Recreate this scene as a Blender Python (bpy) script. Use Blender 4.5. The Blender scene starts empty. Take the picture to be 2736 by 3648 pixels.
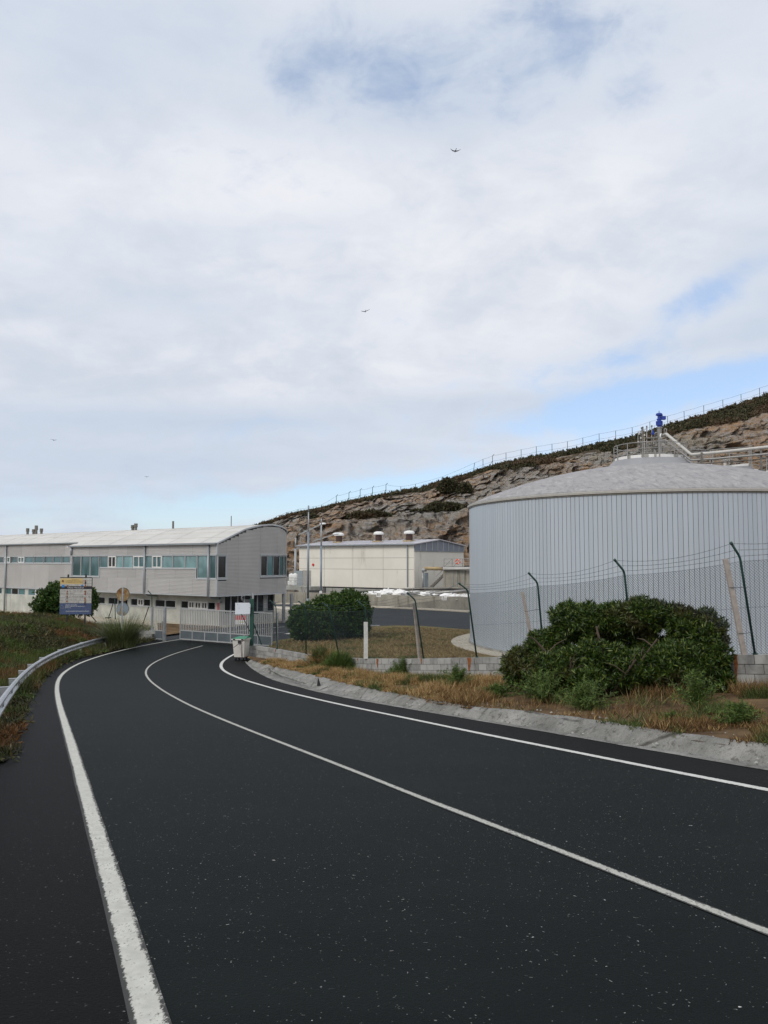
import bpy, math, random
import numpy as np
from mathutils import Vector, Matrix, noise

random.seed(7)
RNG = np.random.default_rng(7)
SC = bpy.context.scene
COL = SC.collection
PI = math.pi

# ------------------------------------------------------------------ camera
F = 2800.0
PITCH = math.atan(176 / F)
cam_d = bpy.data.cameras.new('camera')
cam = bpy.data.objects.new('camera', cam_d)
COL.objects.link(cam)
cam_d.sensor_fit = 'VERTICAL'
cam_d.sensor_height = 36.0
cam_d.lens = 36.0 * F / 3648
cam_d.clip_start = 0.1
cam_d.clip_end = 6000
cam.location = (0, 0, 1.6)
cam.rotation_euler = (PI / 2 + PITCH, 0, 0)
SC.camera = cam
SC.view_settings.view_transform = 'Standard'
SC.view_settings.look = 'None'
SC.view_settings.exposure = 0.0
SC.view_settings.gamma = 1.0
SC.view_settings.use_curve_mapping = False

# ------------------------------------------------------------------ world
SUN_EL, SUN_AZ = math.radians(40), math.radians(-138)   # azimuth clockwise from +Y
world = bpy.data.worlds.new('World')
SC.world = world
world.use_nodes = True
wt = world.node_tree
wt.nodes.clear()


def wm(op, a, b=None, c=None, clamp=False):
    n = wt.nodes.new('ShaderNodeMath')
    n.operation = op
    n.use_clamp = clamp
    for i, v in enumerate((a, b, c)):
        if v is None:
            continue
        if isinstance(v, (int, float)):
            n.inputs[i].default_value = v
        else:
            wt.links.new(v, n.inputs[i])
    return n.outputs[0]


def wmix(f, a, b):
    n = wt.nodes.new('ShaderNodeMix')
    n.data_type = 'RGBA'
    if isinstance(f, (int, float)):
        n.inputs[0].default_value = f
    else:
        wt.links.new(f, n.inputs[0])
    for i, v in ((6, a), (7, b)):
        if isinstance(v, tuple):
            n.inputs[i].default_value = (*v, 1)
        else:
            wt.links.new(v, n.inputs[i])
    return n.outputs[2]


def wnoise(vec, scale, detail, rough=0.5, dist=0.0):
    n = wt.nodes.new('ShaderNodeTexNoise')
    n.inputs['Scale'].default_value = scale
    n.inputs['Detail'].default_value = detail
    n.inputs['Roughness'].default_value = rough
    n.inputs['Distortion'].default_value = dist
    wt.links.new(vec, n.inputs['Vector'])
    return n.outputs[0]


def wmap(vec, sc, loc=(0, 0, 0), rot=(0, 0, 0)):
    n = wt.nodes.new('ShaderNodeMapping')
    n.inputs['Scale'].default_value = sc
    n.inputs['Location'].default_value = loc
    n.inputs['Rotation'].default_value = rot
    wt.links.new(vec, n.inputs['Vector'])
    return n.outputs[0]


tc = wt.nodes.new('ShaderNodeTexCoord')
sep = wt.nodes.new('ShaderNodeSeparateXYZ')
wt.links.new(tc.outputs['Generated'], sep.inputs[0])
dx, dy, dz = sep.outputs
zc = wm('ADD', wm('MAXIMUM', dz, 0.0), 0.16)
comb = wt.nodes.new('ShaderNodeCombineXYZ')
wt.links.new(wm('DIVIDE', dx, zc), comb.inputs[0])
wt.links.new(wm('DIVIDE', dy, zc), comb.inputs[1])
flat = comb.outputs[0]                                   # cloud deck seen from below
az = wm('ARCTAN2', dx, dy)
el = wm('ARCSINE', dz)
n_big = wnoise(wmap(flat, (0.55, 0.75, 1), (3.1, 1.7, 0)), 1.0, 7, 0.50, 0.35)
n_mid = wnoise(wmap(flat, (1.6, 2.4, 1), (0.3, 5.7, 0)), 1.0, 8, 0.55, 0.5)
n_fine = wnoise(wmap(flat, (5.0, 7.5, 1), (9.3, 2.7, 0)), 1.0, 6, 0.55, 0.3)


def gap(u, v, su, sv, amp, tilt=0.0):
    a0 = math.atan((u - 1368) / F)
    e0 = math.atan((1824 - v) / F) + PITCH
    da = wm('SUBTRACT', az, a0)
    de = wm('SUBTRACT', wm('SUBTRACT', el, e0), wm('MULTIPLY', da, tilt))
    g = wm('ADD', wm('POWER', wm('ABSOLUTE', wm('DIVIDE', da, su / F)), 2.0),
           wm('POWER', wm('ABSOLUTE', wm('DIVIDE', de, sv / F)), 2.0))
    return wm('MULTIPLY', wm('EXPONENT', wm('MULTIPLY', g, -1.0)), amp)


gaps = None
for g in ((2360, 1440, 560, 62, 1.75, 0.17), (1200, 1765, 620, 55, 1.35, 0.14), (2570, 1090, 200, 70, 0.75, 0.35), (1450, 1500, 900, 60, 0.30, 0.1),
          (1540, 390, 330, 110, 0.74, -0.12), (1030, 310, 160, 90, 0.42, 0.2), (1960, 30, 240, 90, 0.62, 0.1),
          (2060, 190, 260, 100, 0.42, 0.3), (2260, 430, 260, 60, 0.45, 0.0), (1250, 180, 420, 180, 0.25, 0.0), (1800, 1370, 420, 60, 0.50, 0.1),
          (650, 1110, 420, 40, 0.36, 0.02), (350, 1830, 900, 110, 0.95, 0.0), (2250, 1590, 800, 130, 0.80, 0.2),
          (2400, 1200, 330, 70, 0.42, 0.45), (1400, 170, 700, 160, 0.25, 0.0)):
    o = gap(*g)
    gaps = o if gaps is None else wm('ADD', gaps, o)
dirn = tc.outputs['Generated']
n_d1 = wnoise(wmap(dirn, (5.0, 5.0, 9.0), (1.3, 4.4, 0.2)), 1.0, 9, 0.58, 0.6)
n_d2 = wnoise(wmap(dirn, (16.0, 16.0, 26.0), (7.3, 1.4, 3.2)), 1.0, 8, 0.6, 0.4)
blue = wm('ADD', gaps, wm('MULTIPLY', wm('SUBTRACT', n_d1, 0.5), 1.9))
blue = wm('ADD', blue, wm('MULTIPLY', wm('SUBTRACT', n_d2, 0.5), 1.5))
blue = wm('ADD', blue, wm('MULTIPLY', wm('SUBTRACT', n_mid, 0.5), 0.5))
mr = wt.nodes.new('ShaderNodeMapRange')
mr.interpolation_type = 'SMOOTHSTEP'
wt.links.new(blue, mr.inputs[0])
mr.inputs[1].default_value = 0.25
mr.inputs[2].default_value = 1.40
mr.inputs[3].default_value = 0.0
mr.inputs[4].default_value = 0.92
bluef = mr.outputs[0]
sky = wt.nodes.new('ShaderNodeTexSky')
sky.sky_type = 'NISHITA'
sky.sun_disc = False
sky.sun_elevation = SUN_EL
sky.sun_rotation = SUN_AZ
sky.air_density = 1.0
sky.dust_density = 0.6
sky.ozone_density = 1.6
skm = wt.nodes.new('ShaderNodeMix')
skm.data_type = 'RGBA'
skm.blend_type = 'MULTIPLY'
skm.inputs[0].default_value = 1.0
wt.links.new(sky.outputs[0], skm.inputs[6])
skm.inputs[7].default_value = (1.30, 1.42, 1.62, 1)
cl_f = wt.nodes.new('ShaderNodeMapRange')
cl_f.interpolation_type = 'SMOOTHSTEP'
wt.links.new(wm('ADD', wm('ADD', wm('MULTIPLY', n_big, 0.38), wm('MULTIPLY', n_mid, 0.24)), wm('ADD', wm('MULTIPLY', n_d1, 0.24), wm('MULTIPLY', n_d2, 0.14))), cl_f.inputs[0])
cl_f.inputs[1].default_value = 0.37
cl_f.inputs[2].default_value = 0.57
cloud = wmix(cl_f.outputs[0], (6.3, 6.85, 7.85), (9.0, 9.05, 9.4))
veil = None
for g in ((1300, 0, 2200, 330, 0.50, 0.0), (-100, 300, 600, 800, 0.40, 0.0), (600, 1500, 900, 60, 0.5, 0.03), (900, 850, 700, 70, 0.35, 0.1), (300, 1750, 1500, 230, 0.95, 0.05), (2836, 800, 400, 600, 0.40, 0.0), (700, 1120, 700, 120, 0.45, 0.0),
          (1500, 330, 900, 170, 0.6, 0.0), (2500, 1300, 900, 260, 0.55, 0.2)):
    o = gap(*g)
    veil = o if veil is None else wm('ADD', veil, o)
n_s = wnoise(wmap(dirn, (2.2, 2.2, 15.0), (2.2, 8.1, 0.7)), 1.0, 7, 0.55, 0.4)
veil = wm('MULTIPLY', veil, wm('ADD', wm('MULTIPLY', n_d1, 1.0), wm('MULTIPLY', n_s, 0.9)), None, True)
cloud = wmix(veil, cloud, (5.6, 6.45, 7.75))
skycol = wmix(bluef, cloud, wmix(0.38, skm.outputs[2], (6.2, 7.5, 9.2)))
bg = wt.nodes.new('ShaderNodeBackground')
bg.inputs[1].default_value = 0.1
wt.links.new(skycol, bg.inputs[0])
wo = wt.nodes.new('ShaderNodeOutputWorld')
wt.links.new(bg.outputs[0], wo.inputs[0])

# ------------------------------------------------------------------ sun behind thin cloud
sun_d = bpy.data.lights.new('sun', 'SUN')
sun_d.energy = 1.5
sun_d.angle = math.radians(22)
sun_d.color = (1.0, 0.95, 0.88)
sun = bpy.data.objects.new('sun', sun_d)
COL.objects.link(sun)
sv = Vector((math.sin(SUN_AZ) * math.cos(SUN_EL), math.cos(SUN_AZ) * math.cos(SUN_EL), math.sin(SUN_EL)))
sun.rotation_euler = sv.to_track_quat('Z', 'Y').to_euler()
sun.location = (0, 0, 60)

# ------------------------------------------------------------------ survey helpers
CT, ST = math.cos(PITCH), math.sin(PITCH)


def ray(u, v):
    x = (u - 1368) / F
    y = -(v - 1824) / F
    return (x, CT - y * ST, ST + y * CT)


def at(u, v, Y):
    d = ray(u, v)
    t = Y / d[1]
    return Vector((d[0] * t, Y, 1.6 + d[2] * t))


KN = np.array([-60, -10, 0, 4, 8, 12, 16, 20, 25, 30, 35, 40, 45, 50, 200.0])
KZ = np.array([6.3, 1.05, 0.0, -.43, -.84, -1.2, -1.58, -1.99, -2.46, -2.86, -3.15, -3.3, -3.37, -3.39, -3.39])
_yy = np.linspace(-60, 200, 2601)
_zz = np.interp(_yy, KN, KZ)
_k = np.exp(-0.5 * (np.arange(-30, 31) / 12.0) ** 2)
_k /= _k.sum()
_zs = np.convolve(np.pad(_zz, 30, mode='edge'), _k, 'valid')
_zs -= np.interp(0, _yy, _zs) * np.clip(1 - np.abs(_yy) / 10, 0, 1)


def rz(Y):
    return float(np.interp(Y, _yy, _zs))


def gz(u, v, off=0.0):
    d = ray(u, v)
    t = 0.5
    while t < 90:
        if 1.6 + d[2] * t <= rz(d[1] * t) + off:
            break
        t += 0.01
    return Vector((d[0] * t, d[1] * t, 1.6 + d[2] * t))


def pz(u, v, z):
    d = ray(u, v)
    t = (z - 1.6) / d[2]
    return Vector((d[0] * t, d[1] * t, z))


YARD = -3.40
DEG = math.radians(-37.24)                                # direction of the long facades


# ------------------------------------------------------------------ mesh helpers
class MB:
    def __init__(s):
        s.v, s.f = [], []

    def add(s, vs, fs):
        n = len(s.v)
        s.v += [tuple(p) for p in vs]
        s.f += [tuple(i + n for i in f) for f in fs]
        return s

    def box(s, x0, x1, y0, y1, z0, z1):
        return s.add([(x0, y0, z0), (x1, y0, z0), (x1, y1, z0), (x0, y1, z0),
                      (x0, y0, z1), (x1, y0, z1), (x1, y1, z1), (x0, y1, z1)],
                     [(0, 3, 2, 1), (4, 5, 6, 7), (0, 1, 5, 4), (1, 2, 6, 5), (2, 3, 7, 6), (3, 0, 4, 7)])

    def tube(s, pts, r, n=6, cap=True):
        pts = [Vector(p) for p in pts]
        rs = r if isinstance(r, (list, tuple)) else [r] * len(pts)
        rings = []
        up = None
        for i, p in enumerate(pts):
            a = pts[max(i - 1, 0)]
            b = pts[min(i + 1, len(pts) - 1)]
            d = (b - a)
            if d.length < 1e-9:
                d = Vector((0, 0, 1))
            d.normalize()
            if up is None or abs(up.dot(d)) > 0.99:
                up = Vector((0, 0, 1)) if abs(d.z) < 0.9 else Vector((1, 0, 0))
            e1 = d.cross(up).normalized()
            e2 = e1.cross(d).normalized()
            up = e2
            rings.append([p + (e1 * math.cos(2 * PI * k / n) + e2 * math.sin(2 * PI * k / n)) * rs[i] for k in range(n)])
        vs = [q for rg in rings for q in rg]
        fs = []
        for i in range(len(pts) - 1):
            for k in range(n):
                a, b = i * n + k, i * n + (k + 1) % n
                fs.append((a, a + n, b + n, b))
        if cap:
            fs.append(tuple(range(n)))
            fs.append(tuple(reversed(range((len(pts) - 1) * n, len(pts) * n))))
        return s.add(vs, fs)

    def bar(s, a, b, w, h=None, up=(0, 0, 1)):
        a, b = Vector(a), Vector(b)
        h = h or w
        d = (b - a).normalized()
        u = Vector(up)
        if abs(d.dot(u)) > 0.98:
            u = Vector((1, 0, 0))
        e1 = d.cross(u).normalized() * w / 2
        e2 = e1.cross(d).normalized() * h / 2
        vs = [a - e1 - e2, a + e1 - e2, a + e1 + e2, a - e1 + e2, b - e1 - e2, b + e1 - e2, b + e1 + e2, b - e1 + e2]
        return s.add(vs, [(0, 1, 2, 3), (7, 6, 5, 4), (0, 4, 5, 1), (1, 5, 6, 2), (2, 6, 7, 3), (3, 7, 4, 0)])

    def lathe(s, prof, n=24, c=(0, 0, 0)):
        vs = []
        for r, z in prof:
            for k in range(n):
                a = 2 * PI * k / n
                vs.append((c[0] + r * math.cos(a), c[1] + r * math.sin(a), c[2] + z))
        fs = []
        for i in range(len(prof) - 1):
            for k in range(n):
                a, b = i * n + k, i * n + (k + 1) % n
                fs.append((a, b, b + n, a + n))
        return s.add(vs, fs)

    def grid(s, rows):
        m = len(rows[0])
        vs = [p for r in rows for p in r]
        fs = [(i * m + j, i * m + j + 1, (i + 1) * m + j + 1, (i + 1) * m + j) for i in range(len(rows) - 1) for j in range(m - 1)]
        return s.add(vs, fs)

    def mesh(s, name, smooth=False):
        me = bpy.data.meshes.new(name)
        me.from_pydata(s.v, [], s.f)
        if smooth:
            me.polygons.foreach_set('use_smooth', [True] * len(me.polygons))
        me.update()
        return me


def tag(o, label=None, cat=None, group=None, kind=None):
    if label: o['label'] = label
    if cat: o['category'] = cat
    if group: o['group'] = group
    if kind: o['kind'] = kind
    return o


def obj(name, me, m, parent=None, loc=None, rot=None, smooth=False):
    if isinstance(me, MB):
        me = me.mesh(name, smooth)
    if m and not me.materials:
        me.materials.append(m)
    o = bpy.data.objects.new(name, me)
    COL.objects.link(o)
    if parent: o.parent = parent
    if loc is not None: o.location = loc
    if rot is not None: o.rotation_euler = rot
    return o


def empty(name, loc, rotz=0, label=None, cat=None, group=None):
    o = bpy.data.objects.new(name, None)
    o.empty_display_size = 0.3
    COL.objects.link(o)
    o.location = loc
    o.rotation_euler = (0, 0, rotz)
    return tag(o, label, cat, group)


def copy_tree(o, parent=None):
    c = o.copy()
    COL.objects.link(c)
    c.parent = parent
    for ch in list(o.children):
        copy_tree(ch, c)
    return c


def fast_mesh(name, V, Fq, m, smooth=False):
    """V (n,3) array, Fq (k,3|4) int array"""
    me = bpy.data.meshes.new(name)
    k = Fq.shape[1]
    me.vertices.add(len(V))
    me.vertices.foreach_set('co', np.ascontiguousarray(V, dtype=np.float32).ravel())
    me.loops.add(Fq.size)
    me.loops.foreach_set('vertex_index', np.ascontiguousarray(Fq, dtype=np.int32).ravel())
    me.polygons.add(len(Fq))
    me.polygons.foreach_set('loop_start', np.arange(0, Fq.size, k, dtype=np.int32))
    me.polygons.foreach_set('loop_total', np.full(len(Fq), k, dtype=np.int32))
    me.update(calc_edges=True)
    me.validate()
    if m: me.materials.append(m)
    return me


# ------------------------------------------------------------------ materials
class NT:
    def __init__(s, name):
        s.m = bpy.data.materials.new(name)
        s.m.use_nodes = True
        s.t = s.m.node_tree
        s.b = s.t.nodes['Principled BSDF']
        s.tc = s.t.nodes.new('ShaderNodeTexCoord')
        s.geo = s.t.nodes.new('ShaderNodeNewGeometry')

    def lk(s, a, b):
        s.t.links.new(a, b)

    def vec(s, sc=(1, 1, 1), src='Object', rot=(0, 0, 0), loc=(0, 0, 0)):
        n = s.t.nodes.new('ShaderNodeMapping')
        n.inputs['Scale'].default_value = sc if isinstance(sc, tuple) else (sc, sc, sc)
        n.inputs['Rotation'].default_value = rot
        n.inputs['Location'].default_value = loc
        s.lk(s.geo.outputs['Position'] if src == 'World' else s.tc.outputs[src], n.inputs['Vector'])
        return n.outputs[0]

    def noise(s, vec, scale=1, detail=4, rough=0.5, dist=0):
        n = s.t.nodes.new('ShaderNodeTexNoise')
        n.inputs['Scale'].default_value = scale
        n.inputs['Detail'].default_value = detail
        n.inputs['Roughness'].default_value = rough
        n.inputs['Distortion'].default_value = dist
        s.lk(vec, n.inputs['Vector'])
        return n.outputs[0]

    def vor(s, vec, scale=1, feature='F1', out='Distance', rnd=1.0):
        n = s.t.nodes.new('ShaderNodeTexVoronoi')
        n.feature = feature
        n.inputs['Scale'].default_value = scale
        n.inputs['Randomness'].default_value = rnd
        s.lk(vec, n.inputs['Vector'])
        return n.outputs[out]

    def wave(s, vec, scale, dist=0, detail=2, typ='BANDS', direction='X'):
        n = s.t.nodes.new('ShaderNodeTexWave')
        n.wave_type = typ
        n.bands_direction = direction
        n.inputs['Scale'].default_value = scale
        n.inputs['Distortion'].default_value = dist
        n.inputs['Detail'].default_value = detail
        s.lk(vec, n.inputs['Vector'])
        return n.outputs[1]

    def math(s, op, a, b=None, clamp=False):
        n = s.t.nodes.new('ShaderNodeMath')
        n.operation = op
        n.use_clamp = clamp
        for i, v in enumerate((a, b)):
            if v is None: continue
            if isinstance(v, (int, float)):
                n.inputs[i].default_value = v
            else:
                s.lk(v, n.inputs[i])
        return n.outputs[0]

    def mr(s, f, a, b, c=0.0, d=1.0, smooth=True):
        n = s.t.nodes.new('ShaderNodeMapRange')
        if smooth: n.interpolation_type = 'SMOOTHSTEP'
        s.lk(f, n.inputs[0])
        for i, v in enumerate((a, b, c, d)):
            n.inputs[i + 1].default_value = v
        return n.outputs[0]

    def ramp(s, f, stops):
        n = s.t.nodes.new('ShaderNodeValToRGB')
        e = n.color_ramp.elements
        while len(e) < len(stops): e.new(0.5)
        for i, (p, c) in enumerate(stops):
            e[i].position = p
            e[i].color = (*c, 1)
        s.lk(f, n.inputs[0])
        return n.outputs[0]

    def mix(s, f, a, b, blend='MIX'):
        n = s.t.nodes.new('ShaderNodeMix')
        n.data_type = 'RGBA'
        n.blend_type = blend
        if isinstance(f, (int, float)): n.inputs[0].default_value = f
        else: s.lk(f, n.inputs[0])
        for i, v in ((6, a), (7, b)):
            if isinstance(v, tuple): n.inputs[i].default_value = (*v, 1)
            else: s.lk(v, n.inputs[i])
        return n.outputs[2]

    def sep(s, vec):
        n = s.t.nodes.new('ShaderNodeSeparateXYZ')
        s.lk(vec, n.inputs[0])
        return n.outputs

    def bump(s, h, strength=0.3, dist=0.02):
        n = s.t.nodes.new('ShaderNodeBump')
        n.inputs['Strength'].default_value = strength
        n.inputs['Distance'].default_value = dist
        s.lk(h, n.inputs['Height'])
        s.lk(n.outputs[0], s.b.inputs['Normal'])

    def out(s, col, rough=0.6, metal=0.0, spec=0.5):
        if isinstance(col, tuple): s.b.inputs['Base Color'].default_value = (*col, 1)
        else: s.lk(col, s.b.inputs['Base Color'])
        if isinstance(rough, (int, float)): s.b.inputs['Roughness'].default_value = rough
        else: s.lk(rough, s.b.inputs['Roughness'])
        s.b.inputs['Metallic'].default_value = metal
        s.b.inputs['Specular IOR Level'].default_value = spec
        return s.m


def paint(name, c, rough=0.5, metal=0.0, var=0.12, scale=2.0, bump=0.0, dirt=None, src='Object', isl=0.0):
    """plain surface with mottling; dirt=(colour, amount)"""
    n = NT(name)
    f = n.noise(n.vec(scale, src), 1, 6, 0.6)
    lo = tuple(x * (1 - var) for x in c)
    hi = tuple(min(1, x * (1 + var)) for x in c)
    col = n.ramp(f, [(0.3, lo), (0.7, hi)])
    if dirt:
        g = n.noise(n.vec((scale * 2.5, scale * 2.5, scale * 0.5), src), 1, 6, 0.65)
        col = n.mix(n.mr(g, 0.62 - dirt[1] * 0.3, 0.8), col, dirt[0])
    if isl:
        oi = n.t.nodes.new('ShaderNodeObjectInfo')
        k = n.mr(oi.outputs['Random'], 0, 1, 1 - isl, 1 + isl, False)
        cc = n.t.nodes.new('ShaderNodeCombineColor')
        for i in range(3): n.lk(k, cc.inputs[i])
        col = n.mix(1.0, col, cc.outputs[0], 'MULTIPLY')
    if bump:
        n.bump(n.noise(n.vec(scale * 8, src), 1, 4, 0.6), bump, 0.01)
    return n.out(col, rough, metal)


def asphalt_mat(name, base, speck=0.5):
    n = NT(name)
    w = n.vec(1.0, 'World')
    big = n.noise(w, 0.25, 4, 0.5)
    mid = n.noise(w, 1.6, 5, 0.6)
    col = n.ramp(n.math('ADD', n.math('MULTIPLY', big, 0.55), n.math('MULTIPLY', mid, 0.45)),
                 [(0.36, tuple(x * 0.78 for x in base)), (0.64, tuple(x * 1.28 for x in base))])
    fine = n.noise(w, 95, 3, 0.7)
    col = n.mix(n.mr(fine, 0.45, 0.75, 0, 0.6), col, tuple(x * 2.0 for x in base))
    col = n.mix(n.mr(fine, 0.5, 0.28, 0, 0.6), col, tuple(x * 0.4 for x in base))
    # pale stones worn bare in the wearing course
    wj = n.t.nodes.new('ShaderNodeVectorMath')
    wj.operation = 'ADD'
    nj = n.t.nodes.new('ShaderNodeTexNoise')
    nj.inputs['Scale'].default_value = 14
    n.lk(w, nj.inputs['Vector'])
    sc_ = n.t.nodes.new('ShaderNodeVectorMath')
    sc_.operation = 'SCALE'
    sc_.inputs['Scale'].default_value = 0.12
    n.lk(nj.outputs['Color'], sc_.inputs[0])
    n.lk(w, wj.inputs[0])
    n.lk(sc_.outputs[0], wj.inputs[1])
    wjo = wj.outputs[0]
    v = n.vor(wjo, 45, out='Distance')
    for scl_, th, r0, r1, amp in ((48, 0.86, 0.26, 0.12, 0.55), (30, 0.93, 0.17, 0.08, 1.3), (15, 0.965, 0.085, 0.045, 2.2)):
        vd = n.vor(wjo, scl_, out='Distance')
        vc = n.sep(n.vor(wjo, scl_, out='Color'))
        st = n.math('MULTIPLY', n.mr(vd, r0, r1), n.mr(vc[0], th, 1.0, 0.0, amp, False), True)
        col = n.mix(n.math('MULTIPLY', st, speck * 1.8, True), col, (0.55, 0.55, 0.53))
    v3 = n.vor(wjo, 1.3, out='Distance')
    st3 = n.math('MULTIPLY', n.mr(v3, 0.05, 0.02), n.mr(n.noise(w, 60, 2), 0.5, 0.6))
    col = n.mix(n.math('MULTIPLY', st3, 0.4), col, (0.10, 0.095, 0.09))
    # faint polished wheel tracks and patches
    pt_ = n.noise(n.vec((0.25, 0.9, 1), 'World', rot=(0, 0, -0.45)), 1.0, 4, 0.5)
    col = n.mix(n.mr(pt_, 0.5, 0.66, 0, 0.5), col, tuple(x * 1.75 for x in base))
    h = n.math('ADD', n.noise(w, 130, 3, 0.7), n.math('MULTIPLY', v, 0.6))
    n.bump(h, 0.55, 0.006)
    return n.out(col, 0.66, 0, 0.10)


def line_mat(name, wear=0.5, tint=(0.60, 0.60, 0.55)):
    n = NT(name)
    uv = n.sep(n.tc.outputs['UV'])
    w = n.vec(1.0, 'World')
    across = uv[0]
    edge = n.math('ABSOLUTE', n.math('SUBTRACT', across, 0.5))
    g = n.noise(n.vec((55, 26, 1), 'World', rot=(0, 0, 0.35)), 1, 5, 0.75)
    g2 = n.noise(w, 9, 4, 0.6)
    k = n.math('ADD', n.math('MULTIPLY', g, 0.8), n.math('MULTIPLY', g2, 0.35))
    k = n.math('ADD', k, n.math('MULTIPLY', n.mr(edge, 0.25, 0.5), 0.13 + 0.10 * wear))
    lft = n.mr(across, 0.26, 0.04, 0, 0.16 * wear)
    k = n.math('ADD', k, lft)
    f = n.mr(k, 0.70 - 0.09 * wear, 0.84 - 0.09 * wear)
    ptint = n.ramp(g2, [(0.35, tuple(x * 0.86 for x in tint)), (0.65, tuple(min(1, x * 1.1) for x in tint))])
    col = n.mix(f, ptint, (0.045, 0.045, 0.042))
    n.bump(n.noise(w, 90, 3, 0.7), 0.5, 0.005)
    return n.out(col, 0.7, 0, 0.3)


def concrete(name, base, stain=(0.06, 0.055, 0.045), streak=True, src='World', amt=1.0):
    n = NT(name)
    w = n.vec(1.0, src)
    a = n.noise(w, 0.9, 6, 0.62)
    col = n.ramp(a, [(0.3, tuple(x * 0.74 for x in base)), (0.7, tuple(x * 1.18 for x in base))])
    if streak:
        s_ = n.noise(n.vec((2.2, 2.2, 0.22), src), 1, 6, 0.65)
        col = n.mix(n.mr(s_, 0.52, 0.72, 0, 0.75 * amt), col, stain)
    d = n.noise(w, 14, 5, 0.7)
    col = n.mix(n.mr(d, 0.56, 0.75, 0, 0.4 * amt), col, tuple(x * 0.45 for x in base))
    n.bump(n.noise(w, 28, 5, 0.7), 0.4, 0.01)
    return n.out(col, 0.85, 0, 0.3)


def leaf_mat(name, stops, patch=None, rough=0.5, pscale=0.5):
    n = NT(name)
    r = n.geo.outputs['Random Per Island']
    col = n.ramp(r, stops)
    if patch:
        g = n.noise(n.vec(1.0, 'World'), pscale, 4, 0.6)
        for (lo, hi, c2) in patch:
            col = n.mix(n.mr(g, lo, hi, 0, 0.85), col, n.mix(r, c2, tuple(x * 0.55 for x in c2)))
            g = n.noise(n.vec(1.0, 'World', loc=(17.3, 5.1, 2.2)), pscale * 1.7, 4, 0.6)
    return n.out(col, rough, 0, 0.35)


M = {}
M['asphalt'] = asphalt_mat('asphalt', (0.0030, 0.0052, 0.0052), 0.60)
M['shoulder'] = asphalt_mat('darker_shoulder_asphalt', (0.0018, 0.0024, 0.0024), 0.32)
M['yard_asphalt'] = asphalt_mat('yard_asphalt', (0.034, 0.037, 0.041), 0.1)
M['line'] = line_mat('worn_white_paint', 0.85, (0.52, 0.52, 0.47))
M['line2'] = line_mat('thin_white_paint', 1.15, (0.43, 0.43, 0.39))
M['line3'] = line_mat('fresh_white_paint', 0.25, (0.58, 0.58, 0.55))
n = NT('rough_gutter_concrete')
w = n.vec(1, 'World')
a = n.noise(w, 1.1, 7, 0.65)
col = n.ramp(a, [(0.30, (0.17, 0.168, 0.155)), (0.46, (0.25, 0.248, 0.23)), (0.60, (0.33, 0.325, 0.305)), (0.75, (0.42, 0.41, 0.38))])
b = n.noise(w, 7, 6, 0.72)
col = n.mix(n.mr(b, 0.48, 0.36, 0, 0.7), col, (0.085, 0.083, 0.072))
c = n.vor(w, 26)
col = n.mix(n.mr(c, 0.30, 0.05, 0, 0.5), col, (0.11, 0.105, 0.095))
cr = n.vor(n.vec((0.32, 0.32, 0.1), 'World', rot=(0, 0, 0.5)), 1.0, 'DISTANCE_TO_EDGE')
col = n.mix(n.math('MULTIPLY', n.mr(cr, 0.012, 0.003), n.mr(a, 0.42, 0.55)), col, (0.09, 0.088, 0.078))
n.bump(n.math('ADD', n.noise(w, 9, 7, 0.75), n.math('MULTIPLY', c, 0.4)), 1.0, 0.06)
M['gutter'] = n.out(col, 0.9, 0, 0.2)
M['block'] = None
M['pave'] = paint('beige_paving', (0.52, 0.47, 0.38), 0.8, 0, 0.12, 0.9, 0.2, ((0.30, 0.26, 0.2), 0.3), 'World')
M['retain'] = concrete('stained_concrete', (0.33, 0.31, 0.26), (0.09, 0.075, 0.05))
M['conc'] = concrete('grey_concrete', (0.36, 0.36, 0.33), (0.13, 0.12, 0.09))
M['cream'] = concrete('cream_concrete', (0.47, 0.475, 0.43), (0.33, 0.31, 0.25), True, 'World', 0.35)
M['clad'] = paint('silver_corrugated_metal', (0.53, 0.52, 0.505), 0.45, 0.25, 0.06, 0.6, 0, None, 'Object', 0.07)
M['clad_trim'] = paint('silver_trim', (0.50, 0.52, 0.53), 0.45, 0.35, 0.06, 1.0)
M['roof'] = paint('pale_roof_sheet', (0.57, 0.56, 0.525), 0.55, 0.1, 0.06, 0.8, 0, ((0.44, 0.42, 0.38), 0.2), 'Object', 0.05)
M['pipe_grey'] = paint('grey_downpipe', (0.30, 0.33, 0.35), 0.4, 0.4, 0.08, 2)
M['glass_dark'] = None
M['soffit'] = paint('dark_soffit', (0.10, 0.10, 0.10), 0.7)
M['tank'] = None
M['galv'] = paint('galvanised_steel', (0.50, 0.52, 0.54), 0.38, 0.75, 0.18, 5, 0, ((0.22, 0.22, 0.22), 0.25))
M['galv_dull'] = paint('dull_galvanised_steel', (0.36, 0.38, 0.39), 0.55, 0.4, 0.15, 4)
M['gate'] = paint('grey_gate_paint', (0.40, 0.41, 0.41), 0.5, 0.2, 0.1, 4)
M['gate_panel'] = paint('slate_grey_sheet', (0.115, 0.14, 0.155), 0.5, 0.2, 0.15, 2)
M['green_post'] = paint('dark_green_coating', (0.010, 0.045, 0.035), 0.45, 0, 0.3, 9)
M['green_gatepost'] = paint('green_painted_steel', (0.016, 0.075, 0.055), 0.5, 0, 0.3, 6)
M['wire'] = paint('green_coated_wire', (0.02, 0.038, 0.05), 0.5, 0.0, 0.1, 2)
M['black'] = paint('black_paint', (0.012, 0.012, 0.013), 0.5)
M['blue'] = paint('blue_machine_paint', (0.012, 0.045, 0.30), 0.4, 0, 0.25, 4)
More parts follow.
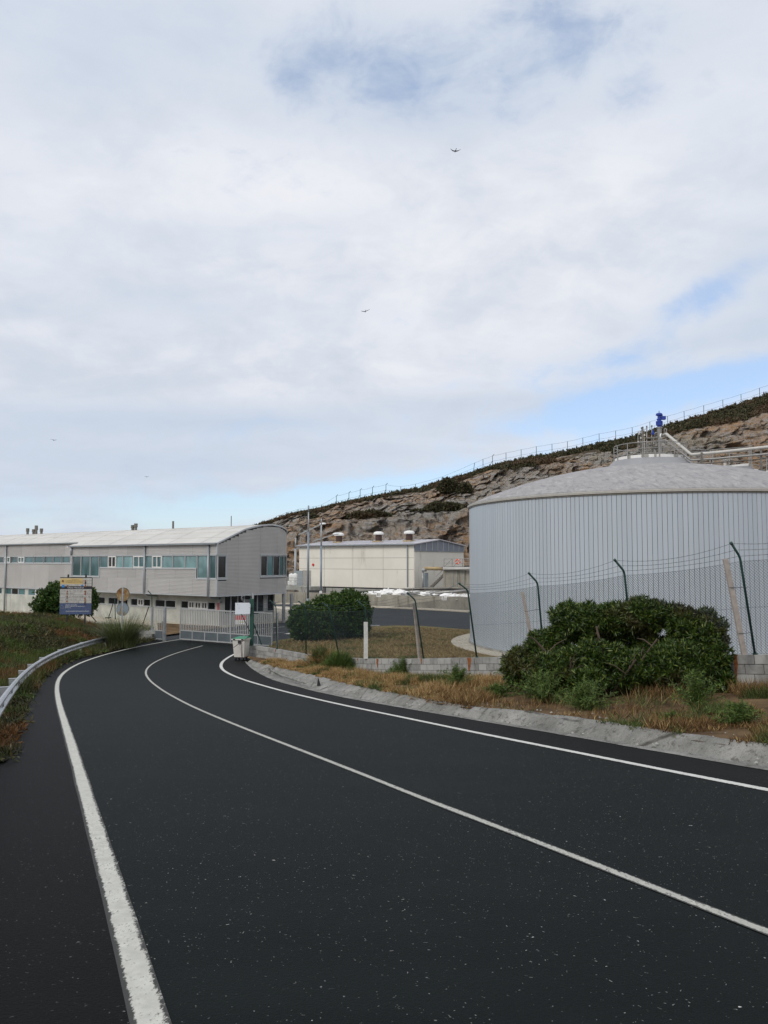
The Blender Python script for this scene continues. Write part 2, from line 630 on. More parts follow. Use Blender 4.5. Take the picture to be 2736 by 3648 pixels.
M['steel'] = paint('brushed_steel', (0.27, 0.265, 0.25), 0.4, 0.5, 0.15, 5)
M['white_steel'] = paint('pale_lagged_pipe', (0.50, 0.49, 0.46), 0.5, 0.1, 0.1, 3, 0.05, ((0.3, 0.28, 0.22), 0.2))
M['dark_steel'] = paint('weathered_steel', (0.19, 0.18, 0.16), 0.5, 0.5, 0.3, 6, 0, ((0.10, 0.05, 0.02), 0.35))
M['white'] = paint('white_paint', (0.74, 0.74, 0.72), 0.5, 0, 0.05, 2)
M['foam'] = paint('white_foam', (0.85, 0.85, 0.83), 0.9, 0, 0.04, 1, 0.3)
M['brown_vent'] = paint('dark_brown_mesh', (0.055, 0.028, 0.022), 0.7)
M['b2wall'] = paint('cream_precast_panel', (0.74, 0.71, 0.63), 0.8, 0, 0.05, 0.35, 0.1, ((0.45, 0.42, 0.34), 0.15), 'World', 0.03)
M['b2clad'] = paint('grey_blue_sheet', (0.22, 0.245, 0.29), 0.5, 0.2, 0.05, 1)
M['b2roof'] = paint('pale_metal_roof', (0.58, 0.57, 0.60), 0.4, 0.3, 0.12, 0.5, 0, ((0.35, 0.34, 0.34), 0.3))
M['door_grey'] = paint('grey_door', (0.30, 0.34, 0.36), 0.5, 0.1, 0.05, 1)
M['void'] = paint('unlit_interior', (0.015, 0.015, 0.016), 0.9)
M['rust_pipe'] = paint('ochre_pipe', (0.36, 0.27, 0.14), 0.6, 0.1, 0.3, 2, 0, ((0.35, 0.35, 0.33), 0.4))
M['orange'] = paint('orange_lifebuoy', (0.72, 0.09, 0.03), 0.5)
M['red'] = paint('red_print', (0.58, 0.03, 0.03), 0.5)
M['bin'] = paint('dirty_white_plastic', (0.60, 0.58, 0.54), 0.5, 0, 0.1, 3, 0, ((0.30, 0.26, 0.22), 0.3))
M['bin_lid'] = paint('green_plastic_lid', (0.015, 0.20, 0.10), 0.45)
M['wood'] = paint('weathered_timber', (0.34, 0.30, 0.27), 0.8, 0, 0.22, 6, 0.3)
M['stub_white'] = paint('chalky_white_post', (0.58, 0.58, 0.55), 0.7, 0, 0.15, 8)
M['lampgrey'] = paint('grey_lamp_post', (0.22, 0.26, 0.30), 0.45, 0.3, 0.06, 2)
M['lamp_white'] = paint('white_lamp_head', (0.72, 0.73, 0.74), 0.4)
M['gull'] = paint('dark_feathers', (0.05, 0.05, 0.07), 0.8)
M['gull_pale'] = paint('grey_feathers', (0.24, 0.25, 0.30), 0.8)
M['stem'] = paint('brown_stem', (0.07, 0.05, 0.035), 0.9, 0, 0.2, 10)
M['rubber'] = paint('black_rubber', (0.02, 0.02, 0.02), 0.8)

# concrete masonry blocks with a tone of their own and rust weeping from the posts
n = NT('grey_concrete_block')
oi = n.t.nodes.new('ShaderNodeObjectInfo')
tone = n.ramp(oi.outputs['Random'], [(0, (0.20, 0.20, 0.19)), (0.5, (0.29, 0.29, 0.275)), (1, (0.37, 0.37, 0.35))])
a = n.noise(n.vec(1, 'World'), 5, 6, 0.65)
tone = n.mix(n.mr(a, 0.35, 0.7, 0, 0.5), tone, (0.42, 0.42, 0.40))
tone = n.mix(n.mr(n.noise(n.vec((1.5, 1.5, 0.8), 'World'), 1.0, 5, 0.6), 0.50, 0.72, 0, 0.75), tone, (0.11, 0.105, 0.09))
n.bump(n.noise(n.vec(1, 'World'), 60, 4, 0.7), 0.6, 0.01)
M['block'] = n.out(tone, 0.9, 0, 0.2)
M['mortar'] = paint('mortar', (0.16, 0.155, 0.145), 0.95, 0, 0.2, 3)
n = NT('rust_stain')
M['rust'] = n.out(n.ramp(n.noise(n.vec(9.0), 1, 5, 0.7), [(0.3, (0.11, 0.03, 0.01)), (0.7, (0.34, 0.12, 0.03))]), 0.9)


# windows: tinted glass with what hangs behind it
def glass(name, c, var, rough=0.06):
    n = NT(name)
    oi = n.t.nodes.new('ShaderNodeObjectInfo')
    g = n.noise(n.vec((0.7, 0.7, 0.35), 'World'), 1, 3, 0.5, 0.6)
    lo = tuple(x * 0.45 for x in c)
    col = n.mix(n.mr(g, 0.4, 0.6), lo, c)
    col = n.mix(n.mr(oi.outputs['Random'], 0, 1, 0, var, False), col, tuple(min(1, x * 2.2) for x in c))
    return n.out(col, rough, 0, 0.6)


M['glass'] = glass('teal_window_glass', (0.065, 0.135, 0.145), 0.5)
M['glass_pale'] = glass('pale_blind_behind_glass', (0.17, 0.29, 0.30), 0.35)
M['glass_dark'] = glass('dark_window_glass', (0.012, 0.015, 0.017), 0.3, 0.12)

# tank sheet: random tone per panel, with soft vertical patches slightly darker
n = NT('pale_blue_grey_sheet')
oi = n.t.nodes.new('ShaderNodeObjectInfo')
k = n.mr(oi.outputs['Random'], 0, 1, 0, 1, False)
col = n.mix(k, (0.42, 0.475, 0.53), (0.455, 0.51, 0.565))
z = n.noise(n.vec((0.35, 0.35, 0.12), 'World'), 1, 4, 0.5)
col = n.mix(n.mr(z, 0.5, 0.75, 0, 0.25), col, (0.36, 0.41, 0.43))
M['tank'] = n.out(col, 0.42, 0.1, 0.4)
M['tank_joint'] = paint('dark_joint', (0.17, 0.175, 0.18), 0.7)
n = NT('weathered_membrane_dome')
w = n.vec((1.4, 0.55, 0.55), 'World')
a = n.noise(n.vec((2.0, 0.8, 1.0), 'World', rot=(0, 0, 0.2)), 1.6, 8, 0.68, 0.8)
col = n.ramp(a, [(0.32, (0.20, 0.197, 0.205)), (0.46, (0.30, 0.295, 0.30)), (0.58, (0.34, 0.335, 0.335)), (0.70, (0.46, 0.45, 0.435))])
b = n.noise(n.vec((5, 2, 3), 'World'), 2.0, 5, 0.7)
col = n.mix(n.mr(b, 0.58, 0.68, 0, 0.6), col, (0.15, 0.145, 0.145))
n.bump(a, 0.3, 0.03)
M['dome'] = n.out(col, 0.75, 0, 0.3)
M['dome_ring'] = paint('smooth_grey_render', (0.28, 0.285, 0.30), 0.8, 0, 0.12, 0.8, 0.1, ((0.40, 0.38, 0.30), 0.3), 'World')

# rock face: tilted beds of ochre, rust and grey
n = NT('quarried_rock')
w = n.vec(1, 'World')
big = n.noise(n.vec((0.028, 0.028, 0.045), 'World'), 1, 5, 0.6, 0.4)
bed = n.noise(n.vec((0.10, 0.10, 0.5), 'World', rot=(0.0, 0.5, 0.0)), 1.5, 8, 0.7, 1.2)
col = n.ramp(big, [(0.32, (0.46, 0.46, 0.44)), (0.44, (0.48, 0.42, 0.35)), (0.53, (0.60, 0.38, 0.22)), (0.64, (0.47, 0.425, 0.35))])
col = n.mix(n.mr(bed, 0.45, 0.58, 0, 0.7), col, (0.55, 0.545, 0.53))
cr = n.noise(n.vec((0.5, 0.5, 0.35), 'World', rot=(0.3, 0.5, 0.2)), 1.6, 8, 0.75, 0.8)
col = n.mix(n.mr(cr, 0.54, 0.62, 0, 0.8), col, (0.54, 0.34, 0.17))
crk = n.vor(n.vec((0.30, 0.30, 0.75), 'World', rot=(0.25, 0.55, 0.1)), 1.0, 'DISTANCE_TO_EDGE')
col = n.mix(n.mr(crk, 0.03, 0.0, 0, 0.30), col, (0.10, 0.09, 0.08))
fine = n.noise(n.vec((1.0, 1.0, 0.7), 'World', rot=(0.3, 0.6, 0.0)), 1.5, 9, 0.8, 0.6)
col = n.mix(n.mr(fine, 0.47, 0.38, 0, 0.75), col, (0.13, 0.115, 0.095))
# flat ledges carry soil
nz = n.sep(n.geo.outputs['Normal'])[2]
soil = n.mr(n.math('ADD', nz, n.math('MULTIPLY', n.noise(w, 0.35, 5, 0.6), 0.35)), 1.06, 1.16)
col = n.mix(soil, col, (0.095, 0.075, 0.045))
stk = n.noise(n.vec((1.6, 1.6, 0.25), 'World', rot=(0.0, 0.25, 0.0)), 1.0, 6, 0.7, 0.5)
col = n.mix(n.mr(stk, 0.42, 0.34, 0, 0.6), col, (0.15, 0.12, 0.10))
col = n.mix(n.mr(stk, 0.58, 0.66, 0, 0.5), col, (0.52, 0.47, 0.40))
hh = n.math('ADD', n.math('ADD', bed, n.math('MULTIPLY', cr, 0.8)), n.math('MULTIPLY', fine, 0.5))
n.bump(hh, 1.0, 1.8)
M['rock'] = n.out(col, 0.9, 0, 0.2)

# soils
n = NT('dry_soil')
w = n.vec(1, 'World')
a = n.noise(w, 1.3, 6, 0.65)
col = n.ramp(a, [(0.35, (0.075, 0.05, 0.03)), (0.55, (0.15, 0.10, 0.055)), (0.72, (0.24, 0.165, 0.09))])
n.bump(n.noise(w, 25, 5, 0.75), 0.9, 0.03)
M['soil'] = n.out(col, 0.95, 0, 0.1)
n = NT('dry_lawn')
a = n.noise(w := n.vec(1, 'World'), 0.45, 6, 0.6)
col = n.ramp(a, [(0.36, (0.19, 0.135, 0.062)), (0.48, (0.27, 0.205, 0.095)), (0.58, (0.20, 0.185, 0.07)), (0.70, (0.11, 0.15, 0.042))])
f_ = n.noise(w, 9, 6, 0.75)
col = n.mix(n.mr(f_, 0.55, 0.35, 0, 0.5), col, (0.05, 0.035, 0.018))
n.bump(f_, 0.8, 0.06)
M['lawn'] = n.out(col, 0.95, 0, 0.1)
n = NT('dark_litter')
a = n.noise(n.vec(1, 'World'), 2.0, 6, 0.65)
col = n.ramp(a, [(0.35, (0.018, 0.016, 0.010)), (0.7, (0.055, 0.045, 0.025))])
M['litter'] = n.out(col, 0.95, 0, 0.1)

M['leaf_dark'] = leaf_mat('glossy_shrub_leaf', [(0, (0.008, 0.020, 0.003)), (0.4, (0.022, 0.050, 0.007)), (0.75, (0.055, 0.098, 0.014)), (1, (0.15, 0.18, 0.035))],
                          [(0.52, 0.62, (0.085, 0.075, 0.025))], 0.40, 0.8)
M['leaf_mid'] = leaf_mat('green_shrub_leaf', [(0, (0.014, 0.040, 0.007)), (0.6, (0.042, 0.095, 0.014)), (1, (0.11, 0.17, 0.03))], None, 0.45)
M['weed'] = leaf_mat('feathery_weed_leaf', [(0, (0.035, 0.065, 0.012)), (0.6, (0.075, 0.13, 0.024)), (1, (0.15, 0.20, 0.05))], None, 0.6)
n = NT('dry_grass_blade')
r_ = n.geo.outputs['Random Per Island']
straw = n.ramp(r_, [(0, (0.15, 0.085, 0.035)), (0.4, (0.30, 0.185, 0.075)), (0.75, (0.44, 0.30, 0.13)), (1, (0.60, 0.47, 0.25))])
brown = n.ramp(r_, [(0, (0.06, 0.032, 0.015)), (0.5, (0.13, 0.075, 0.032)), (0.85, (0.24, 0.15, 0.06)), (1, (0.45, 0.33, 0.15))])
green = n.ramp(r_, [(0, (0.025, 0.04, 0.010)), (0.6, (0.065, 0.095, 0.025)), (1, (0.15, 0.17, 0.06))])
py = n.sep(n.geo.outputs['Position'])[1]
ns = n.noise(n.vec(1, 'World'), 0.5, 5, 0.6)
c_ = n.mix(n.mr(n.math('ADD', py, n.math('MULTIPLY', ns, 12.0)), 21.0, 31.0), brown, straw)
c_ = n.mix(n.mr(n.noise(n.vec(1, 'World', loc=(5, 3, 1)), 0.75, 5, 0.65), 0.50, 0.58), c_, green)
M['dry'] = n.out(c_, 0.7, 0, 0.2)
M['bracken'] = leaf_mat('bracken_and_bramble', [(0, (0.012, 0.018, 0.005)), (0.5, (0.040, 0.046, 0.013)), (0.85, (0.085, 0.080, 0.024)), (1, (0.20, 0.16, 0.065))],
                        [(0.49, 0.57, (0.19, 0.085, 0.025)), (0.49, 0.57, (0.075, 0.12, 0.016))], 0.6, 0.28)
M['pampas'] = leaf_mat('long_green_blade', [(0, (0.04, 0.06, 0.018)), (0.6, (0.085, 0.12, 0.035)), (1, (0.24, 0.25, 0.12))], None, 0.5)
M['heath'] = leaf_mat('gorse_and_heather', [(0, (0.026, 0.030, 0.014)), (0.6, (0.055, 0.055, 0.025)), (1, (0.12, 0.10, 0.05))],
                      [(0.50, 0.62, (0.13, 0.08, 0.045))], 0.8, 0.08)


# ------------------------------------------------------------------ polylines surveyed on the road surface
def interp_line(pts, ys):
    p = sorted([(q[1], q[0]) for q in pts])
    return np.interp(ys, [a for a, _ in p], [b for _, b in p])


S1 = 1.2127
L_px = [(x / S1, 2200 + y / S1) for x, y in [(775, 95), (700, 105), (620, 120), (525, 140), (445, 160), (385, 180), (330, 200), (287, 222), (260, 246), (246, 270), (240, 300), (247, 350), (261, 400), (290, 500), (324, 600), (353, 700), (390, 849)]] + \
       [(x / S1, 2900 + y / S1) for x, y in [(455, 200), (510, 400), (565, 600), (620, 800), (650, 907)]]
R_px = [(x / S1, 2200 + y / S1) for x, y in [(1015, 157), (980, 172), (958, 188), (948, 205), (952, 220), (970, 235), (1005, 252), (1060, 272), (1150, 297), (1280, 333), (1400, 360), (1500, 383), (1659, 415)]] + \
       [(1368 + x / S1, 2200 + y / S1) for x, y in [(200, 457), (400, 500), (510, 520), (770, 572), (1000, 618), (1200, 657), (1400, 697), (1659, 745)]]
C_px = [(x / S1, 2200 + y / S1) for x, y in [(875, 122), (800, 140), (730, 160), (660, 190), (625, 215), (618, 240), (632, 265), (700, 315), (770, 355), (860, 400), (950, 440), (1100, 498), (1260, 560), (1450, 633), (1659, 713)]] + \
       [(1368 + x / S1, 2200 + y / S1) for x, y in [(100, 757), (200, 798)]] + \
       [(1368 + x / S1, 2900 + y / S1) for x, y in [(370, 8), (800, 175), (1200, 335), (1500, 452), (1659, 512)]]
GI_px = [(872, 2358), (880, 2368), (900, 2385), (948, 2414), (980, 2427), (1047, 2443), (1154, 2472), (1250, 2492), (1368, 2511)] + \
        [(1368 + x / S1, 2200 + y / S1) for x, y in [(200, 413), (400, 447), (600, 480), (800, 515), (1000, 550), (1300, 603), (1659, 663)]]
GO_px = [(884, 2347), (960, 2366), (1030, 2383), (1100, 2397), (1180, 2416), (1237, 2436), (1310, 2448), (1368, 2457)] + \
        [(1368 + x / S1, 2200 + y / S1) for x, y in [(230, 357), (400, 378), (540, 395), (700, 412), (900, 438), (1100, 470), (1280, 497), (1450, 518), (1659, 545)]]
VE_px = [(560, 2281), (520, 2290), (470, 2301), (420, 2315), (350, 2332), (290, 2345), (237, 2361), (187, 2389), (150, 2418), (125, 2450), (112, 2480), (98, 2516), (88, 2545), (70, 2600), (55, 2650), (22, 2719)]

GO_OFF = 0.22
LW = [gz(*p) for p in L_px]
RW = [gz(*p) for p in R_px]
CW = [gz(*p) for p in C_px]
GI = [gz(*p) for p in GI_px]
GO = [gz(u, v, GO_OFF if u > 960 else GO_OFF * max(0.15, (u - 860) / 100)) for u, v in GO_px]
VE = [gz(*p) for p in VE_px]


def extend(P, length):
    a, b = P[-2 if len(P) < 4 else -4], P[-1]
    d = (b - a)
    d.z = 0
    d.normalize()
    q = b + d * length
    q.z = rz(q.y)
    return P + [b + d * length * 0.5, q]


def smooth_poly(P, it=2):
    P = [Vector(p) for p in P]
    for _ in range(it):
        Q = [P[0]] + [P[i] * 0.5 + (P[i - 1] + P[i + 1]) * 0.25 for i in range(1, len(P) - 1)] + [P[-1]]
        P = Q
    return P


def resample(P, step):
    out = [Vector(P[0])]
    acc = 0
    for a, b in zip(P[:-1], P[1:]):
        L = (b - a).length
        n = max(1, int(L / step))
        for i in range(1, n + 1):
            out.append(a.lerp(b, i / n))
    return out


def catmull(P, step=0.3):
    P = [Vector(p) for p in P]
    P = [P[0] * 2 - P[1]] + P + [P[-1] * 2 - P[-2]]
    out = []
    for i in range(1, len(P) - 2):
        a, b, c, d = P[i - 1], P[i], P[i + 1], P[i + 2]
        n = max(2, int((c - b).length / step))
        for k in range(n):
            t = k / n
            out.append(0.5 * ((2 * b) + (c - a) * t + (2 * a - 5 * b + 4 * c - d) * t * t + (3 * b - a - 3 * c + d) * t ** 3))
    out.append(P[-2])
    return out


LWx = catmull(smooth_poly(extend(LW, 22), 2))
RWx = catmull(smooth_poly(extend(RW, 22), 2))
CWx = catmull(smooth_poly(extend(CW, 22), 2))
GIx = catmull(smooth_poly(extend(GI, 22), 1))
GOx = catmull(smooth_poly(extend(GO, 22), 1))

# ------------------------------------------------------------------ the block wall line (outer face) and its top
WALLP = [at(u, v, Y) for u, v, Y in ((885, 2297, 40.2), (982, 2312, 38.0), (1085, 2330, 35.3), (1203, 2341, 32.9), (1301, 2346, 30.3), (1402, 2346.5, 28.8),
                                     (1502, 2346, 27.1), (1691, 2342, 24.6), (1925, 2338, 21.8), (2232, 2335, 18.9), (2673, 2332, 16.4))]
d_ = (WALLP[-1] - WALLP[-2])
WALLP.append(WALLP[-1] + d_ * 1.6)
WALLP.append(WALLP[-1] + d_ * 4.0)
WX = catmull(WALLP, 0.25)


def wall_x(Y):
    return float(interp_line([(p.x, p.y) for p in WX], [Y])[0])


def wall_top(Y):
    p = sorted([(q.y, q.z) for q in WX])
    return float(np.interp(Y, [a for a, _ in p], [b for _, b in p]))


gi_y = lambda ys: interp_line([(p.x, p.y) for p in GIx], ys)
go_y = lambda ys: interp_line([(p.x, p.y) for p in GOx], ys)

# ------------------------------------------------------------------ GROUND
# everything lower: the plain the works stands on, out to the horizon
g = MB()
xs = [-3000, -400, -120, -60, 0, 60, 120, 400, 3000]
g.grid([[(x, y, -3.46) for x in xs] for y in (-3000, -400, -100, 0, 50, 100, 200, 500, 3000)])
tag(obj('ground', g, M['soil']), 'bare brown ground spreading around the whole works', kind='structure')

g = MB()
g.grid([[(x, y, YARD) for x in np.linspace(-40, 60, 26)] for y in np.linspace(36, 118, 22)])
tag(obj('yard_asphalt', g, M['yard_asphalt']), 'grey asphalt yard behind the gate and fence', kind='structure')

# road sheet: rows along Y
ys = np.arange(-18, 50.01, 0.4)
ve_y = interp_line([(p.x, p.y) for p in VE] + [(-5.4, 9.5), (-5.0, 8.0), (-5.4, 5), (-5, 2), (-3, -18), (-14.6, 49), (-14.9, 46)], ys)
xr = gi_y(ys)
xr = np.where(ys > GI[0].y, np.interp(ys, [GI[0].y, 50], [GI[0].x, -5.5]), xr)
rows = []
for y, a, b in zip(ys, ve_y, xr):
    a = min(a, b - 3) - 0.8
    rows.append([(a + (b + 0.05 - a) * t, y, rz(y)) for t in np.linspace(0, 1, 26)])
g = MB()
g.grid(rows)
tag(obj('road', g, M['asphalt'], smooth=True), 'dark asphalt road curving down to the gate', kind='structure')


def marking(name, P, w, m, z=0.005, wfun=None):
    me_v, me_f, uv = [], [], []
    acc = 0
    for i, p in enumerate(P):
        a, b = P[max(i - 1, 0)], P[min(i + 1, len(P) - 1)]
        d = Vector((b.x - a.x, b.y - a.y, 0)).normalized()
        nrm = Vector((-d.y, d.x, 0))
        if i: acc += (P[i] - P[i - 1]).length
        ww = w + 0.012 * noise.noise(Vector((acc * 0.9, w * 31, 0)))
        for s_ in (-1, 0, 1):
            q = p + nrm * ww / 2 * s_
            me_v.append((q.x, q.y, max(rz(q.y), YARD) + z))
            uv.append(((s_ + 1) / 2, acc))
    for i in range(len(P) - 1):
        for k in (0, 1):
            me_f.append((i * 3 + k, i * 3 + k + 1, i * 3 + k + 4, i * 3 + k + 3))
    g = MB()
    g.add(me_v, me_f)
    me = g.mesh(name)
    l = me.uv_layers.new(name='UVMap')
    for lp in me.loops:
        l.data[lp.index].uv = uv[lp.vertex_index]
    return obj(name, me, m)


road = bpy.data.objects['road']
for P, w_, m_, lab in ((LWx, 0.165, M['line'], None), (CWx, 0.105, M['line2'], None), (RWx, 0.145, M['line3'], None)):
    o = marking('road_marking', P, w_, m_)
    o.parent = road

for nm, f0, f1, lab in (('left', 0, 0, 'darker asphalt shoulder left of the thick white line'), ('right', 1, 0, 'darker asphalt shoulder between the right white line and the gutter')):
    yy = np.arange(-16, 47 if nm == 'left' else 39.5, 0.4)
    if nm == 'left':
        A_ = np.array([interp_line([(p.x, p.y) for p in VE] + [(-5.4, 9.5), (-5.0, 8.0), (-5.4, 5), (-5, 2), (-3, -18), (-14.6, 49), (-14.9, 46)], [y])[0] for y in yy]) - 0.7
        B_ = interp_line([(p.x, p.y) for p in LWx], yy) - 0.05
        A_ = np.minimum(A_, B_ - 0.1)
    else:
        A_ = interp_line([(p.x, p.y) for p in RWx], yy) + 0.04
        B_ = gi_y(yy) + 0.05
        B_ = np.maximum(B_, A_ + 0.02)
    g = MB()
    g.grid([[(a + (b - a) * t, y, rz(y) + 0.003) for t in np.linspace(0, 1, 5)] for y, a, b in zip(yy, A_, B_)])
    tag(obj('shoulder', g, M['shoulder']), lab, kind='structure')

# gutter: shallow rough concrete dish with a broken outer lip
ys = np.arange(-16, GI[0].y + 0.01, 0.2)
a_, b_ = gi_y(ys), go_y(ys)
b_ = np.maximum(b_, a_ + 0.12)
rows = []
prof = [(0, 0.004), (0.10, 0.012), (0.24, 0.010), (0.40, -0.045), (0.50, -0.055), (0.62, 0.02), (0.78, 0.11), (0.92, 0.18), (1.0, 0.21), (1.10, 0.16), (1.2, 0.0)]
for y, a, b in zip(ys, a_, b_):
    row = []
    wdt = b - a
    k = min(1, wdt / 0.8)
    rag = 0.16 * noise.noise(Vector((y * 1.3, 3.3, 0))) + 0.14 * noise.noise(Vector((y * 4.1, 9.3, 0)))
    inn = 0.03 * noise.noise(Vector((y * 2.2, 7.7, 0)))
    for t, h in prof:
        x = a + inn * (1 - t) + (wdt + rag) * t
        row.append((x, y, rz(y) + 0.006 + (h * k if h > 0.02 or h < 0 else h) + (0.018 * noise.noise(Vector((x * 1.7, y * 1.7, 0))) if t > 0.3 else 0)))
    rows.append(row)
g = MB()
g.grid(rows)
tag(obj('gutter', g, M['gutter'], smooth=True), 'rough pale concrete gutter beside the right edge of the road', kind='structure')
# raised concrete seam crossing the gutter near the wall end
g = MB()
seam = [gz(u, v, 0.10) for u, v in ((955, 2380), (975, 2392), (1000, 2404), (1030, 2415), (1062, 2426), (1085, 2434))]
g.tube(seam, [0.03, 0.04, 0.04, 0.035, 0.03, 0.02], 6)
obj('seam', g, M['gutter'], bpy.data.objects['gutter'], smooth=True)


def bank_h(x, y):
    """ground between gutter and block wall"""
    a = float(go_y([y])[0])
    b = wall_x(y)
    t = min(1.1, max(0, (x - a) / max(0.3, b - a)))
    h0, h1 = rz(y) + 0.19, max(wall_top(y) - 0.78, rz(y) + 0.1)
    if y > 33: h1 = max(h1, wall_top(y) - 0.72)
    s_ = t * t * (3 - 2 * t)
    return h0 + (h1 - h0) * s_ + 0.05 * noise.noise(Vector((x * 0.9, y * 0.9, 1.3))) * min(1, t * 3)


rows = []
for y in np.arange(-16, 39.6, 0.3):
    a = float(go_y([y])[0]) - 0.10
    b = wall_x(y) + 0.12
    b = max(b, a + 0.1)
    rows.append([(a + (b - a) * t, y, bank_h(a + (b - a) * t, y) - (0.05 if t == 0 else 0)) for t in np.linspace(0, 1, 18)])
g = MB()
g.grid(rows)
tag(obj('verge', g, M['soil'], smooth=True), 'dry brown bank between the gutter and the block wall', kind='structure')


def sstep(a, b, x):
    t = min(1, max(0, (x - a) / (b - a)))
    return t * t * (3 - 2 * t)


VEs = sorted([(p.y, p.x) for p in VE] + [(9.5, -5.4), (8.0, -5.0), (5, -5.4), (2, -5), (-18, -3), (49, -14.6), (52, -15.0), (80, -24)])


def ve_x(y):
    return float(np.interp(y, [a for a, _ in VEs], [b for _, b in VEs]))


def left_h(x, y):
    d = ve_x(y) - x
    r = rz(y)
    yf = 58.5 - 0.76 * (x + 12.4)
    plat = np.interp(y, [-20, 0, 10, 20, 30, 45, 60], [1.2, -0.5, -1.4, -2.0, -2.25, -2.35, -2.6])
    h = r + 0.03 - 0.22 * sstep(0, 1.6, d)
    h = h + (plat - h) * sstep(1.8, 7.5, d)
    h = h + (YARD - 0.02 - h) * sstep(9.5, 4.5, yf - y)
    e = sstep(49, 51, y)
    if x > -17: h = h + (YARD - 0.0 - h) * e * sstep(-18.5, -16.5, x)
    return h + 0.12 * noise.noise(Vector((x * 0.35, y * 0.35, 4.1))) * sstep(0.5, 3, d) * sstep(4, 8, yf - y)


rows = []
tt = np.concatenate([np.linspace(0, 3, 10), np.linspace(3.6, 20, 26), np.linspace(24, 80, 12)])
for y in np.arange(-18, 78, 0.7):
    x0 = ve_x(y)
    rows.append([(x0 - t, y, left_h(x0 - t, y)) for t in tt])
g = MB()
g.grid(rows)
tag(obj('left_bank', g, M['litter'], smooth=True), 'low overgrown bank on the left of the road', kind='structure')


# pavement round the office building, lawn, island, kerbs (all on the yard)
def flat_poly(name, pts, z, m, label, kind='structure', thick=0.0):
    me = bpy.data.meshes.new(name)
    n_ = len(pts)
    vs = [(p.x, p.y, z) for p in pts]
    fs = [tuple(range(n_))]
    if thick:
        vs += [(p.x, p.y, z - thick) for p in pts]
        fs += [(i, i + n_, (i + 1) % n_ + n_, (i + 1) % n_) for i in range(n_)]
    me.from_pydata(vs, [], fs)
    me.update()
    o = obj(name, me, m)
    return tag(o, label, kind=kind)


K = [pz(u, v, YARD) for u, v in ((560, 2268), (591, 2264), (640, 2257), (736, 2245), (885, 2226), (985, 2219), (1040, 2217), (1053, 2167), (989, 2163), (900, 2160))]
K.append(Vector((-60, 100, YARD)))
K.append(Vector((-60, 70, YARD)))
flat_poly('pavement', K, YARD + 0.12, M['pave'], 'beige pavement round the office building', thick=0.14)
lw = [pz(u, v, YARD + 0.125) for u, v in ((562, 2266), (593, 2261), (640, 2255), (720, 2244), (800, 2233), (760, 2229), (700, 2228), (600, 2221), (560, 2219))]
flat_poly('lawn_strip', lw, YARD + 0.128, M['soil'], 'strip of dry brown lawn beside the office building')
isl = [pz(u, v, YARD) for u, v in ((965, 2292), (1000, 2285), (1057, 2276), (1100, 2266), (1180, 2252), (1250, 2243), (1310, 2237), (1400, 2233), (1500, 2234), (1600, 2242), (1680, 2248))]
isl += [Vector((9.0, 52, 0)), Vector((9, 20, 0))]
for Y in (18, 22, 25, 28, 31, 34, 37, 39.5):
    isl.append(Vector((wall_x(Y) + 0.16, Y, 0)))
isl.append(pz(960, 2300, YARD))
flat_poly('lawn', isl, YARD + 0.10, M['lawn'], 'dry brown lawn between the fence and the yard', thick=0.12)
TC = Vector((16.1, 47.3, 0))
TR = 10.9
pad = [Vector((TC.x + (TR + 1.15) * math.cos(a), TC.y + (TR + 1.15) * math.sin(a), 0)) for a in np.linspace(0, 2 * PI, 97)[:-1]]
flat_poly('tank_pad', pad, YARD + 0.14, M['pave'], 'pale concrete apron round the foot of the big tank', thick=0.15)


def yard_line(P, w_, z=0.006):
    P = resample(P, 1.0)
    g = MB()
    for i in range(len(P) - 1):
        a, b = P[i], P[i + 1]
        d = Vector((b.x - a.x, b.y - a.y, 0)).normalized()
        q = Vector((-d.y, d.x, 0)) * w_ / 2
        g.add([(a - q)[:2] + (YARD + z,), (b - q)[:2] + (YARD + z,), (b + q)[:2] + (YARD + z,), (a + q)[:2] + (YARD + z,)], [(0, 1, 2, 3)])
    return g


yard = bpy.data.objects['yard_asphalt']
M['yard_white'] = paint('yard_white_paint', (0.62, 0.62, 0.60), 0.6, 0, 0.1, 2)
for P, w_ in ((((721, 2262), (800, 2253), (900, 2243), (1013, 2233)), 0.13), (((890, 2265), (960, 2257), (1013, 2252)), 0.08),
              (((972, 2288), (1057, 2274), (1105, 2263)), 0.28), (((1318, 2236), (1420, 2230), (1500, 2232), (1600, 2240), (1674, 2246)), 0.16)):
    obj('yard_marking', yard_line([pz(u, v, YARD) for u, v in P], w_), M['yard_white'], yard)
for v in (2229, 2233, 2238):
    obj('yard_marking', yard_line([pz(1296, v, YARD), pz(1352 + (v - 2229) * 6, v - 1, YARD)], 0.32), M['yard_white'], yard)
arrow = MB()
for u0, u1, v in ((1012, 1036, 2257),):
    a, b = pz(u0, v, YARD), pz(u1, v, YARD)
    arrow.add([(a.x, a.y, YARD + 0.006), (b.x, b.y - 0.6, YARD + 0.006), (b.x, b.y + 0.6, YARD + 0.006)], [(0, 1, 2)])
    arrow.add([(b.x, b.y - 0.18, YARD + 0.006), (b.x + 1.6, b.y - 0.1, YARD + 0.006), (b.x + 1.6, b.y + 0.25, YARD + 0.006), (b.x, b.y + 0.18, YARD + 0.006)], [(0, 1, 2, 3)])
obj('yard_marking', arrow, M['yard_white'], yard)
kb = [pz(u, v, YARD) for u, v in ((989, 2152), (1100, 2154), (1200, 2158), (1318, 2163), (1500, 2171), (1680, 2181))]
g = MB()
for a, b in zip(kb[:-1], kb[1:]):
    g.bar((a.x, a.y, YARD + 0.06), (b.x, b.y, YARD + 0.06), 1.0, 0.12)
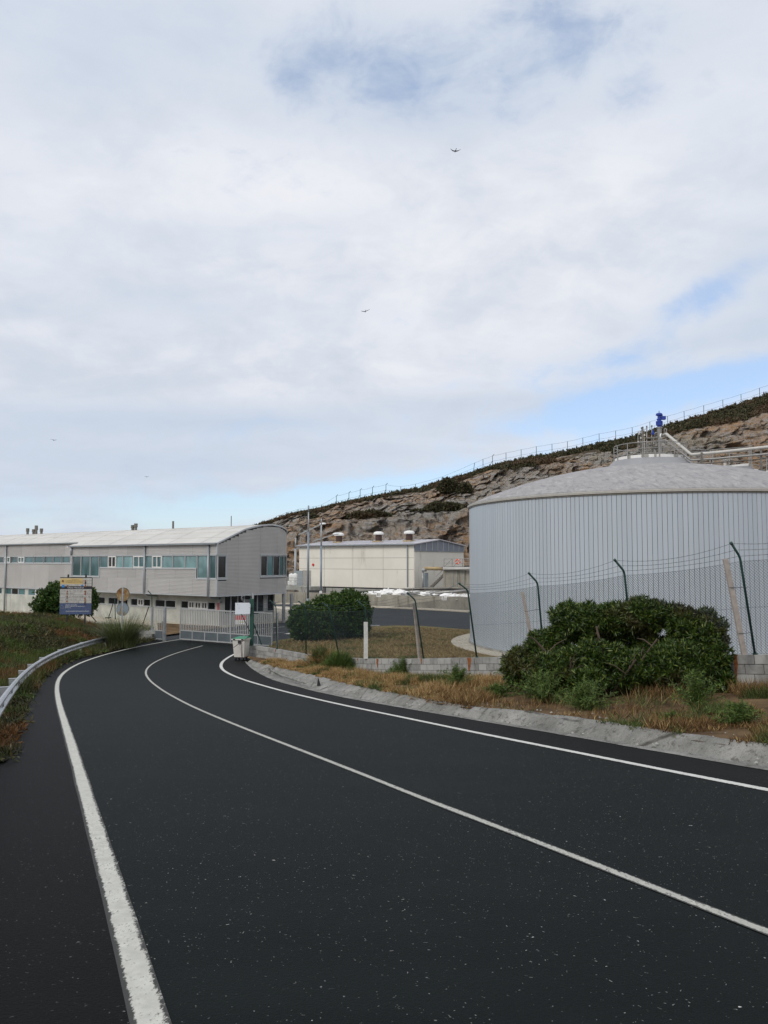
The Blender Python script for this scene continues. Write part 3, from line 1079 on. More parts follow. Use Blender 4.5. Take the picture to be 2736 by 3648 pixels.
tag(obj('far_kerb', g, M['pave']), 'pale kerb strip at the foot of the stained retaining wall', kind='structure')


# ------------------------------------------------------------------ BLOCK WALL
wall = empty('block_wall', (WALLP[0].x, WALLP[0].y, YARD), 0,
             'low grey concrete block wall with rust stains carrying the green fence', 'wall')
inv = Matrix.Translation(-wall.location)
THK = 0.20
g = MB()
rowsI, rowsO = [], []
WXr = resample(WX, 0.5)


def wdir(P, i):
    a, b = P[max(i - 1, 0)], P[min(i + 1, len(P) - 1)]
    return Vector((b.x - a.x, b.y - a.y, 0)).normalized()


rows = []
for i, p in enumerate(WXr):
    d = wdir(WXr, i)
    inn = Vector((-d.y, d.x, 0))
    if inn.x < 0: inn = -inn
    o_, i_ = p + inn * 0.022 - wall.location, p + inn * THK - wall.location
    top = p.z - wall.location.z - 0.012
    rows.append([(o_.x, o_.y, 0.01 if p.y < 36 else 0.1), (o_.x, o_.y, top), (i_.x, i_.y, top), (i_.x, i_.y, 0.0)])
g.grid(rows)
g.add(rows[0], [(0, 1, 2, 3)])
obj('mortar_core', g, M['mortar'], wall)
bm_ = MB().box(-0.1925, 0.1925, 0, THK + 0.01, -0.0925, 0.0925)
bmesh_ = bm_.mesh('block')
bmesh_.materials.append(M['block'])
hb_ = MB().box(-0.0925, 0.0925, 0, THK + 0.01, -0.0925, 0.0925).mesh('half_block')
hb_.materials.append(M['block'])
cum = [0]
for a, b in zip(WX[:-1], WX[1:]):
    cum.append(cum[-1] + math.hypot(b.x - a.x, b.y - a.y))


def wall_at(s_):
    i = int(np.searchsorted(cum, s_)) - 1
    i = max(0, min(len(WX) - 2, i))
    t = (s_ - cum[i]) / max(1e-6, cum[i + 1] - cum[i])
    p = WX[i].lerp(WX[i + 1], t)
    j0, j1 = max(0, i - 1), min(len(WX) - 1, i + 2)
    d = (WX[j1] - WX[j0]).normalized()
    return p, d


nb = 0
extra = MB()
s_end = cum[-1]
END_S = next(c for c, p in zip(cum, WX) if p.y < 15.4)
for course in range(4):
    s_ = 0.2 if course % 2 == 0 else 0.4
    while s_ < s_end - 0.3:
        p, d = wall_at(s_)
        if course == 3 and p.y > 33.5:
            s_ += 0.4
            continue
        if 1 < s_ < 4.0 and course >= 3:
            s_ += 0.4
            continue
        nrm = Vector((-d.y, d.x, 0))
        if nrm.x < 0: nrm = -nrm
        ang = math.atan2(d.y, d.x)
        # local x along wall, y into the wall
        X = d.copy()
        Yv = nrm.normalized()
        Zv = X.cross(Yv)
        if Zv.z < 0:
            X = -X
            Zv = X.cross(Yv)
        off = RNG.normal(0, 0.003)
        c = p + Yv * (off) - Vector((0, 0, 0.1 + 0.2 * course)) - wall.location
        mat = Matrix((X, Yv, Zv)).transposed().to_4x4()
        mat.translation = c
        if nb < 297 and s_ < END_S:
            o = obj('block', bmesh_, None, wall)
            o.matrix_local = mat
            nb += 1
        else:
            vs = [tuple(mat @ Vector(v)) for v in bm_.v]
            extra.add(vs, bm_.f)
        s_ += 0.4
if extra.v:
    tag(obj('more_blocks', extra, M['block'], wall), kind='stuff')
# half blocks closing the wall's end
for course in (1,):
    p, d = wall_at(0.1)
    o = obj('block', hb_, None, wall)
    Yv = Vector((-d.y, d.x, 0))
    if Yv.x < 0: Yv = -Yv
    Yv.normalize()
    X = d.copy()
    Zv = X.cross(Yv)
    if Zv.z < 0: X, Zv = -X, (-X).cross(Yv)
    m4 = Matrix((X, Yv, Zv)).transposed().to_4x4()
    m4.translation = p - Vector((0, 0, 0.3)) - wall.location
    o.matrix_local = m4
# pale render run along the foot of the wall's far end, and the dark drain opening under it
g = MB()
for s0, s1, zt, zb in ((4.0, 7.2, -0.56, -0.80), (0.2, 4.0, -0.58, -0.66)):
    k = s0
    while k < s1:
        p, d = wall_at(k)
        q, _ = wall_at(min(k + 0.5, s1))
        nn = Vector((-d.y, d.x, 0))
        if nn.x < 0: nn = -nn
        nn *= -0.05
        P0, P1 = p + nn - wall.location, q + nn - wall.location
        g.add([(P0.x, P0.y, P0.z + zb), (P1.x, P1.y, P1.z + zb), (P1.x, P1.y, P1.z + zt), (P0.x, P0.y, P0.z + zt),
               (P0.x - nn.x, P0.y - nn.y, P0.z + zt + 0.01), (P1.x - nn.x, P1.y - nn.y, P1.z + zt + 0.01)],
              [(0, 1, 2, 3), (3, 2, 5, 4)])
        k += 0.5
obj('foot_render', g, M['conc'], wall)


def rust_run(s_, wv, L):
    p, d = wall_at(s_)
    nn = Vector((-d.y, d.x, 0))
    if nn.x < 0: nn = -nn
    b = p - nn * 0.006 - wall.location
    g = MB()
    vs = []
    k = 8
    for i in range(k + 1):
        t = i / k
        ww = wv * (1 - 0.75 * t) * (1 + 0.4 * noise.noise(Vector((s_, t * 5, 0))))
        c = b + d * 0.03 * noise.noise(Vector((s_ * 3, t * 4, 2)))
        vs.append([tuple(c - d * ww / 2 - Vector((0, 0, L * t + 0.005))), tuple(c + d * ww / 2 - Vector((0, 0, L * t + 0.005)))])
    g.grid(vs)
    obj('rust_stain', g, M['rust'], wall)


# ------------------------------------------------------------------ GREEN FENCE ON THE WALL
fence = empty('wire_fence', tuple(WALLP[0]), 0,
              'green chain link fence on cranked posts standing on the grey block wall', 'fence')
FO = fence.location
post_tab = [  # base px, v, Y, bend px,v, arm px,v
    (983, 2312, 38.05, 983, 2160, 963, 2140), (1085, 2330, 35.35, 1087, 2162, 1064, 2142), (1203, 2342, 32.95, 1173, 2168, 1150, 2148),
    (1312, 2346, 30.35, 1301, 2165, 1273, 2140), (1502, 2346, 27.15, 1479, 2138, 1452, 2112), (1691, 2341, 24.65, 1666, 2102, 1635, 2078),
    (1926, 2338, 21.8, 1915, 2076, 1884, 2042), (2240, 2335, 18.85, 2224, 2036, 2190, 1995), (2677, 2332, 16.4, 2636, 1984, 2605, 1935),
    (3330, 2330, 13.6, 3290, 1905, 3255, 1845)]
tops, bases, arms = [], [], []
for i, (u, v, Y, bu, bv, au, av) in enumerate(post_tab):
    b = at(u, v, Y)
    b.x = wall_x(Y) + 0.10 if Y > 14 else b.x
    b.z = wall_top(Y) + 0.0
    t_ = at(bu, bv, Y)
    a = at(au, av, Y - 0.12)
    bases.append(b); tops.append(t_); arms.append(a)
    g = MB()
    p1 = b.lerp(t_, 0.5) + Vector((0, 0, 0))
    d1 = (t_ - b).normalized()
    d2 = (a - t_).normalized()
    g.tube([b - Vector((0, 0, 0.02)) - FO, t_ - d1 * 0.10 - FO, t_ - d1 * 0.035 + d2 * 0.01 - FO, t_ + d2 * 0.06 - FO, a - FO], 0.026, 8)
    g.tube([a - d2 * 0.03 - FO, a + d2 * 0.02 - FO], 0.033, 8)
    o = obj('post', g, M['green_post'], fence, smooth=True)
    g = MB()
    g.tube([b + Vector((0, 0, 0.001)) - FO, b + Vector((0, 0, 0.03)) - FO], 0.05, 8)
    obj('foot_collar', g, M['green_post'], o)


def chain(i, b0, b1, t0, t1, cell=0.066, r=0.0022):
    L = math.hypot(b1.x - b0.x, b1.y - b0.y)
    nW = max(4, int(L / cell))
    H = ((t0 - b0).length + (t1 - b1).length) / 2 * 0.955
    nH = int(H / (cell / 2))
    V, Fc = [], []
    d = (b1 - b0)
    bs0, bs1 = b0 + Vector((0, 0, 0.015)), b1 + Vector((0, 0, 0.015))
    tp0, tp1 = b0.lerp(t0, 0.955), b1.lerp(t1, 0.955)
    sag = 0.05
    k = 0
    nn = Vector((-d.y, d.x, 0)).normalized()
    for w_ in range(nW + 1):
        pts = []
        for h in range(nH + 1):
            su = (w_ + (0.5 if h % 2 else -0.0) * (1 if w_ % 2 == 0 else 1)) / nW
            pts.append((min(1, su), h / nH))
        pts2 = [(min(1, max(0, (w_ - (0.5 if h % 2 else 0)) / nW)), h / nH) for h in range(nH + 1)]
        for P in (pts, pts2):
            prev = None
            for (su, hv) in P:
                c = bs0.lerp(bs1, su).lerp(tp0.lerp(tp1, su), hv)
                c = c + Vector((0, 0, -sag * 4 * su * (1 - su) * hv)) + nn * (0.03 * math.sin(su * 5 + i) * hv * (1 - hv) * 4)
                q = c - FO
                V += [(q.x + nn.x * r, q.y + nn.y * r, q.z + r), (q.x - nn.x * r, q.y - nn.y * r, q.z), (q.x, q.y, q.z - r), ]
                if prev is not None:
                    a, b = prev, k
                    Fc += [(a, a + 1, b + 1, b), (a + 1, a + 2, b + 2, b + 1), (a + 2, a, b, b + 2)]
                prev = k
                k += 3
            # a strand must not join the next one
    V = np.array(V, dtype=np.float32)
    Fa = np.array(Fc, dtype=np.int32)
    me = fast_mesh('chain_link', V, Fa, M['wire'])
    obj('chain_link', me, None, fence)
    g = MB()
    for hv in (0.0, 0.5, 1.0):
        P = []
        for su in np.linspace(0, 1, 9):
            c = bs0.lerp(bs1, su).lerp(tp0.lerp(tp1, su), hv) + Vector((0, 0, -sag * 4 * su * (1 - su) * hv))
            P.append(c - FO)
        g.tube(P, 0.0026, 4, False)
    obj('line_wire', g, M['wire'], fence)


GP = at(898, 2297, 40.0)          # green gate post foot
GPT = at(898, 2150, 40.0)
bl = [GP] + bases
tl = [GPT] + tops
al = [at(880, 2135, 39.9)] + arms
for i in range(len(bl) - 1):
    chain(i, bl[i], bl[i + 1], tl[i], tl[i + 1], 0.066 if i > 3 else 0.085, 0.0036 if i > 5 else 0.0038)
for j, f_ in enumerate((0.05, 0.5, 0.97)):
    for i in range(len(bl) - 1):
        a = tl[i].lerp(al[i], f_)
        b = tl[i + 1].lerp(al[i + 1], f_)
        P = []
        for su in np.linspace(0, 1, 8):
            q = a.lerp(b, su)
            q = q + Vector((0, 0, -0.09 * 4 * su * (1 - su) * (0.6 + 0.5 * j)))
            P.append(q - FO)
        g = MB()
        g.tube(P, 0.0032, 4, False)
        for su in np.linspace(0.04, 0.96, 22):
            q = a.lerp(b, su) + Vector((0, 0, -0.09 * 4 * su * (1 - su) * (0.6 + 0.5 * j))) - FO
            g.bar(q - Vector((0.012, 0, 0.012)), q + Vector((0.012, 0, 0.012)), 0.003)
        obj('barbed_wire', g, M['wire'], fence)
# rust weeping below posts
for Yp, wv, L in ((38.05, 0.10, 0.15), (32.95, 0.18, 0.35), (31.0, 0.12, 0.1), (29.6, 0.14, 0.33), (27.15, 0.12, 0.18), (24.75, 0.22, 0.42), (16.75, 0.10, 0.55)):
    i = min(range(len(WX)), key=lambda k: abs(WX[k].y - Yp))
    rust_run(cum[i], wv, L)

# stakes propping the fence
stakes = [((2584, 1992), (2651, 2331), 16.1, 0.10, M['wood'], 'leaning weathered timber stake wired to the fence at the far right'),
          ((1861, 2108), (1903, 2320), 22.0, 0.085, M['wood'], 'pale leaning timber stake just left of the big shrub, tied to a green post'),
          ((1303, 2216), (1303, 2348), 30.2, 0.16, M['stub_white'], 'short chalky white post standing on the block wall'),
          ((1474, 2147), (1494, 2346), 27.4, 0.11, M['wood'], 'grey concrete looking stake leaning beside a green post in mid fence')]
for (tu, tv), (bu, bv), Y, w_, m_, lab in stakes:
    a, b = at(tu, tv, Y), at(bu, bv, Y)
    b.z = wall_top(Y)
    g = MB()
    h = (a - b)
    cc = b.lerp(a, 0.5)
    g.bar(-Vector((0, 0, 0)), b.lerp(a, 0.55) - b + Vector((0.006, 0, 0)), w_, w_ * 0.7, (0, 1, 0))
    g.bar(b.lerp(a, 0.55) - b + Vector((0.006, 0, 0)), h, w_ * 0.97, w_ * 0.68, (0, 1, 0))
    r_ = empty('stake', tuple(b), 0, lab, 'stake', None)
    obj('pole', g, m_, r_)
    if w_ < 0.15 and Y != 27.4:
        g = MB()
        for f_ in (0.22, 0.70):
            p = h * f_
            near = min(bases, key=lambda q: (q - b).length) - b
            tp = near + Vector((0, 0, p.z + 0.04))
            tp.x += (h.x * f_) * 0.4
            g.tube([p + Vector((-w_ * 0.5, -0.04, 0)), p + Vector((w_ * 0.5, -0.05, 0)), tp], 0.006, 5)
        obj('tie_wire', g, M['wire'], r_)
        if Y == 22.0:
            g = MB()
            g.bar(h * 0.30 + Vector((-0.10, -0.05, 0.04)), h * 0.30 + Vector((0.40, -0.05, 0.10)), 0.03, 0.04)
            obj('yellow_strap', g, paint('ochre_strap', (0.30, 0.20, 0.06), 0.8), r_)

# ------------------------------------------------------------------ GATE AREA
gl, gr = at(642, 2287, 50.0), at(969, 2308, 45.9)
gl.z = gr.z = YARD + 0.03
gd = Vector((gr.x - gl.x, gr.y - gl.y, 0))
GLn = gd.length
gate = empty('sliding_gate', tuple(gl), math.atan2(gd.y, gd.x), 'long grey sliding gate of upright bars over solid lower panels', 'gate')
H = 2.0
g = MB()
g.box(0, GLn, -0.03, 0.03, 0.06, 0.13).box(0, GLn, -0.025, 0.025, 0.60, 0.66).box(0, GLn, -0.03, 0.03, H - 0.06, H)
obj('frame_rails', g, M['gate'], gate)
nbay = 7
for i in range(nbay + 1):
    x = GLn * i / nbay
    g = MB().box(x - 0.03, x + 0.03, -0.032, 0.032, 0.05, 0.66 if i not in (0, 4, nbay) else H)
    obj('upright', g, M['gate'], gate)
    if i < nbay:
        g = MB().box(x + 0.035, x + GLn / nbay - 0.035, -0.008, 0.008, 0.132, 0.598)
        obj('lower_panel', g, M['gate_panel'], gate)
bar_me = MB().box(-0.022, 0.022, -0.018, 0.018, 0.662, H - 0.062).mesh('bar')
bar_me.materials.append(M['gate'])
nb_ = 52
for i in range(1, nb_):
    x = GLn * i / nb_
    if min(abs(x), abs(x - GLn * 4 / 7), abs(x - GLn)) < 0.06: continue
    obj('bar', bar_me, None, gate, (x, 0, 0))
g = MB()
g.tube([(0.9, 0, 0.035), (0.9, 0.05, 0.035)], 0.045, 10).tube([(GLn - 0.9, 0, 0.035), (GLn - 0.9, 0.05, 0.035)], 0.045, 10)
obj('roller', g, M['black'], gate)
# silver post at the gate's closing end
p = at(987, 2312, 45.4)
tag(obj('metal_post', MB().tube([(0, 0, 0), (0, 0, 1.95)], 0.06, 8), M['galv_dull'], None, (p.x, p.y, YARD + 0.1)),
    'thin silver post between the lawn and the right end of the gate', 'post')

pl, pr = pz(541, 2281, YARD), pz(584, 2285, YARD)
d = pr - pl
wg = empty('side_gate', tuple(pl), math.atan2(d.y, d.x), 'narrow pale grey pedestrian gate between two posts left of the road', 'gate')
W_ = d.length
obj('post', MB().box(-0.07, 0.05, -0.06, 0.06, 0, 2.10), M['galv'], wg)
obj('post', MB().box(W_ - 0.06, W_ + 0.12, -0.07, 0.07, 0, 2.12), M['galv'], wg)
g = MB().box(0.06, W_ - 0.07, -0.02, 0.02, 1.95, 2.0).box(0.06, W_ - 0.07, -0.02, 0.02, 0.62, 0.67).box(0.06, W_ - 0.07, -0.02, 0.02, 0.1, 0.15)
g.box(0.06, 0.10, -0.021, 0.021, 0.1, 2.0).box(W_ - 0.11, W_ - 0.07, -0.021, 0.021, 0.1, 2.0)
obj('leaf_frame', g, M['gate'], wg)
obj('lower_panel', MB().box(0.10, W_ - 0.11, -0.006, 0.006, 0.152, 0.618), M['gate_panel'], wg)
b_me = MB().box(-0.014, 0.014, -0.012, 0.012, 0.672, 1.948).mesh('bar')
b_me.materials.append(M['gate'])
for i in range(1, 6):
    obj('bar', b_me, None, wg, (0.10 + (W_ - 0.21) * i / 6, 0, 0))
obj('lock_box', MB().box(W_ - 0.10, W_ - 0.02, -0.10, -0.072, 1.0, 1.25), M['steel'], wg)

# green gate post with white board, stay and bent barbed wire
gp = empty('gate_post', (GP.x, GP.y, wall_top(40.0) - 0.02), 0, 'tall thick dark green gate post at the end of the block wall', 'post')
obj('pole', MB().box(-0.12, 0.06, -0.09, 0.09, 0, 2.35), M['green_gatepost'], gp)
obj('cap', MB().box(-0.02, 0.06, -0.05, 0.05, 2.352, 2.66), M['galv_dull'], gp)
obj('stay', MB().tube([(0.02, 0.06, 1.2), (0.42, 0.35, 0.02)], 0.03, 7), M['green_gatepost'], gp)
obj('hinge', MB().box(0.06, 0.30, -0.03, 0.03, 1.58, 1.63).box(-0.2, -0.12, -0.03, 0.03, 0.45, 0.52), M['black'], gp)
g = MB()
for k in range(3):
    P = [Vector((0.0 + 0.32 * math.cos(a) - 0.25, 0.05 * k - 0.05, 2.35 + 0.17 * math.sin(a) + 0.05 * k)) for a in np.linspace(0.4 * k, 5.2 + 0.5 * k, 22)]
    g.tube(P, 0.006, 4, False)
obj('wire_coil', g, M['galv_dull'], gp)
bz = at(865, 2168, 39.8)
bd = empty('blank_board', (bz.x, bz.y, bz.z), 0, 'blank white board with a clipped corner hung beside the green gate post', 'board')
w2, h2 = 27.0 * 39.8 / F, 20.5 * 39.8 / F
vs = [(-w2, 0, -h2), (w2 * 0.95, 0, -h2 * 0.92), (w2, 0, h2 * 0.7), (w2 * 0.85, 0, h2), (-w2, 0, h2)]
g = MB()
g.add(vs + [(x, 0.015, z_) for x, _, z_ in vs], [(0, 1, 2, 3, 4), (9, 8, 7, 6, 5)] + [(i, 5 + i, 5 + (i + 1) % 5, (i + 1) % 5) for i in range(5)])
obj('panel', g, paint('white_board', (0.68, 0.72, 0.78), 0.5, 0, 0.03, 1), bd)
for x, z_ in ((-0.27, 0.2), (-0.18, 0.02), (0.32, 0.18), (0.33, 0.05)):
    obj('bolt', MB().tube([(x, -0.012, z_), (x, -0.001, z_)], 0.012, 6), M['black'], bd)
obj('bracket', MB().bar((0.30, 0.03, 0), (0.47, 0.12, 0), 0.04), M['black'], bd)
a, b = at(860, 2188, 39.6), at(890, 2250, 39.6)
tag(obj('black_stay', MB().tube([(0, 0, 0), b - a], 0.02, 7), M['black'], None, tuple(a)), 'thin black stay slanting down from the blank white board', 'stay')
a, b = at(832, 2307, 38.9), at(885, 2269, 38.9)
tag(obj('black_rod', MB().tube([(0, 0, 0), b - a], 0.016, 6), M['black'], None, tuple(a)), 'long thin black rod slanting across the front of the white bin', 'rod')

# wheelie bin
bp = at(859, 2340, 39.4)
bn = empty('wheeled_bin', (bp.x, bp.y, rz(39.4) + 0.004), math.radians(-14), 'dirty white wheeled bin with a green lid parked by the wall end', 'bin')
w0, w1, d0, d1 = 0.255, 0.325, 0.26, 0.33
z0, z1 = 0.16, 1.00
vs = [(-w0, -d0, z0), (w0, -d0, z0), (w0, d0, z0), (-w0, d0, z0), (-w1, -d1, z1), (w1, -d1, z1), (w1, d1, z1), (-w1, d1, z1)]
obj('body', MB().add(vs, [(0, 3, 2, 1), (4, 5, 6, 7), (0, 1, 5, 4), (1, 2, 6, 5), (2, 3, 7, 6), (3, 0, 4, 7)]), M['bin'], bn)
g = MB().box(-w1 - 0.045, w1 + 0.045, -d1 - 0.04, d1 + 0.04, z1 + 0.002, z1 + 0.06)
obj('rim', g, M['bin'], bn)
obj('notch', MB().box(-0.28, -0.16, -d1 - 0.046, -d1 - 0.041, z1 + 0.01, z1 + 0.06).box(0.16, 0.28, -d1 - 0.046, -d1 - 0.041, z1 + 0.01, z1 + 0.06), M['black'], bn)
g = MB()
vs = [(-w1 - 0.03, -d1 - 0.03, 1.065), (w1 + 0.03, -d1 - 0.03, 1.065), (w1 + 0.03, d1 + 0.03, 1.065), (-w1 - 0.03, d1 + 0.03, 1.065),
      (-0.17, -0.1, 1.135), (0.12, -0.1, 1.115), (0.22, d1, 1.13), (-0.2, d1, 1.14)]
g.add(vs, [(0, 3, 2, 1), (4, 5, 6, 7), (0, 1, 5, 4), (1, 2, 6, 5), (2, 3, 7, 6), (3, 0, 4, 7)])
obj('lid', g, M['bin_lid'], bn)
obj('sticker', MB().box(-0.01, 0.13, -d1 - 0.052, -d1 + 0.03, 0.84, 1.0), M['black'], bn)
obj('rib', MB().box(0.15, 0.17, -d1 - 0.012, -d0 - 0.01, 0.18, 0.99), paint('bin_rib', (0.35, 0.30, 0.29), 0.6), bn)
for x in (-0.2, 0.2):
    for y in (-0.2, 0.2):
        obj('wheel', MB().tube([(x - 0.025, y, 0.075), (x + 0.025, y, 0.075)], 0.075, 12), M['rubber'], bn)
        obj('fork', MB().bar((x, y + 0.02, 0.08), (x, y, 0.165), 0.03), M['black'], bn)

# posts of the left-hand fence with raking struts
for k, (u, v0, vb, Y, cranked, su, sv0, sv1, su2, lab) in enumerate((
        (543, 2120, 2262, 51.0, True, 530, 2162, 2228, 507, 'cranked black fence post with raking strut beside the side gate'),
        (411, 2133, 2206, 52.5, False, 402, 2152, 2204, 386, 'straight black fence post with raking strut left of the round sign backs'))):
    b, t_ = at(u, vb, Y), at(u - 2, v0, Y)
    if k == 0: b.z = YARD
    r_ = empty('fence_post', tuple(b), 0, lab, 'post')
    P = [Vector((0, 0, 0)), t_ - b]
    if cranked: P.append(at(527, 2104, Y - 0.1) - b)
    obj('pole', MB().tube(P, 0.032, 7), M['green_post'], r_)
    a, c = at(su, sv0, Y), at(su2, sv1, Y + 0.3)
    obj('strut', MB().tube([a - b, c - b], 0.028, 6), M['black'], r_)
    if k == 1:
        obj('foot_bar', MB().bar(at(374, 2201, Y) - b, at(396, 2200, Y) - b, 0.06), M['black'], r_)
# stub of block wall by the side gate
a, b = at(492, 2262, 50.4), at(538, 2266, 50.2)
a.z = b.z = YARD
d = b - a
sw = empty('stub_wall', tuple(a), math.atan2(d.y, d.x), 'short grey block wall stub left of the side gate', 'wall')
obj('mortar_core', MB().box(0.01, d.length, 0.01, 0.17, -0.1, 0.59), M['mortar'], sw)
for c in range(3):
    x = 0.0 if c % 2 == 0 else 0.2
    while x < d.length - 0.1:
        o = obj('block', bmesh_, None, sw, (x + 0.2 if c % 2 == 0 else x + 0.2, -0.005, 0.1 + 0.2 * c))
        o.scale = (1, 0.85, 1)
        x += 0.4


# ------------------------------------------------------------------ OFFICE BUILDING (barrel roof, corrugated silver cladding)
office = empty('office_building', (-12.4, 58.5, YARD), DEG,
               'long two storey silver corrugated office building with a rounded barrel roof end', 'building')
ZO = -YARD                                      # local z = world z + ZO
RT = [0, 0.9, 1.73, 2.7, 3.6, 4.5, 5.56, 6.6, 7.8, 8.5, 9.1]
RZ = [2.92, 3.29, 3.63, 4.02, 4.24, 4.40, 4.50, 4.40, 4.12, 3.85, 3.40]


def roof_z(t):
    return float(np.interp(t, RT, RZ)) + ZO


def path(p):
    if p < 6.1: return (0.0, p, 1.0, 0.0)
    f = (p - 6.1) / 3
    if f < PI / 2: return (-3 + 3 * math.cos(f), 6.1 + 3 * math.sin(f), math.cos(f), math.sin(f))
    q = p - 6.1 - 3 * PI / 2
    return (-3 - q, 9.1, 0.0, 1.0)


PITCHC = 0.105


def corr_strip(g, p0, p1, z0, z1):
    """p0,p1: (x,y,nx,ny) ends of a strip; corrugated between z0 and z1"""
    n_ = max(1, round((z1 - z0) / PITCHC))
    hp = (z1 - z0) / n_
    rows = []
    for i in range(n_):
        zb = z0 + i * hp
        for zf, o_ in ((0.0, 0.0), (0.12, 0.028), (0.60, 0.032), (0.74, 0.0)):
            rows.append([(p0[0] + p0[2] * o_, p0[1] + p0[3] * o_, zb + hp * zf), (p1[0] + p1[2] * o_, p1[1] + p1[3] * o_, zb + hp * zf)])
    rows.append([(p0[0], p0[1], z1), (p1[0], p1[1], z1)])
    g.grid(rows)


def facade_piece(x0, x1, z0, z1, y, parent):
    """cladding split into sheets about 2.6 m long"""
    n_ = max(1, round((x1 - x0) / 2.6))
    for i in range(n_):
        a, b = x0 + (x1 - x0) * i / n_, x0 + (x1 - x0) * (i + 1) / n_
        g = MB()
        dy = random.uniform(0, 0.004)
        corr_strip(g, (a + 0.006, y - dy, 0, -1), (b - 0.006, y - dy, 0, -1), z0, z1)
        obj('cladding_sheet', g, M['clad'], parent)


def s_px(u, t=0.0):
    a = (u - 1368) / F
    return -((-12.4 + 0.605 * t - a * (58.5 + 0.796 * t)) / (0.796 + 0.605 * a))


ZB, ZT = -0.99 + ZO, 2.92 + ZO               # underside and eave of the upper storey
WT = 2.08 + ZO                               # top of window band
XJ = s_px(258)                               # jog between the two wings
# backing box (dark) behind cladding
core = MB()
core.box(-60, -1.25, 1.40, 6.9, 0.0, ZB - 0.06)
core.box(-60, -3.05, 1.25, 8.9, ZB + 0.04, 3.1 + ZO)
core.box(XJ + 0.02, -0.98, 0.12, 1.24, ZB + 0.04, 2.85 + ZO)
core.box(-60, XJ, 0.92, 1.24, ZB + 0.04, 2.85 + ZO)
obj('inner_wall', core, M['soffit'], office)
# right wing: cladding above, below windows
xc = s_px(745)
xbigL0, xbigL1 = s_px(260), s_px(357)
xs_step = s_px(704)
SILL, BIG = 1.10 + ZO, 0.36 + ZO
facade_piece(XJ, 0, WT + 0.06, ZT - 0.02, 0, office)
facade_piece(XJ, 0, ZB + 0.08, BIG - 0.12, 0, office)
facade_piece(xbigL1 + 0.1, xs_step - 0.05, BIG - 0.12, SILL - 0.10, 0, office)
# left wing
facade_piece(-60, XJ, WT + 0.06, 3.22 + ZO, 0.8, office)
facade_piece(-60, XJ, ZB + 0.08, 1.36 + ZO, 0.8, office)
obj('wing_return', MB().box(XJ - 0.03, XJ + 0.0, -0.02, 0.80, ZB, 3.0 + ZO), M['clad_trim'], office)


def trim(x0, x1, y0, y1, z0, z1, name='trim', m=None):
    return obj(name, MB().box(x0, x1, y0, y1, z0, z1), m or M['clad_trim'], office)


trim(XJ, 0.03, -0.06, 0.02, WT - 0.02, WT + 0.06)
trim(xbigL1 + 0.06, xs_step - 0.03, -0.07, 0.02, SILL - 0.10, SILL - 0.02, 'sill')
trim(XJ, xbigL1 + 0.10, -0.07, 0.02, BIG - 0.13, BIG - 0.03, 'sill')
trim(xs_step - 0.08, 0.03, -0.07, 0.02, BIG - 0.13, BIG - 0.03, 'sill')
trim(xbigL1 + 0.02, xbigL1 + 0.10, -0.06, 0.02, BIG - 0.03, SILL - 0.10)
trim(xs_step - 0.12, xs_step - 0.04, -0.06, 0.02, BIG - 0.03, SILL - 0.10)
trim(XJ + 0.01, XJ + 0.10, -0.065, 0.02, BIG - 0.03, WT - 0.02)
trim(XJ, 0.03, -0.05, 0.03, ZB - 0.03, ZB + 0.08)
trim(-60, XJ - 0.03, 0.74, 0.83, ZB - 0.03, ZB + 0.08)
trim(-60, XJ - 0.03, 0.73, 0.82, WT - 0.02, WT + 0.06)
trim(-60, XJ - 0.03, 0.72, 0.82, 1.36 + ZO, 1.46 + ZO, 'sill')
trim(-0.06, 0.06, -0.06, 0.05, ZB - 0.02, BIG - 0.13)
trim(-0.06, 0.06, -0.06, 0.05, WT + 0.06, ZT)
# eave gutters
obj('eave_gutter', MB().box(XJ - 0.2, 0.06, -0.30, -0.10, ZT - 0.06, ZT + 0.07), M['pipe_grey'], office)
obj('eave_gutter', MB().box(-60, XJ - 0.2, 0.52, 0.70, 3.22 + ZO, 3.32 + ZO), M['pipe_grey'], office)


def window(x0, x1, z0, z1, y, gm, frame=0.035, split=False, parent=None):
    w_ = empty_part = None
    g = MB()
    fr = frame
    y0, y1 = y - 0.035, y + 0.03
    g.box(x0, x0 + fr, y0, y1, z0, z1).box(x1 - fr, x1, y0, y1, z0, z1)
    g.box(x0 + fr, x1 - fr, y0, y1, z0, z0 + fr).box(x0 + fr, x1 - fr, y0, y1, z1 - fr, z1)
    if split:
        fr2 = fr + 0.06
        xm = (x0 + x1) / 2
        g.box(x0 + fr, x0 + fr2, y0 - 0.02, y1, z0 + fr, z1 - fr).box(x1 - fr2, x1 - fr, y0 - 0.02, y1, z0 + fr, z1 - fr)
        g.box(x0 + fr2, x1 - fr2, y0 - 0.02, y1, z0 + fr, z0 + fr2).box(x0 + fr2, x1 - fr2, y0 - 0.02, y1, z1 - fr2, z1 - fr)
        g.box(xm - 0.04, xm + 0.04, y0 - 0.02, y1, z0 + fr2, z1 - fr2)
    f = obj('window', g, M['white'] if split else M['clad_trim'], parent or office)
    obj('pane', MB().box(x0 + fr * 0.5, x1 - fr * 0.5, y + 0.031, y + 0.045, z0 + fr * 0.5, z1 - fr * 0.5), gm, f)
    return f


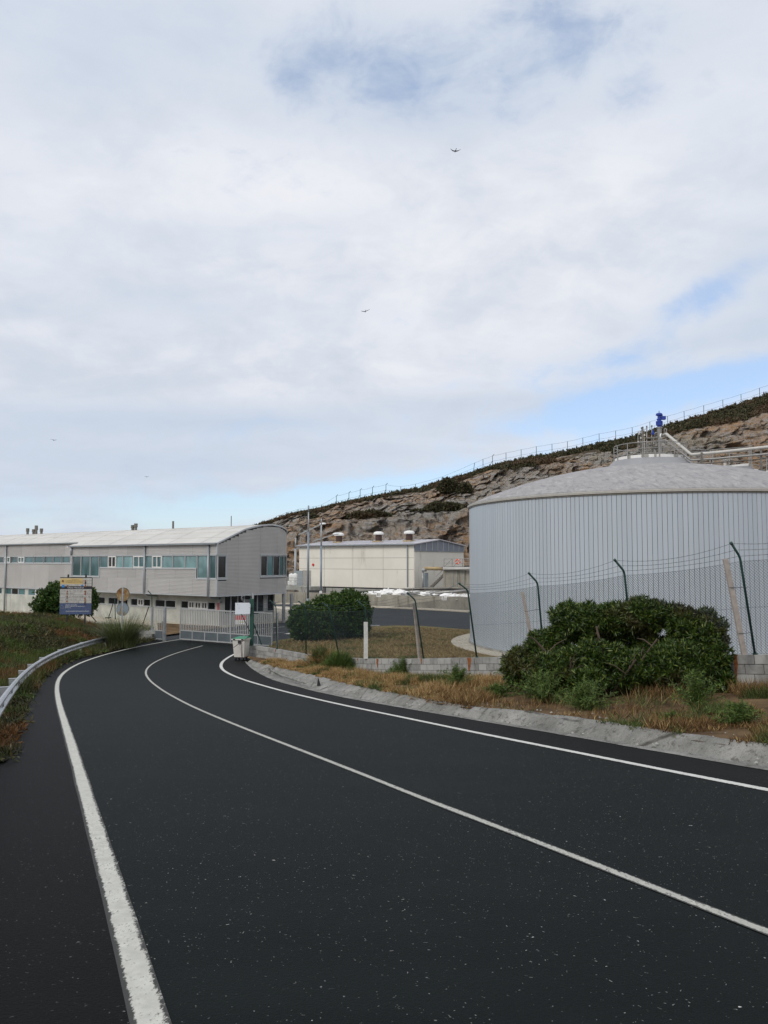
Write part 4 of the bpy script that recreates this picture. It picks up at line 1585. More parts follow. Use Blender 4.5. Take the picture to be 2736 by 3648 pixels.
GA, GB_, GD = M['glass'], M['glass_pale'], M['glass_dark']
for u0, u1, gm, sp, zb in ((262, 291, GA, 0, BIG), (292, 324, GA, 0, BIG), (325, 356, GA, 0, BIG), (359, 387, GA, 0, SILL), (388, 416, GD, 1, SILL),
                           (417, 440, GB_, 0, SILL), (441, 475, GB_, 0, SILL), (477, 518, GA, 1, SILL), (520, 544, GB_, 0, SILL), (545, 579, GA, 1, SILL),
                           (580, 617, GB_, 0, SILL), (618, 661, GB_, 0, SILL), (662, 704, GB_, 0, SILL), (706, 745.5, GB_, 0, BIG), (749, 774, GA, 0, BIG)):
    a, b = s_px(u0), min(s_px(u1), -0.07)
    window(a, b, zb - 0.02 if zb == SILL else zb - 0.03, WT - 0.02, 0, gm, 0.04, bool(sp))
x = XJ - 0.1
wd = [(-20.9, -19.7, 1), (-22.3, -21.0, 0), (-23.8, -22.4, 0), (-25.4, -23.9, 0), (-27.2, -25.5, 0), (-28.9, -27.3, 0), (-30.2, -29.0, 1), (-31.4, -30.3, 0)]
for rep in range(3):
    for a, b, sp in wd:
        a2, b2 = a - rep * 12, b - rep * 12
        if b2 < -59: continue
        window(a2, b2 - 0.02, 1.46 + ZO, WT - 0.02, 0.8, GA, 0.04, bool(sp))

# end wall following the rounded plan
ps = list(np.arange(0, 14.0, 0.42))
end_sheets = [(0.0, 2.1), (2.1, 4.35), (4.35, 6.3), (6.3, 7.4), (7.4, 8.5), (8.5, 9.6), (9.6, 10.8), (10.8, 13.8)]


def end_strips(z0f, z1f, pa, pb):
    for a, b in end_sheets:
        a2, b2 = max(a, pa), min(b, pb)
        if b2 - a2 < 0.05: continue
        g = MB()
        n_ = max(1, round((b2 - a2) / 0.35))
        for i in range(n_):
            p, q = a2 + (b2 - a2) * i / n_, a2 + (b2 - a2) * (i + 1) / n_
            if i == 0: p += 0.006
            P, Q = path(p), path(q)
            z0 = z0f(P, Q)
            z1 = z1f(P, Q)
            z1 = z0 + math.floor((z1 - z0) / PITCHC) * PITCHC
            if z1 - z0 < 0.1: continue
            corr_strip(g, P, Q, z0, z1)
        if g.v:
            obj('cladding_sheet', g, M['clad'], office)


cz = lambda c: (lambda P, Q: c)
rzf = lambda P, Q: min(roof_z(P[1]), roof_z(Q[1])) - 0.02
W2T, W2B = 2.10 + ZO, 0.42 + ZO
end_strips(cz(ZB + 0.08), cz(BIG - 0.12), 0.0, 0.9)
end_strips(cz(WT + 0.06), rzf, 0.0, 0.9)
end_strips(cz(ZB + 0.08), rzf, 0.9, 4.35)
end_strips(cz(ZB + 0.08), cz(W2B - 0.1), 4.35, 10.8)
end_strips(cz(W2T + 0.06), rzf, 4.35, 10.8)
end_strips(cz(ZB + 0.08), rzf, 10.8, 13.8)


def end_band(p0, p1, z0, z1, out, name, m, thick=0.05, step=0.35, zf=None):
    g = MB()
    n_ = max(1, round((p1 - p0) / step))
    rows = []
    for i in range(n_ + 1):
        P = path(p0 + (p1 - p0) * i / n_)
        za, zb_ = (z0, z1) if zf is None else (zf(P) + z0, zf(P) + z1)
        o1 = (P[0] + P[2] * out, P[1] + P[3] * out)
        i1 = (P[0] + P[2] * (out - thick), P[1] + P[3] * (out - thick))
        rows.append([(*i1, za), (*o1, za), (*o1, zb_), (*i1, zb_), (*i1, za)])
    g.grid(rows)
    g.add(rows[0][:4], [(0, 1, 2, 3)])
    g.add(rows[-1][:4], [(3, 2, 1, 0)])
    return obj(name, g, m, office)


end_band(0.0, 13.8, ZB - 0.035, ZB + 0.075, 0.06, 'trim', M['clad_trim'])
end_band(4.35, 10.8, W2T - 0.01, W2T + 0.07, 0.07, 'trim', M['clad_trim'])
end_band(4.35, 10.8, W2B - 0.10, W2B, 0.08, 'sill', M['clad_trim'])
end_band(0.0, 0.92, WT - 0.02, WT + 0.06, 0.06, 'trim', M['clad_trim'])
end_band(0.0, 0.98, BIG - 0.13, BIG - 0.03, 0.08, 'sill', M['clad_trim'])
end_band(0.86, 0.94, BIG - 0.03, WT - 0.02, 0.06, 'trim', M['clad_trim'])
end_band(0.0, 12.5, -0.02, 0.10, 0.10, 'verge_trim', M['clad_trim'], 0.14, 0.3, lambda P: roof_z(P[1]))
# core behind the rounded end
g = MB()
rows = []
for i in range(41):
    P = path(13.8 * i / 40)
    q = (P[0] - P[2] * 0.10, P[1] - P[3] * 0.10)
    rows.append([(*q, ZB + 0.03), (*q, BIG - 0.14)])
g.grid(rows)
rows2 = []
for i in range(41):
    P = path(13.8 * i / 40)
    q = (P[0] - P[2] * 0.10, P[1] - P[3] * 0.10)
    rows2.append([(*q, W2T + 0.02), (*q, roof_z(P[1]) - 0.05)])
g.grid(rows2)
obj('end_backing', g, M['soffit'], office)


def pane_end(p0, p1, z0, z1, gm, fr=0.045):
    g = MB()
    P, Q = path(p0), path(p1)
    n0 = Vector((P[2], P[3], 0)); n1 = Vector((Q[2], Q[3], 0))
    A, B = Vector((P[0], P[1], 0)), Vector((Q[0], Q[1], 0))
    for c in (A, B):
        g.bar(c + Vector((0, 0, z0)) + n0 * 0.0, c + Vector((0, 0, z1)), fr * 1.6, fr * 1.6)
    g.bar(A + Vector((0, 0, z0 + fr)), B + Vector((0, 0, z0 + fr)), fr, fr * 1.5)
    g.bar(A + Vector((0, 0, z1 - fr)), B + Vector((0, 0, z1 - fr)), fr, fr * 1.5)
    f = obj('window', g, M['clad_trim'], office)
    A2, B2 = A - n0 * 0.03, B - n1 * 0.03
    obj('pane', MB().add([A2 + Vector((0, 0, z0)), B2 + Vector((0, 0, z0)), B2 + Vector((0, 0, z1)), A2 + Vector((0, 0, z1))], [(0, 1, 2, 3)]), gm, f)


pane_end(0.06, 0.86, BIG - 0.03, WT - 0.02, GD)
pp = np.linspace(4.42, 10.7, 10)
for i in range(9):
    pane_end(pp[i], pp[i + 1], W2B, W2T - 0.01, [GD, GA, GD, GA, GA, GA, GA, GA, GA][i])

# soffit of the overhang
g = MB()
poly = [(-60.0, 0.82, ZB - 0.04), (XJ, 0.82, ZB - 0.04), (XJ, 0.03, ZB - 0.04)] + [(path(p)[0] - 0.02, path(p)[1] + 0.0, ZB - 0.04) for p in np.linspace(0, 13.8, 24)] + [(-60, 9.1, ZB - 0.04)]
g.add(poly, [tuple(reversed(range(len(poly))))])
obj('soffit', g, M['soffit'], office)

# ground floor: cream concrete walls set back under the overhang
GW = 1.20


def gwall(x0, x1, y, z0, z1):
    return obj('ground_floor_wall', MB().box(x0, x1, y, y + 0.12, z0, z1), M['cream'], office)


g0, g1 = -1.50 + ZO, -2.12 + ZO            # window head, window sill of the ground floor
xw = [s_px(330, 1.2), -1.2]
gwall(XJ, -1.0, GW, 0.0, g1)
gwall(XJ, -1.0, GW, g0, ZB - 0.05)
groups = [(s_px(340, 1.2), s_px(379, 1.2), [1]), (s_px(390, 1.2), s_px(460, 1.2), [1, 1]), (s_px(470, 1.2), s_px(540, 1.2), [1, 2, 1]),
          (s_px(556, 1.2), s_px(629, 1.2), [1, 1]), (s_px(648, 1.2), s_px(770, 1.2), [1, 2, 2, 2, 1])]
prev = XJ
for a, b, parts in groups:
    b = min(b, -1.15)
    gwall(prev, a, GW - 0.0, g1, g0)
    tot = sum(1 if q == 1 else 0.85 for q in parts)
    x = a
    for q in parts:
        wq = (b - a) * (1 if q == 1 else 0.85) / tot
        window(x, x + wq - 0.01, g1 + 0.01, g0 - 0.01, GW + 0.05, GD, 0.05, q == 2)
        x += wq
    obj('sill', MB().box(a - 0.05, b + 0.05, GW - 0.05, GW - 0.002, g1 - 0.06, g1), M['clad_trim'], office)
    prev = b
gwall(prev, -1.0, GW, g1, g0)
# left wing ground floor flush with the cladding
LWY = 0.86
gwall(-60, XJ, LWY, 0.0, -1.66 + ZO)
xx = XJ - 0.5
i = 0
while xx > -58:
    L_ = 3.9
    a = xx - L_
    for k in range(3):
        window(a + k * L_ / 3, a + (k + 1) * L_ / 3 - 0.02, -1.66 + ZO, ZB - 0.05, LWY + 0.04, GA if k != 1 else GD, 0.05, k == 1 and i % 2 == 1)
    obj('pier', MB().box(a - 0.55, a - 0.02, LWY + 0.002, LWY + 0.1, -1.66 + ZO, ZB - 0.05), M['cream'], office)
    xx = a - 0.57
    i += 1
obj('pier', MB().box(XJ - 0.49, XJ, LWY + 0.002, LWY + 0.1, -1.66 + ZO, ZB - 0.05), M['cream'], office)
# joints in the cream walls
for x in np.arange(-58, -1.5, 2.4):
    yj = LWY if x < XJ else GW
    obj('wall_joint', MB().box(x - 0.012, x + 0.012, yj - 0.004, yj - 0.001, 0.15, (-1.70 if x < XJ else -2.2) + ZO), M['soffit'], office)
# end of ground floor: column, glazing, pale wall
EX = -1.0
obj('corner_column', MB().box(EX - 0.20, EX + 0.16, GW - 0.16, GW + 0.35, 0.0, ZB - 0.05), M['cream'], office)
obj('ground_floor_wall', MB().box(EX - 0.2, EX, GW + 0.36, 7.0, 0.0, -2.45 + ZO), M['cream'], office)
obj('ground_floor_wall', MB().box(EX - 0.2, EX, 5.77, 6.1, -2.45 + ZO, ZB - 0.05), M['cream'], office)
obj('ground_floor_wall', MB().box(EX - 0.2, EX - 0.002, 6.9, 7.0, -2.45 + ZO, ZB - 0.05), M['cream'], office)


def yglaz(y0, y1, n_):
    for i in range(n_):
        a, b = y0 + (y1 - y0) * i / n_, y0 + (y1 - y0) * (i + 1) / n_
        g = MB().box(EX - 0.1, EX + 0.03, a, a + 0.06, -2.45 + ZO, ZB - 0.05)
        g.box(EX - 0.1, EX + 0.03, b - 0.02, b - 0.005, -2.45 + ZO, ZB - 0.05)
        g.box(EX - 0.1, EX + 0.06, a + 0.06, b - 0.02, -2.45 + ZO, -2.38 + ZO)
        f = obj('window', g, M['clad_trim'], office)
        obj('pane', MB().box(EX - 0.08, EX - 0.05, a + 0.06, b - 0.02, -2.38 + ZO, ZB - 0.05), GD, f)


yglaz(GW + 0.36, 5.75, 6)
yglaz(6.12, 6.88, 1)
for y in (7.4, 8.3):
    obj('round_column', MB().tube([(-0.35, y, 0), (-0.35, y, ZB - 0.05)], 0.14, 12), M['galv_dull'], office)
# red safety notice and small camera by the corner
o = obj('red_notice', MB().box(EX - 0.10, EX + 0.13, GW - 0.19, GW - 0.165, -2.1 + ZO, -1.55 + ZO), paint('faded_pink_red', (0.45, 0.10, 0.12), 0.6), office)
obj('wall_camera', MB().tube([(EX + 0.1, GW - 0.35, ZB - 0.25), (EX + 0.35, GW - 0.3, ZB - 0.18)], 0.07, 8), M['black'], office)

# downpipes
for x, y, zt, zb_ in ((s_px(747), -0.10, ZT, ZB - 0.05), (s_px(520), -0.10, ZT, ZB - 0.05), (XJ + 0.05, -0.10, ZT, WT), (-32.4, 0.68, 3.2 + ZO, 0.05), (-44.5, 0.68, 3.2 + ZO, 0.05)):
    g = MB()
    P = [(x, y, zt), (x, y, zb_ + 0.05)]
    if y < 0 and zb_ < WT - 1: P += [(x + 0.08, y + 0.25, zb_ - 0.12), (x + 0.15, GW - 0.12, zb_ - 0.2), (x + 0.15, GW - 0.12, zb_ - 0.5)]
    g.tube(P, 0.085, 8)
    obj('downpipe', g, M['pipe_grey'], office, smooth=True)

# barrel roof in lapped sheets
tb = [0, 1.15, 2.3, 3.4, 4.5, 5.6, 6.8, 8.0, 9.1]


def roof_x0(t):
    return 0.06 if t <= 6.1 else 0.06 - (3 - math.sqrt(max(0, 9 - (t - 6.1) ** 2)))


nroof = 0
cw = 2.0
for c in range(30):
    xa, xb = -cw * (c + 1), -cw * c
    for r in range(len(tb) - 1):
        t0, t1 = tb[r], tb[r + 1]
        if r == 0:
            if xb <= XJ - 0.1: t0 = 0.62
            else: t0 = -0.20
        rows = []
        lift0, lift1 = 0.028, 0.004
        for i in range(5):
            t = t0 + (t1 - t0) * i / 4
            tz = roof_z(max(t, 0)) + (min(t, 0) * 0.42)
            zl = tz + 0.03 + lift0 * (1 - i / 4) + (c % 2) * 0.006
            rows.append([(min(xa + (xb - xa - 0.014) * j / 3, roof_x0(t)), t, zl) for j in range(4)])
        if max(p[0] for rw in rows for p in rw) - min(p[0] for rw in rows for p in rw) < 0.2: continue
        g = MB()
        g.grid(rows)
        lo = [(p[0], p[1] - 0.0, p[2] - 0.05) for p in rows[0]]
        g.grid([lo, rows[0]])
        obj('roof_sheet', g, M['roof'], office)
        nroof += 1
g = MB()
rows = [[(x, t, roof_z(t) - 0.02) for x in (-60, -3.2)] for t in np.linspace(0.65, 9.1, 20)]
g.grid(rows)
rows = [[(x, t, roof_z(t) - 0.02) for x in (XJ, min(0, roof_x0(t) - 0.08))] for t in np.linspace(0.0, 9.1, 20)]
g.grid(rows)
obj('roof_deck', g, M['soffit'], office)
# flues and masts standing on the ridge
for u, h in ((98, 0.80), (119, 0.66), (128.5, 1.05), (147, 0.70), (472, 0.62), (483, 0.75)):
    x = s_px(u, 5.5)
    g = MB().tube([(x, 5.5, 4.4 + ZO), (x, 5.5, 4.4 + h * 0.55 + ZO)], 0.13, 9).tube([(x, 5.5, 4.4 + h * 0.55 + ZO), (x, 5.5, 4.4 + h * 0.62 + ZO)], 0.19, 9)
    g.tube([(x, 5.5, 4.4 + h * 0.62 + ZO), (x, 5.5, 4.4 + h + ZO)], 0.17, 9)
    obj('flue', g, M['dark_steel'], office)
for u, h, r_ in ((616, 0.75, 0.09), (823, 0.95, 0.035)):
    x = s_px(u, 5.5)
    obj('mast', MB().tube([(x, 5.5, 4.4 + ZO), (x, 5.5, 4.45 + h + ZO)], r_, 7), M['dark_steel'], office)

# red and white notice board standing behind the gate
nb0 = at(856, 2204, 58.0)
nbd = empty('safety_board', (nb0.x, nb0.y, YARD + 0.12), math.radians(5), 'low red and white safety board behind the bars of the gate', 'board')
obj('panel', MB().box(-0.38, 0.38, 0, 0.02, 0.28, 0.92), M['white'], nbd)
obj('red_band', MB().box(-0.38, 0.38, -0.006, -0.002, 0.60, 0.92), M['red'], nbd)
obj('yellow_band', MB().box(-0.1, 0.30, -0.006, -0.002, 0.42, 0.47), paint('lime_yellow', (0.5, 0.55, 0.04), 0.5), nbd)
for x in (-0.3, 0.3):
    obj('leg', MB().box(x - 0.02, x + 0.02, 0.022, 0.05, 0, 0.9), M['galv_dull'], nbd)


# ------------------------------------------------------------------ CREAM HALL
hall = empty('cream_hall', (3.75, 98.0, YARD), DEG, 'cream panelled hall with grey gable sheeting and three roof vents', 'building')
HL, HD = 19.6, 11.66
hz0, hz1 = -1.8 + ZO, 3.8 + ZO
obj('core', MB().box(-HL + 0.05, -0.05, 0.06, HD - 0.05, 0.0, hz1 - 0.02), M['conc'], hall)
xe = [-HL, -14.9, -9.88, -4.85, 0]
ze = [hz0, 0.58 + ZO, 2.05 + ZO, hz1]
for i in range(4):
    for j in range(3):
        a, b = xe[i] + 0.03, xe[i + 1] - 0.03
        z_0, z_1 = ze[j] + 0.025, ze[j + 1] - 0.025
        if i == 0 and j == 0:
            # doorway bay: panel round the opening
            dx0, dx1, dzt = s2a, s2b, s2t = (-18.9, -17.3, 0.35 + ZO)
            obj('wall_panel', MB().box(a, dx0, 0, 0.055, z_0, z_1), M['b2wall'], hall)
            obj('wall_panel', MB().box(dx1, b, 0, 0.055, z_0, z_1), M['b2wall'], hall)
            obj('wall_panel', MB().box(dx0, dx1, 0, 0.055, dzt, z_1), M['b2wall'], hall)
        else:
            obj('wall_panel', MB().box(a, b, 0, 0.055, z_0, z_1), M['b2wall'], hall)
obj('joint_backing', MB().box(-HL + 0.01, -0.01, 0.03, 0.058, hz0, hz1 - 0.03), paint('grey_joint', (0.36, 0.35, 0.32), 0.8), hall)
obj('dark_gap', MB().box(-HL, 0, -0.02, 0.03, hz0 - 0.14, hz0 - 0.01), M['void'], hall)
obj('plinth', MB().box(-HL, 0.0, -0.05, 0.05, 0.0, hz0 - 0.15), M['conc'], hall)
for x in (-14.9, -9.88, -17.2):
    obj('plinth_bracket', MB().box(x - 0.35, x + 0.35, -0.30, -0.06, hz0 - 0.95, hz0 - 0.15), M['soffit'], hall)
obj('end_wall', MB().box(0, 0.05, 0.02, HD, 0.0, 2.90 + ZO), M['b2wall'], hall)
for j, y in enumerate(np.linspace(0, HD, 10)[:-1]):
    y1 = y + HD / 9
    zt = lambda q: hz1 + (4.47 - 3.8) * (1 - abs(q - 5.5) / (5.5 if q < 5.5 else HD - 5.5)) - 0.05
    g = MB()
    vs = [(0.06, y + 0.06, 2.95 + ZO), (0.06, y1 - 0.06, 2.95 + ZO), (0.06, y1 - 0.06, zt(y1 - 0.06)), (0.06, y + 0.06, zt(y + 0.06))]
    g.add(vs + [(0.0, p[1], p[2]) for p in vs], [(0, 1, 2, 3), (4, 7, 6, 5), (0, 4, 5, 1), (1, 5, 6, 2), (2, 6, 7, 3), (3, 7, 4, 0)])
    obj('gable_sheet', g, M['b2clad'], hall)
    obj('gable_batten', MB().box(0.03, 0.12, y1 - 0.05, y1 + 0.05, 2.95 + ZO, zt(min(y1, HD)) - 0.01), M['clad_trim'], hall)
obj('gable_sill', MB().box(0.02, 0.16, -0.02, HD + 0.02, 2.86 + ZO, 2.945 + ZO), M['pipe_grey'], hall)
g = MB()
rl, rr = hz1 + 0.02, 4.49 + ZO
yb = HD + 0.3
zbk = 3.77 + ZO
g.add([(-HL - 0.3, -0.35, rl), (0.3, -0.35, rl), (0.3, 5.5, rr), (-HL - 0.3, 5.5, rr), (0.3, yb, zbk), (-HL - 0.3, yb, zbk),
       (-HL - 0.3, -0.35, rl - 0.12), (0.3, -0.35, rl - 0.12), (0.3, 5.5, rr - 0.12), (-HL - 0.3, 5.5, rr - 0.12), (0.3, yb, zbk - 0.12), (-HL - 0.3, yb, zbk - 0.12)],
      [(0, 1, 2, 3), (3, 2, 4, 5), (0, 6, 7, 1), (1, 7, 8, 2), (2, 8, 10, 4), (6, 9, 8, 7), (9, 11, 10, 8), (0, 3, 9, 6), (3, 5, 11, 9), (5, 4, 10, 11)])
obj('roof', g, M['b2roof'], hall)
seam_me = MB()
ln = math.hypot(5.85, rr - rl)
seam_me.add([(-0.02, -0.33, rl + 0.005), (0.02, -0.33, rl + 0.005), (0.02, 5.48, rr + 0.005), (-0.02, 5.48, rr + 0.005),
             (-0.02, -0.33, rl + 0.05), (0.02, -0.33, rl + 0.05), (0.02, 5.48, rr + 0.05), (-0.02, 5.48, rr + 0.05)],
            [(4, 5, 6, 7), (0, 4, 7, 3), (1, 2, 6, 5), (0, 1, 5, 4)])
sm = seam_me.mesh('roof_seam')
sm.materials.append(M['b2roof'])
for x in np.arange(-HL + 0.4, 0.2, 0.98):
    obj('roof_seam', sm, None, hall, (x, 0, 0))
obj('eave_gutter', MB().box(-HL - 0.3, 0.32, -0.50, -0.36, rl - 0.16, rl - 0.0), M['pipe_grey'], hall)
obj('downpipe', MB().tube([(-0.95, -0.12, hz1 - 0.1), (-0.95, -0.12, 0.4)], 0.08, 8), M['pipe_grey'], hall)
s2 = lambda u, t: -((3.75 + 0.605 * t - (u - 1368) / F * (98 + 0.796 * t)) / (0.796 + 0.605 * (u - 1368) / F))
for u in (1208, 1349, 1458):
    x = s2(u, 3.2)
    zb_ = hz1 + 0.02 + (0.67) * (3.55 / 5.85)
    v_ = obj('roof_vent', MB().tube([(x, 3.2, zb_ - 0.1), (x, 3.2, zb_ + 0.95)], 0.44, 14), M['brown_vent'], hall)
    g = MB().lathe([(0.30, 0.92), (0.60, 0.92), (0.70, 0.97), (0.72, 1.06), (0.66, 1.22), (0.50, 1.33), (0.25, 1.39), (0.0, 1.40)], 20, (x, 3.2, zb_))
    obj('vent_cap', g, M['white'], v_, smooth=True)
    obj('vent_curb', MB().box(x - 0.62, x + 0.62, 2.6, 3.8, zb_ - 0.3, zb_ + 0.12), M['rust_pipe'], v_)
obj('thin_mast', MB().tube([(s2(1070, 3), 3, hz1), (s2(1070, 3), 3, hz1 + 1.3)], 0.05, 6), M['galv_dull'], hall)
# open door, landing and railing at the hall's left end
obj('doorway', MB().box(-18.88, -17.32, 0.035, 0.062, hz0 + 0.02, 0.34 + ZO), M['void'], hall)
a = (-18.9, 0.0)
g = MB().box(0, 1.45, -0.04, 0.0, 0, 2.1)
o = obj('door', g, M['door_grey'], hall, (-18.9, -0.03, hz0 + 0.02), (0, 0, math.radians(195)))
obj('door_jamb', MB().box(-18.0, -17.8, 0.0, 0.03, hz0 + 0.02, 0.34 + ZO), M['galv_dull'], hall)
obj('alarm_bell', MB().tube([(-16.9, -0.12, 1.15 + ZO), (-16.9, -0.0, 1.15 + ZO)], 0.17, 10), M['red'], hall)
land = empty('landing', tuple(at(1060, 2092, 104) * 1.0)[:2] + (YARD,), DEG, 'concrete landing with steel railing before the open hall door', 'platform')
lz = at(1060, 2088, 104).z - YARD
obj('deck', MB().box(-3.6, 3.4, -1.2, 1.2, lz - 0.45, lz), M['conc'], land)
for x in (-3.4, 3.2):
    obj('pier', MB().box(x - 0.2, x + 0.2, -1.0, 1.0, 0, lz - 0.46), M['soffit'], land)
for x in np.linspace(-3.5, 3.3, 6):
    obj('rail_post', MB().tube([(x, -1.1, lz), (x, -1.1, lz + 1.1)], 0.035, 6), M['galv_dull'], land)
for h in (0.55, 1.1):
    obj('rail', MB().tube([(-3.5, -1.1, lz + h), (3.3, -1.1, lz + h)], 0.035, 6), M['galv_dull'], land)


# bulk bags on the landing
def bag(u, v, w_, h_, Y, lab):
    p = at(u, v, Y)
    g = MB()
    n_ = 10
    prof = []
    rows = []
    for i, (f, r_) in enumerate(((0, 0.9), (0.12, 1.0), (0.5, 1.03), (0.85, 0.97), (0.95, 0.8), (1.0, 0.35), (1.05, 0.1))):
        rows.append([(math.copysign(abs(math.cos(a)) ** 0.55, math.cos(a)) * r_ * w_ / 2 * (1 + 0.05 * noise.noise(Vector((a, f * 3, u)))),
                      math.copysign(abs(math.sin(a)) ** 0.55, math.sin(a)) * r_ * w_ / 2, f * h_ + 0.04 * noise.noise(Vector((a * 2, f * 4, u)))) for a in np.linspace(0, 2 * PI, 21)])
    g.grid(rows)
    return tag(obj('bulk_bag', g, M['white'], None, tuple(p), smooth=True), lab, 'bag', 'bulk bags stacked beside the hall door')


bag(1034, 2085, 0.72, 0.60, 105.3, 'lower left white bulk bag on the landing by the hall door')
bag(1048.5, 2085, 0.72, 0.60, 104.7, 'lower right white bulk bag on the landing by the hall door')
bag(1038, 2069, 0.66, 0.95, 105.2, 'upper left white bulk bag stacked by the hall door')
bag(1051, 2069, 0.62, 0.97, 104.6, 'upper right white bulk bag stacked by the hall door')

# ------------------------------------------------------------------ RETAINING WALL, BASINS, PIPES, STEPS
ra, rb = pz(900, 2143.5, YARD), pz(2000, 2193, YARD)
ra, rb = pz(989, 2147, YARD), pz(1670, 2173.5, YARD)
dd = (rb - ra).normalized()
ra2, rb2 = ra - dd * 14, rb + dd * 14
L_ = (rb2 - ra2).length
rw = empty('retaining_wall', (ra2.x, ra2.y, YARD), math.atan2(dd.y, dd.x), 'long stained concrete retaining wall along the far side of the yard', 'wall')
RH = 1.33
nseg = 12
for i in range(nseg):
    obj('wall_section', MB().box(L_ * i / nseg + 0.012, L_ * (i + 1) / nseg - 0.012, 0, 0.30, -0.02, RH), M['retain'], rw)
obj('core', MB().box(0.05, L_ - 0.05, 0.02, 0.28, 0, RH - 0.02), M['soffit'], rw)
# basin deck behind the wall
g = MB()
q0, q1 = ra2 + Vector((-dd.y, dd.x, 0)) * 0.31, rb2 + Vector((-dd.y, dd.x, 0)) * 0.31
q2, q3 = q1 + Vector((-dd.y, dd.x, 0)) * 30, q0 + Vector((-dd.y, dd.x, 0)) * 30
g.add([(q.x, q.y, YARD + 0.75) for q in (q0, q1, q2, q3)], [(0, 1, 2, 3)])
tag(obj('basin_water', g, paint('dark_effluent', (0.03, 0.028, 0.022), 0.15)), 'dark water in the treatment basins behind the retaining wall', kind='structure')


def plate(u, v, Y, txt, lab):
    p = at(u, v, Y)
    # on the face of the retaining wall
    t = ((Vector((p.x, p.y, 0)) - Vector((ra2.x, ra2.y, 0))).dot(dd))
    z_ = p.z - YARD
    r_ = obj('number_plate', MB().box(t - 0.30, t + 0.30, -0.03, -0.004, z_ - 0.24, z_ + 0.24), M['white'], rw)
    cu = bpy.data.curves.new('digits', 'FONT')
    cu.body = txt
    cu.size = 0.42
    cu.align_x = 'CENTER'
    cu.align_y = 'CENTER'
    tmp = bpy.data.objects.new('digits', cu)
    COL.objects.link(tmp)
    me = bpy.data.meshes.new_from_object(tmp)
    bpy.data.objects.remove(tmp)
    me.materials.clear()
    me.materials.append(M['black'])
    obj('digits', me, None, r_, (t, -0.036, z_), (PI / 2, 0, 0))


plate(1336, 2120, 87, '81', '')
plate(1576, 2131, 82.6, '81', '')

# foam heaps
for u0, u1, v0, v1, Y in ((1300, 1358, 2107, 2116, 90), (1352, 1402, 2100, 2116, 89.5), (1400, 1446, 2102, 2117, 88.5), (1440, 1487, 2096, 2106, 93), (1575, 1640, 2116, 2128, 84.8), (1630, 1700, 2118, 2130, 83.5), (1500, 1560, 2109, 2116, 88)):
    a, b = at(u0, v1, Y), at(u1, v1, Y)
    c = (a + b) / 2
    hh_ = at(u0, v0, Y).z - a.z
    rows = []
    for th in np.linspace(0, PI / 2, 8):
        rows.append([])
        for ph in np.linspace(0, 2 * PI, 25):
            k_ = 1 + 0.55 * noise.noise(Vector((math.cos(ph) * 2.2 + u0 * 0.37, math.sin(ph) * 2.2, th * 3))) + 0.25 * noise.noise(Vector((math.cos(ph) * 6 + u0, math.sin(ph) * 6, th * 6)))
            rows[-1].append((math.cos(ph) * math.cos(th) * (b.x - a.x) * 0.66 * k_, math.sin(ph) * math.cos(th) * 1.5 * k_, math.sin(th) * (hh_ + 0.12) * k_ - 0.12))
    g = MB()
    g.grid(rows)
    lab = {1300: 'long low white foam heap behind the retaining wall, nearest the shrubs', 1352: 'white foam heap just right of the first number plate', 1400: 'flat white foam heap below the dark basin pipes',
           1440: 'small white foam heap higher up behind the basin pipes', 1575: 'white foam heap above the second number plate', 1630: 'white foam heap close against the big tank', 1500: 'thin strip of white foam between the two basin pipes'}[u0]
    tag(obj('foam_heap', g, M['foam'], None, (c.x, c.y, c.z), smooth=True), lab, 'foam', 'foam heaps in the basins')

pt = empty('basin_pipework', tuple(at(1284, 2106, 92)), 0, 'dark steel pipes running over the basins to the big tank', 'pipes')
PO = pt.location


def pipe(P, r_, m_, par, org, n_=8, name='pipe'):
    g = MB()
    g.tube([Vector(p) - org for p in P], r_, n_)
    return obj(name, g, m_, par, smooth=True)


pipe([at(1258, 2110, 93), at(1400, 2101, 91.5), at(1500, 2097, 90), at(1600, 2095, 88), at(1700, 2098, 86)], 0.13, M['dark_steel'], pt, PO)
pipe([at(1284, 2107, 92), at(1420, 2104, 91), at(1530, 2100, 90), at(1700, 2103, 86)], 0.07, M['soffit'], pt, PO)
pipe([at(1440, 2121, 89), at(1560, 2112, 87), at(1700, 2101, 85)], 0.16, M['steel'], pt, PO)
pipe([at(1440, 2117, 90), at(1600, 2111, 88), at(1700, 2109, 86)], 0.05, M['dark_steel'], pt, PO)
for u in (1330, 1400, 1470, 1514, 1542, 1572, 1632, 1662):
    a = at(u, 2098 if u > 1450 else 2104, 89.0)
    pipe([a, Vector((a.x, a.y, YARD + 0.7))], 0.05, M['dark_steel'], pt, PO, 6, 'pipe_leg')

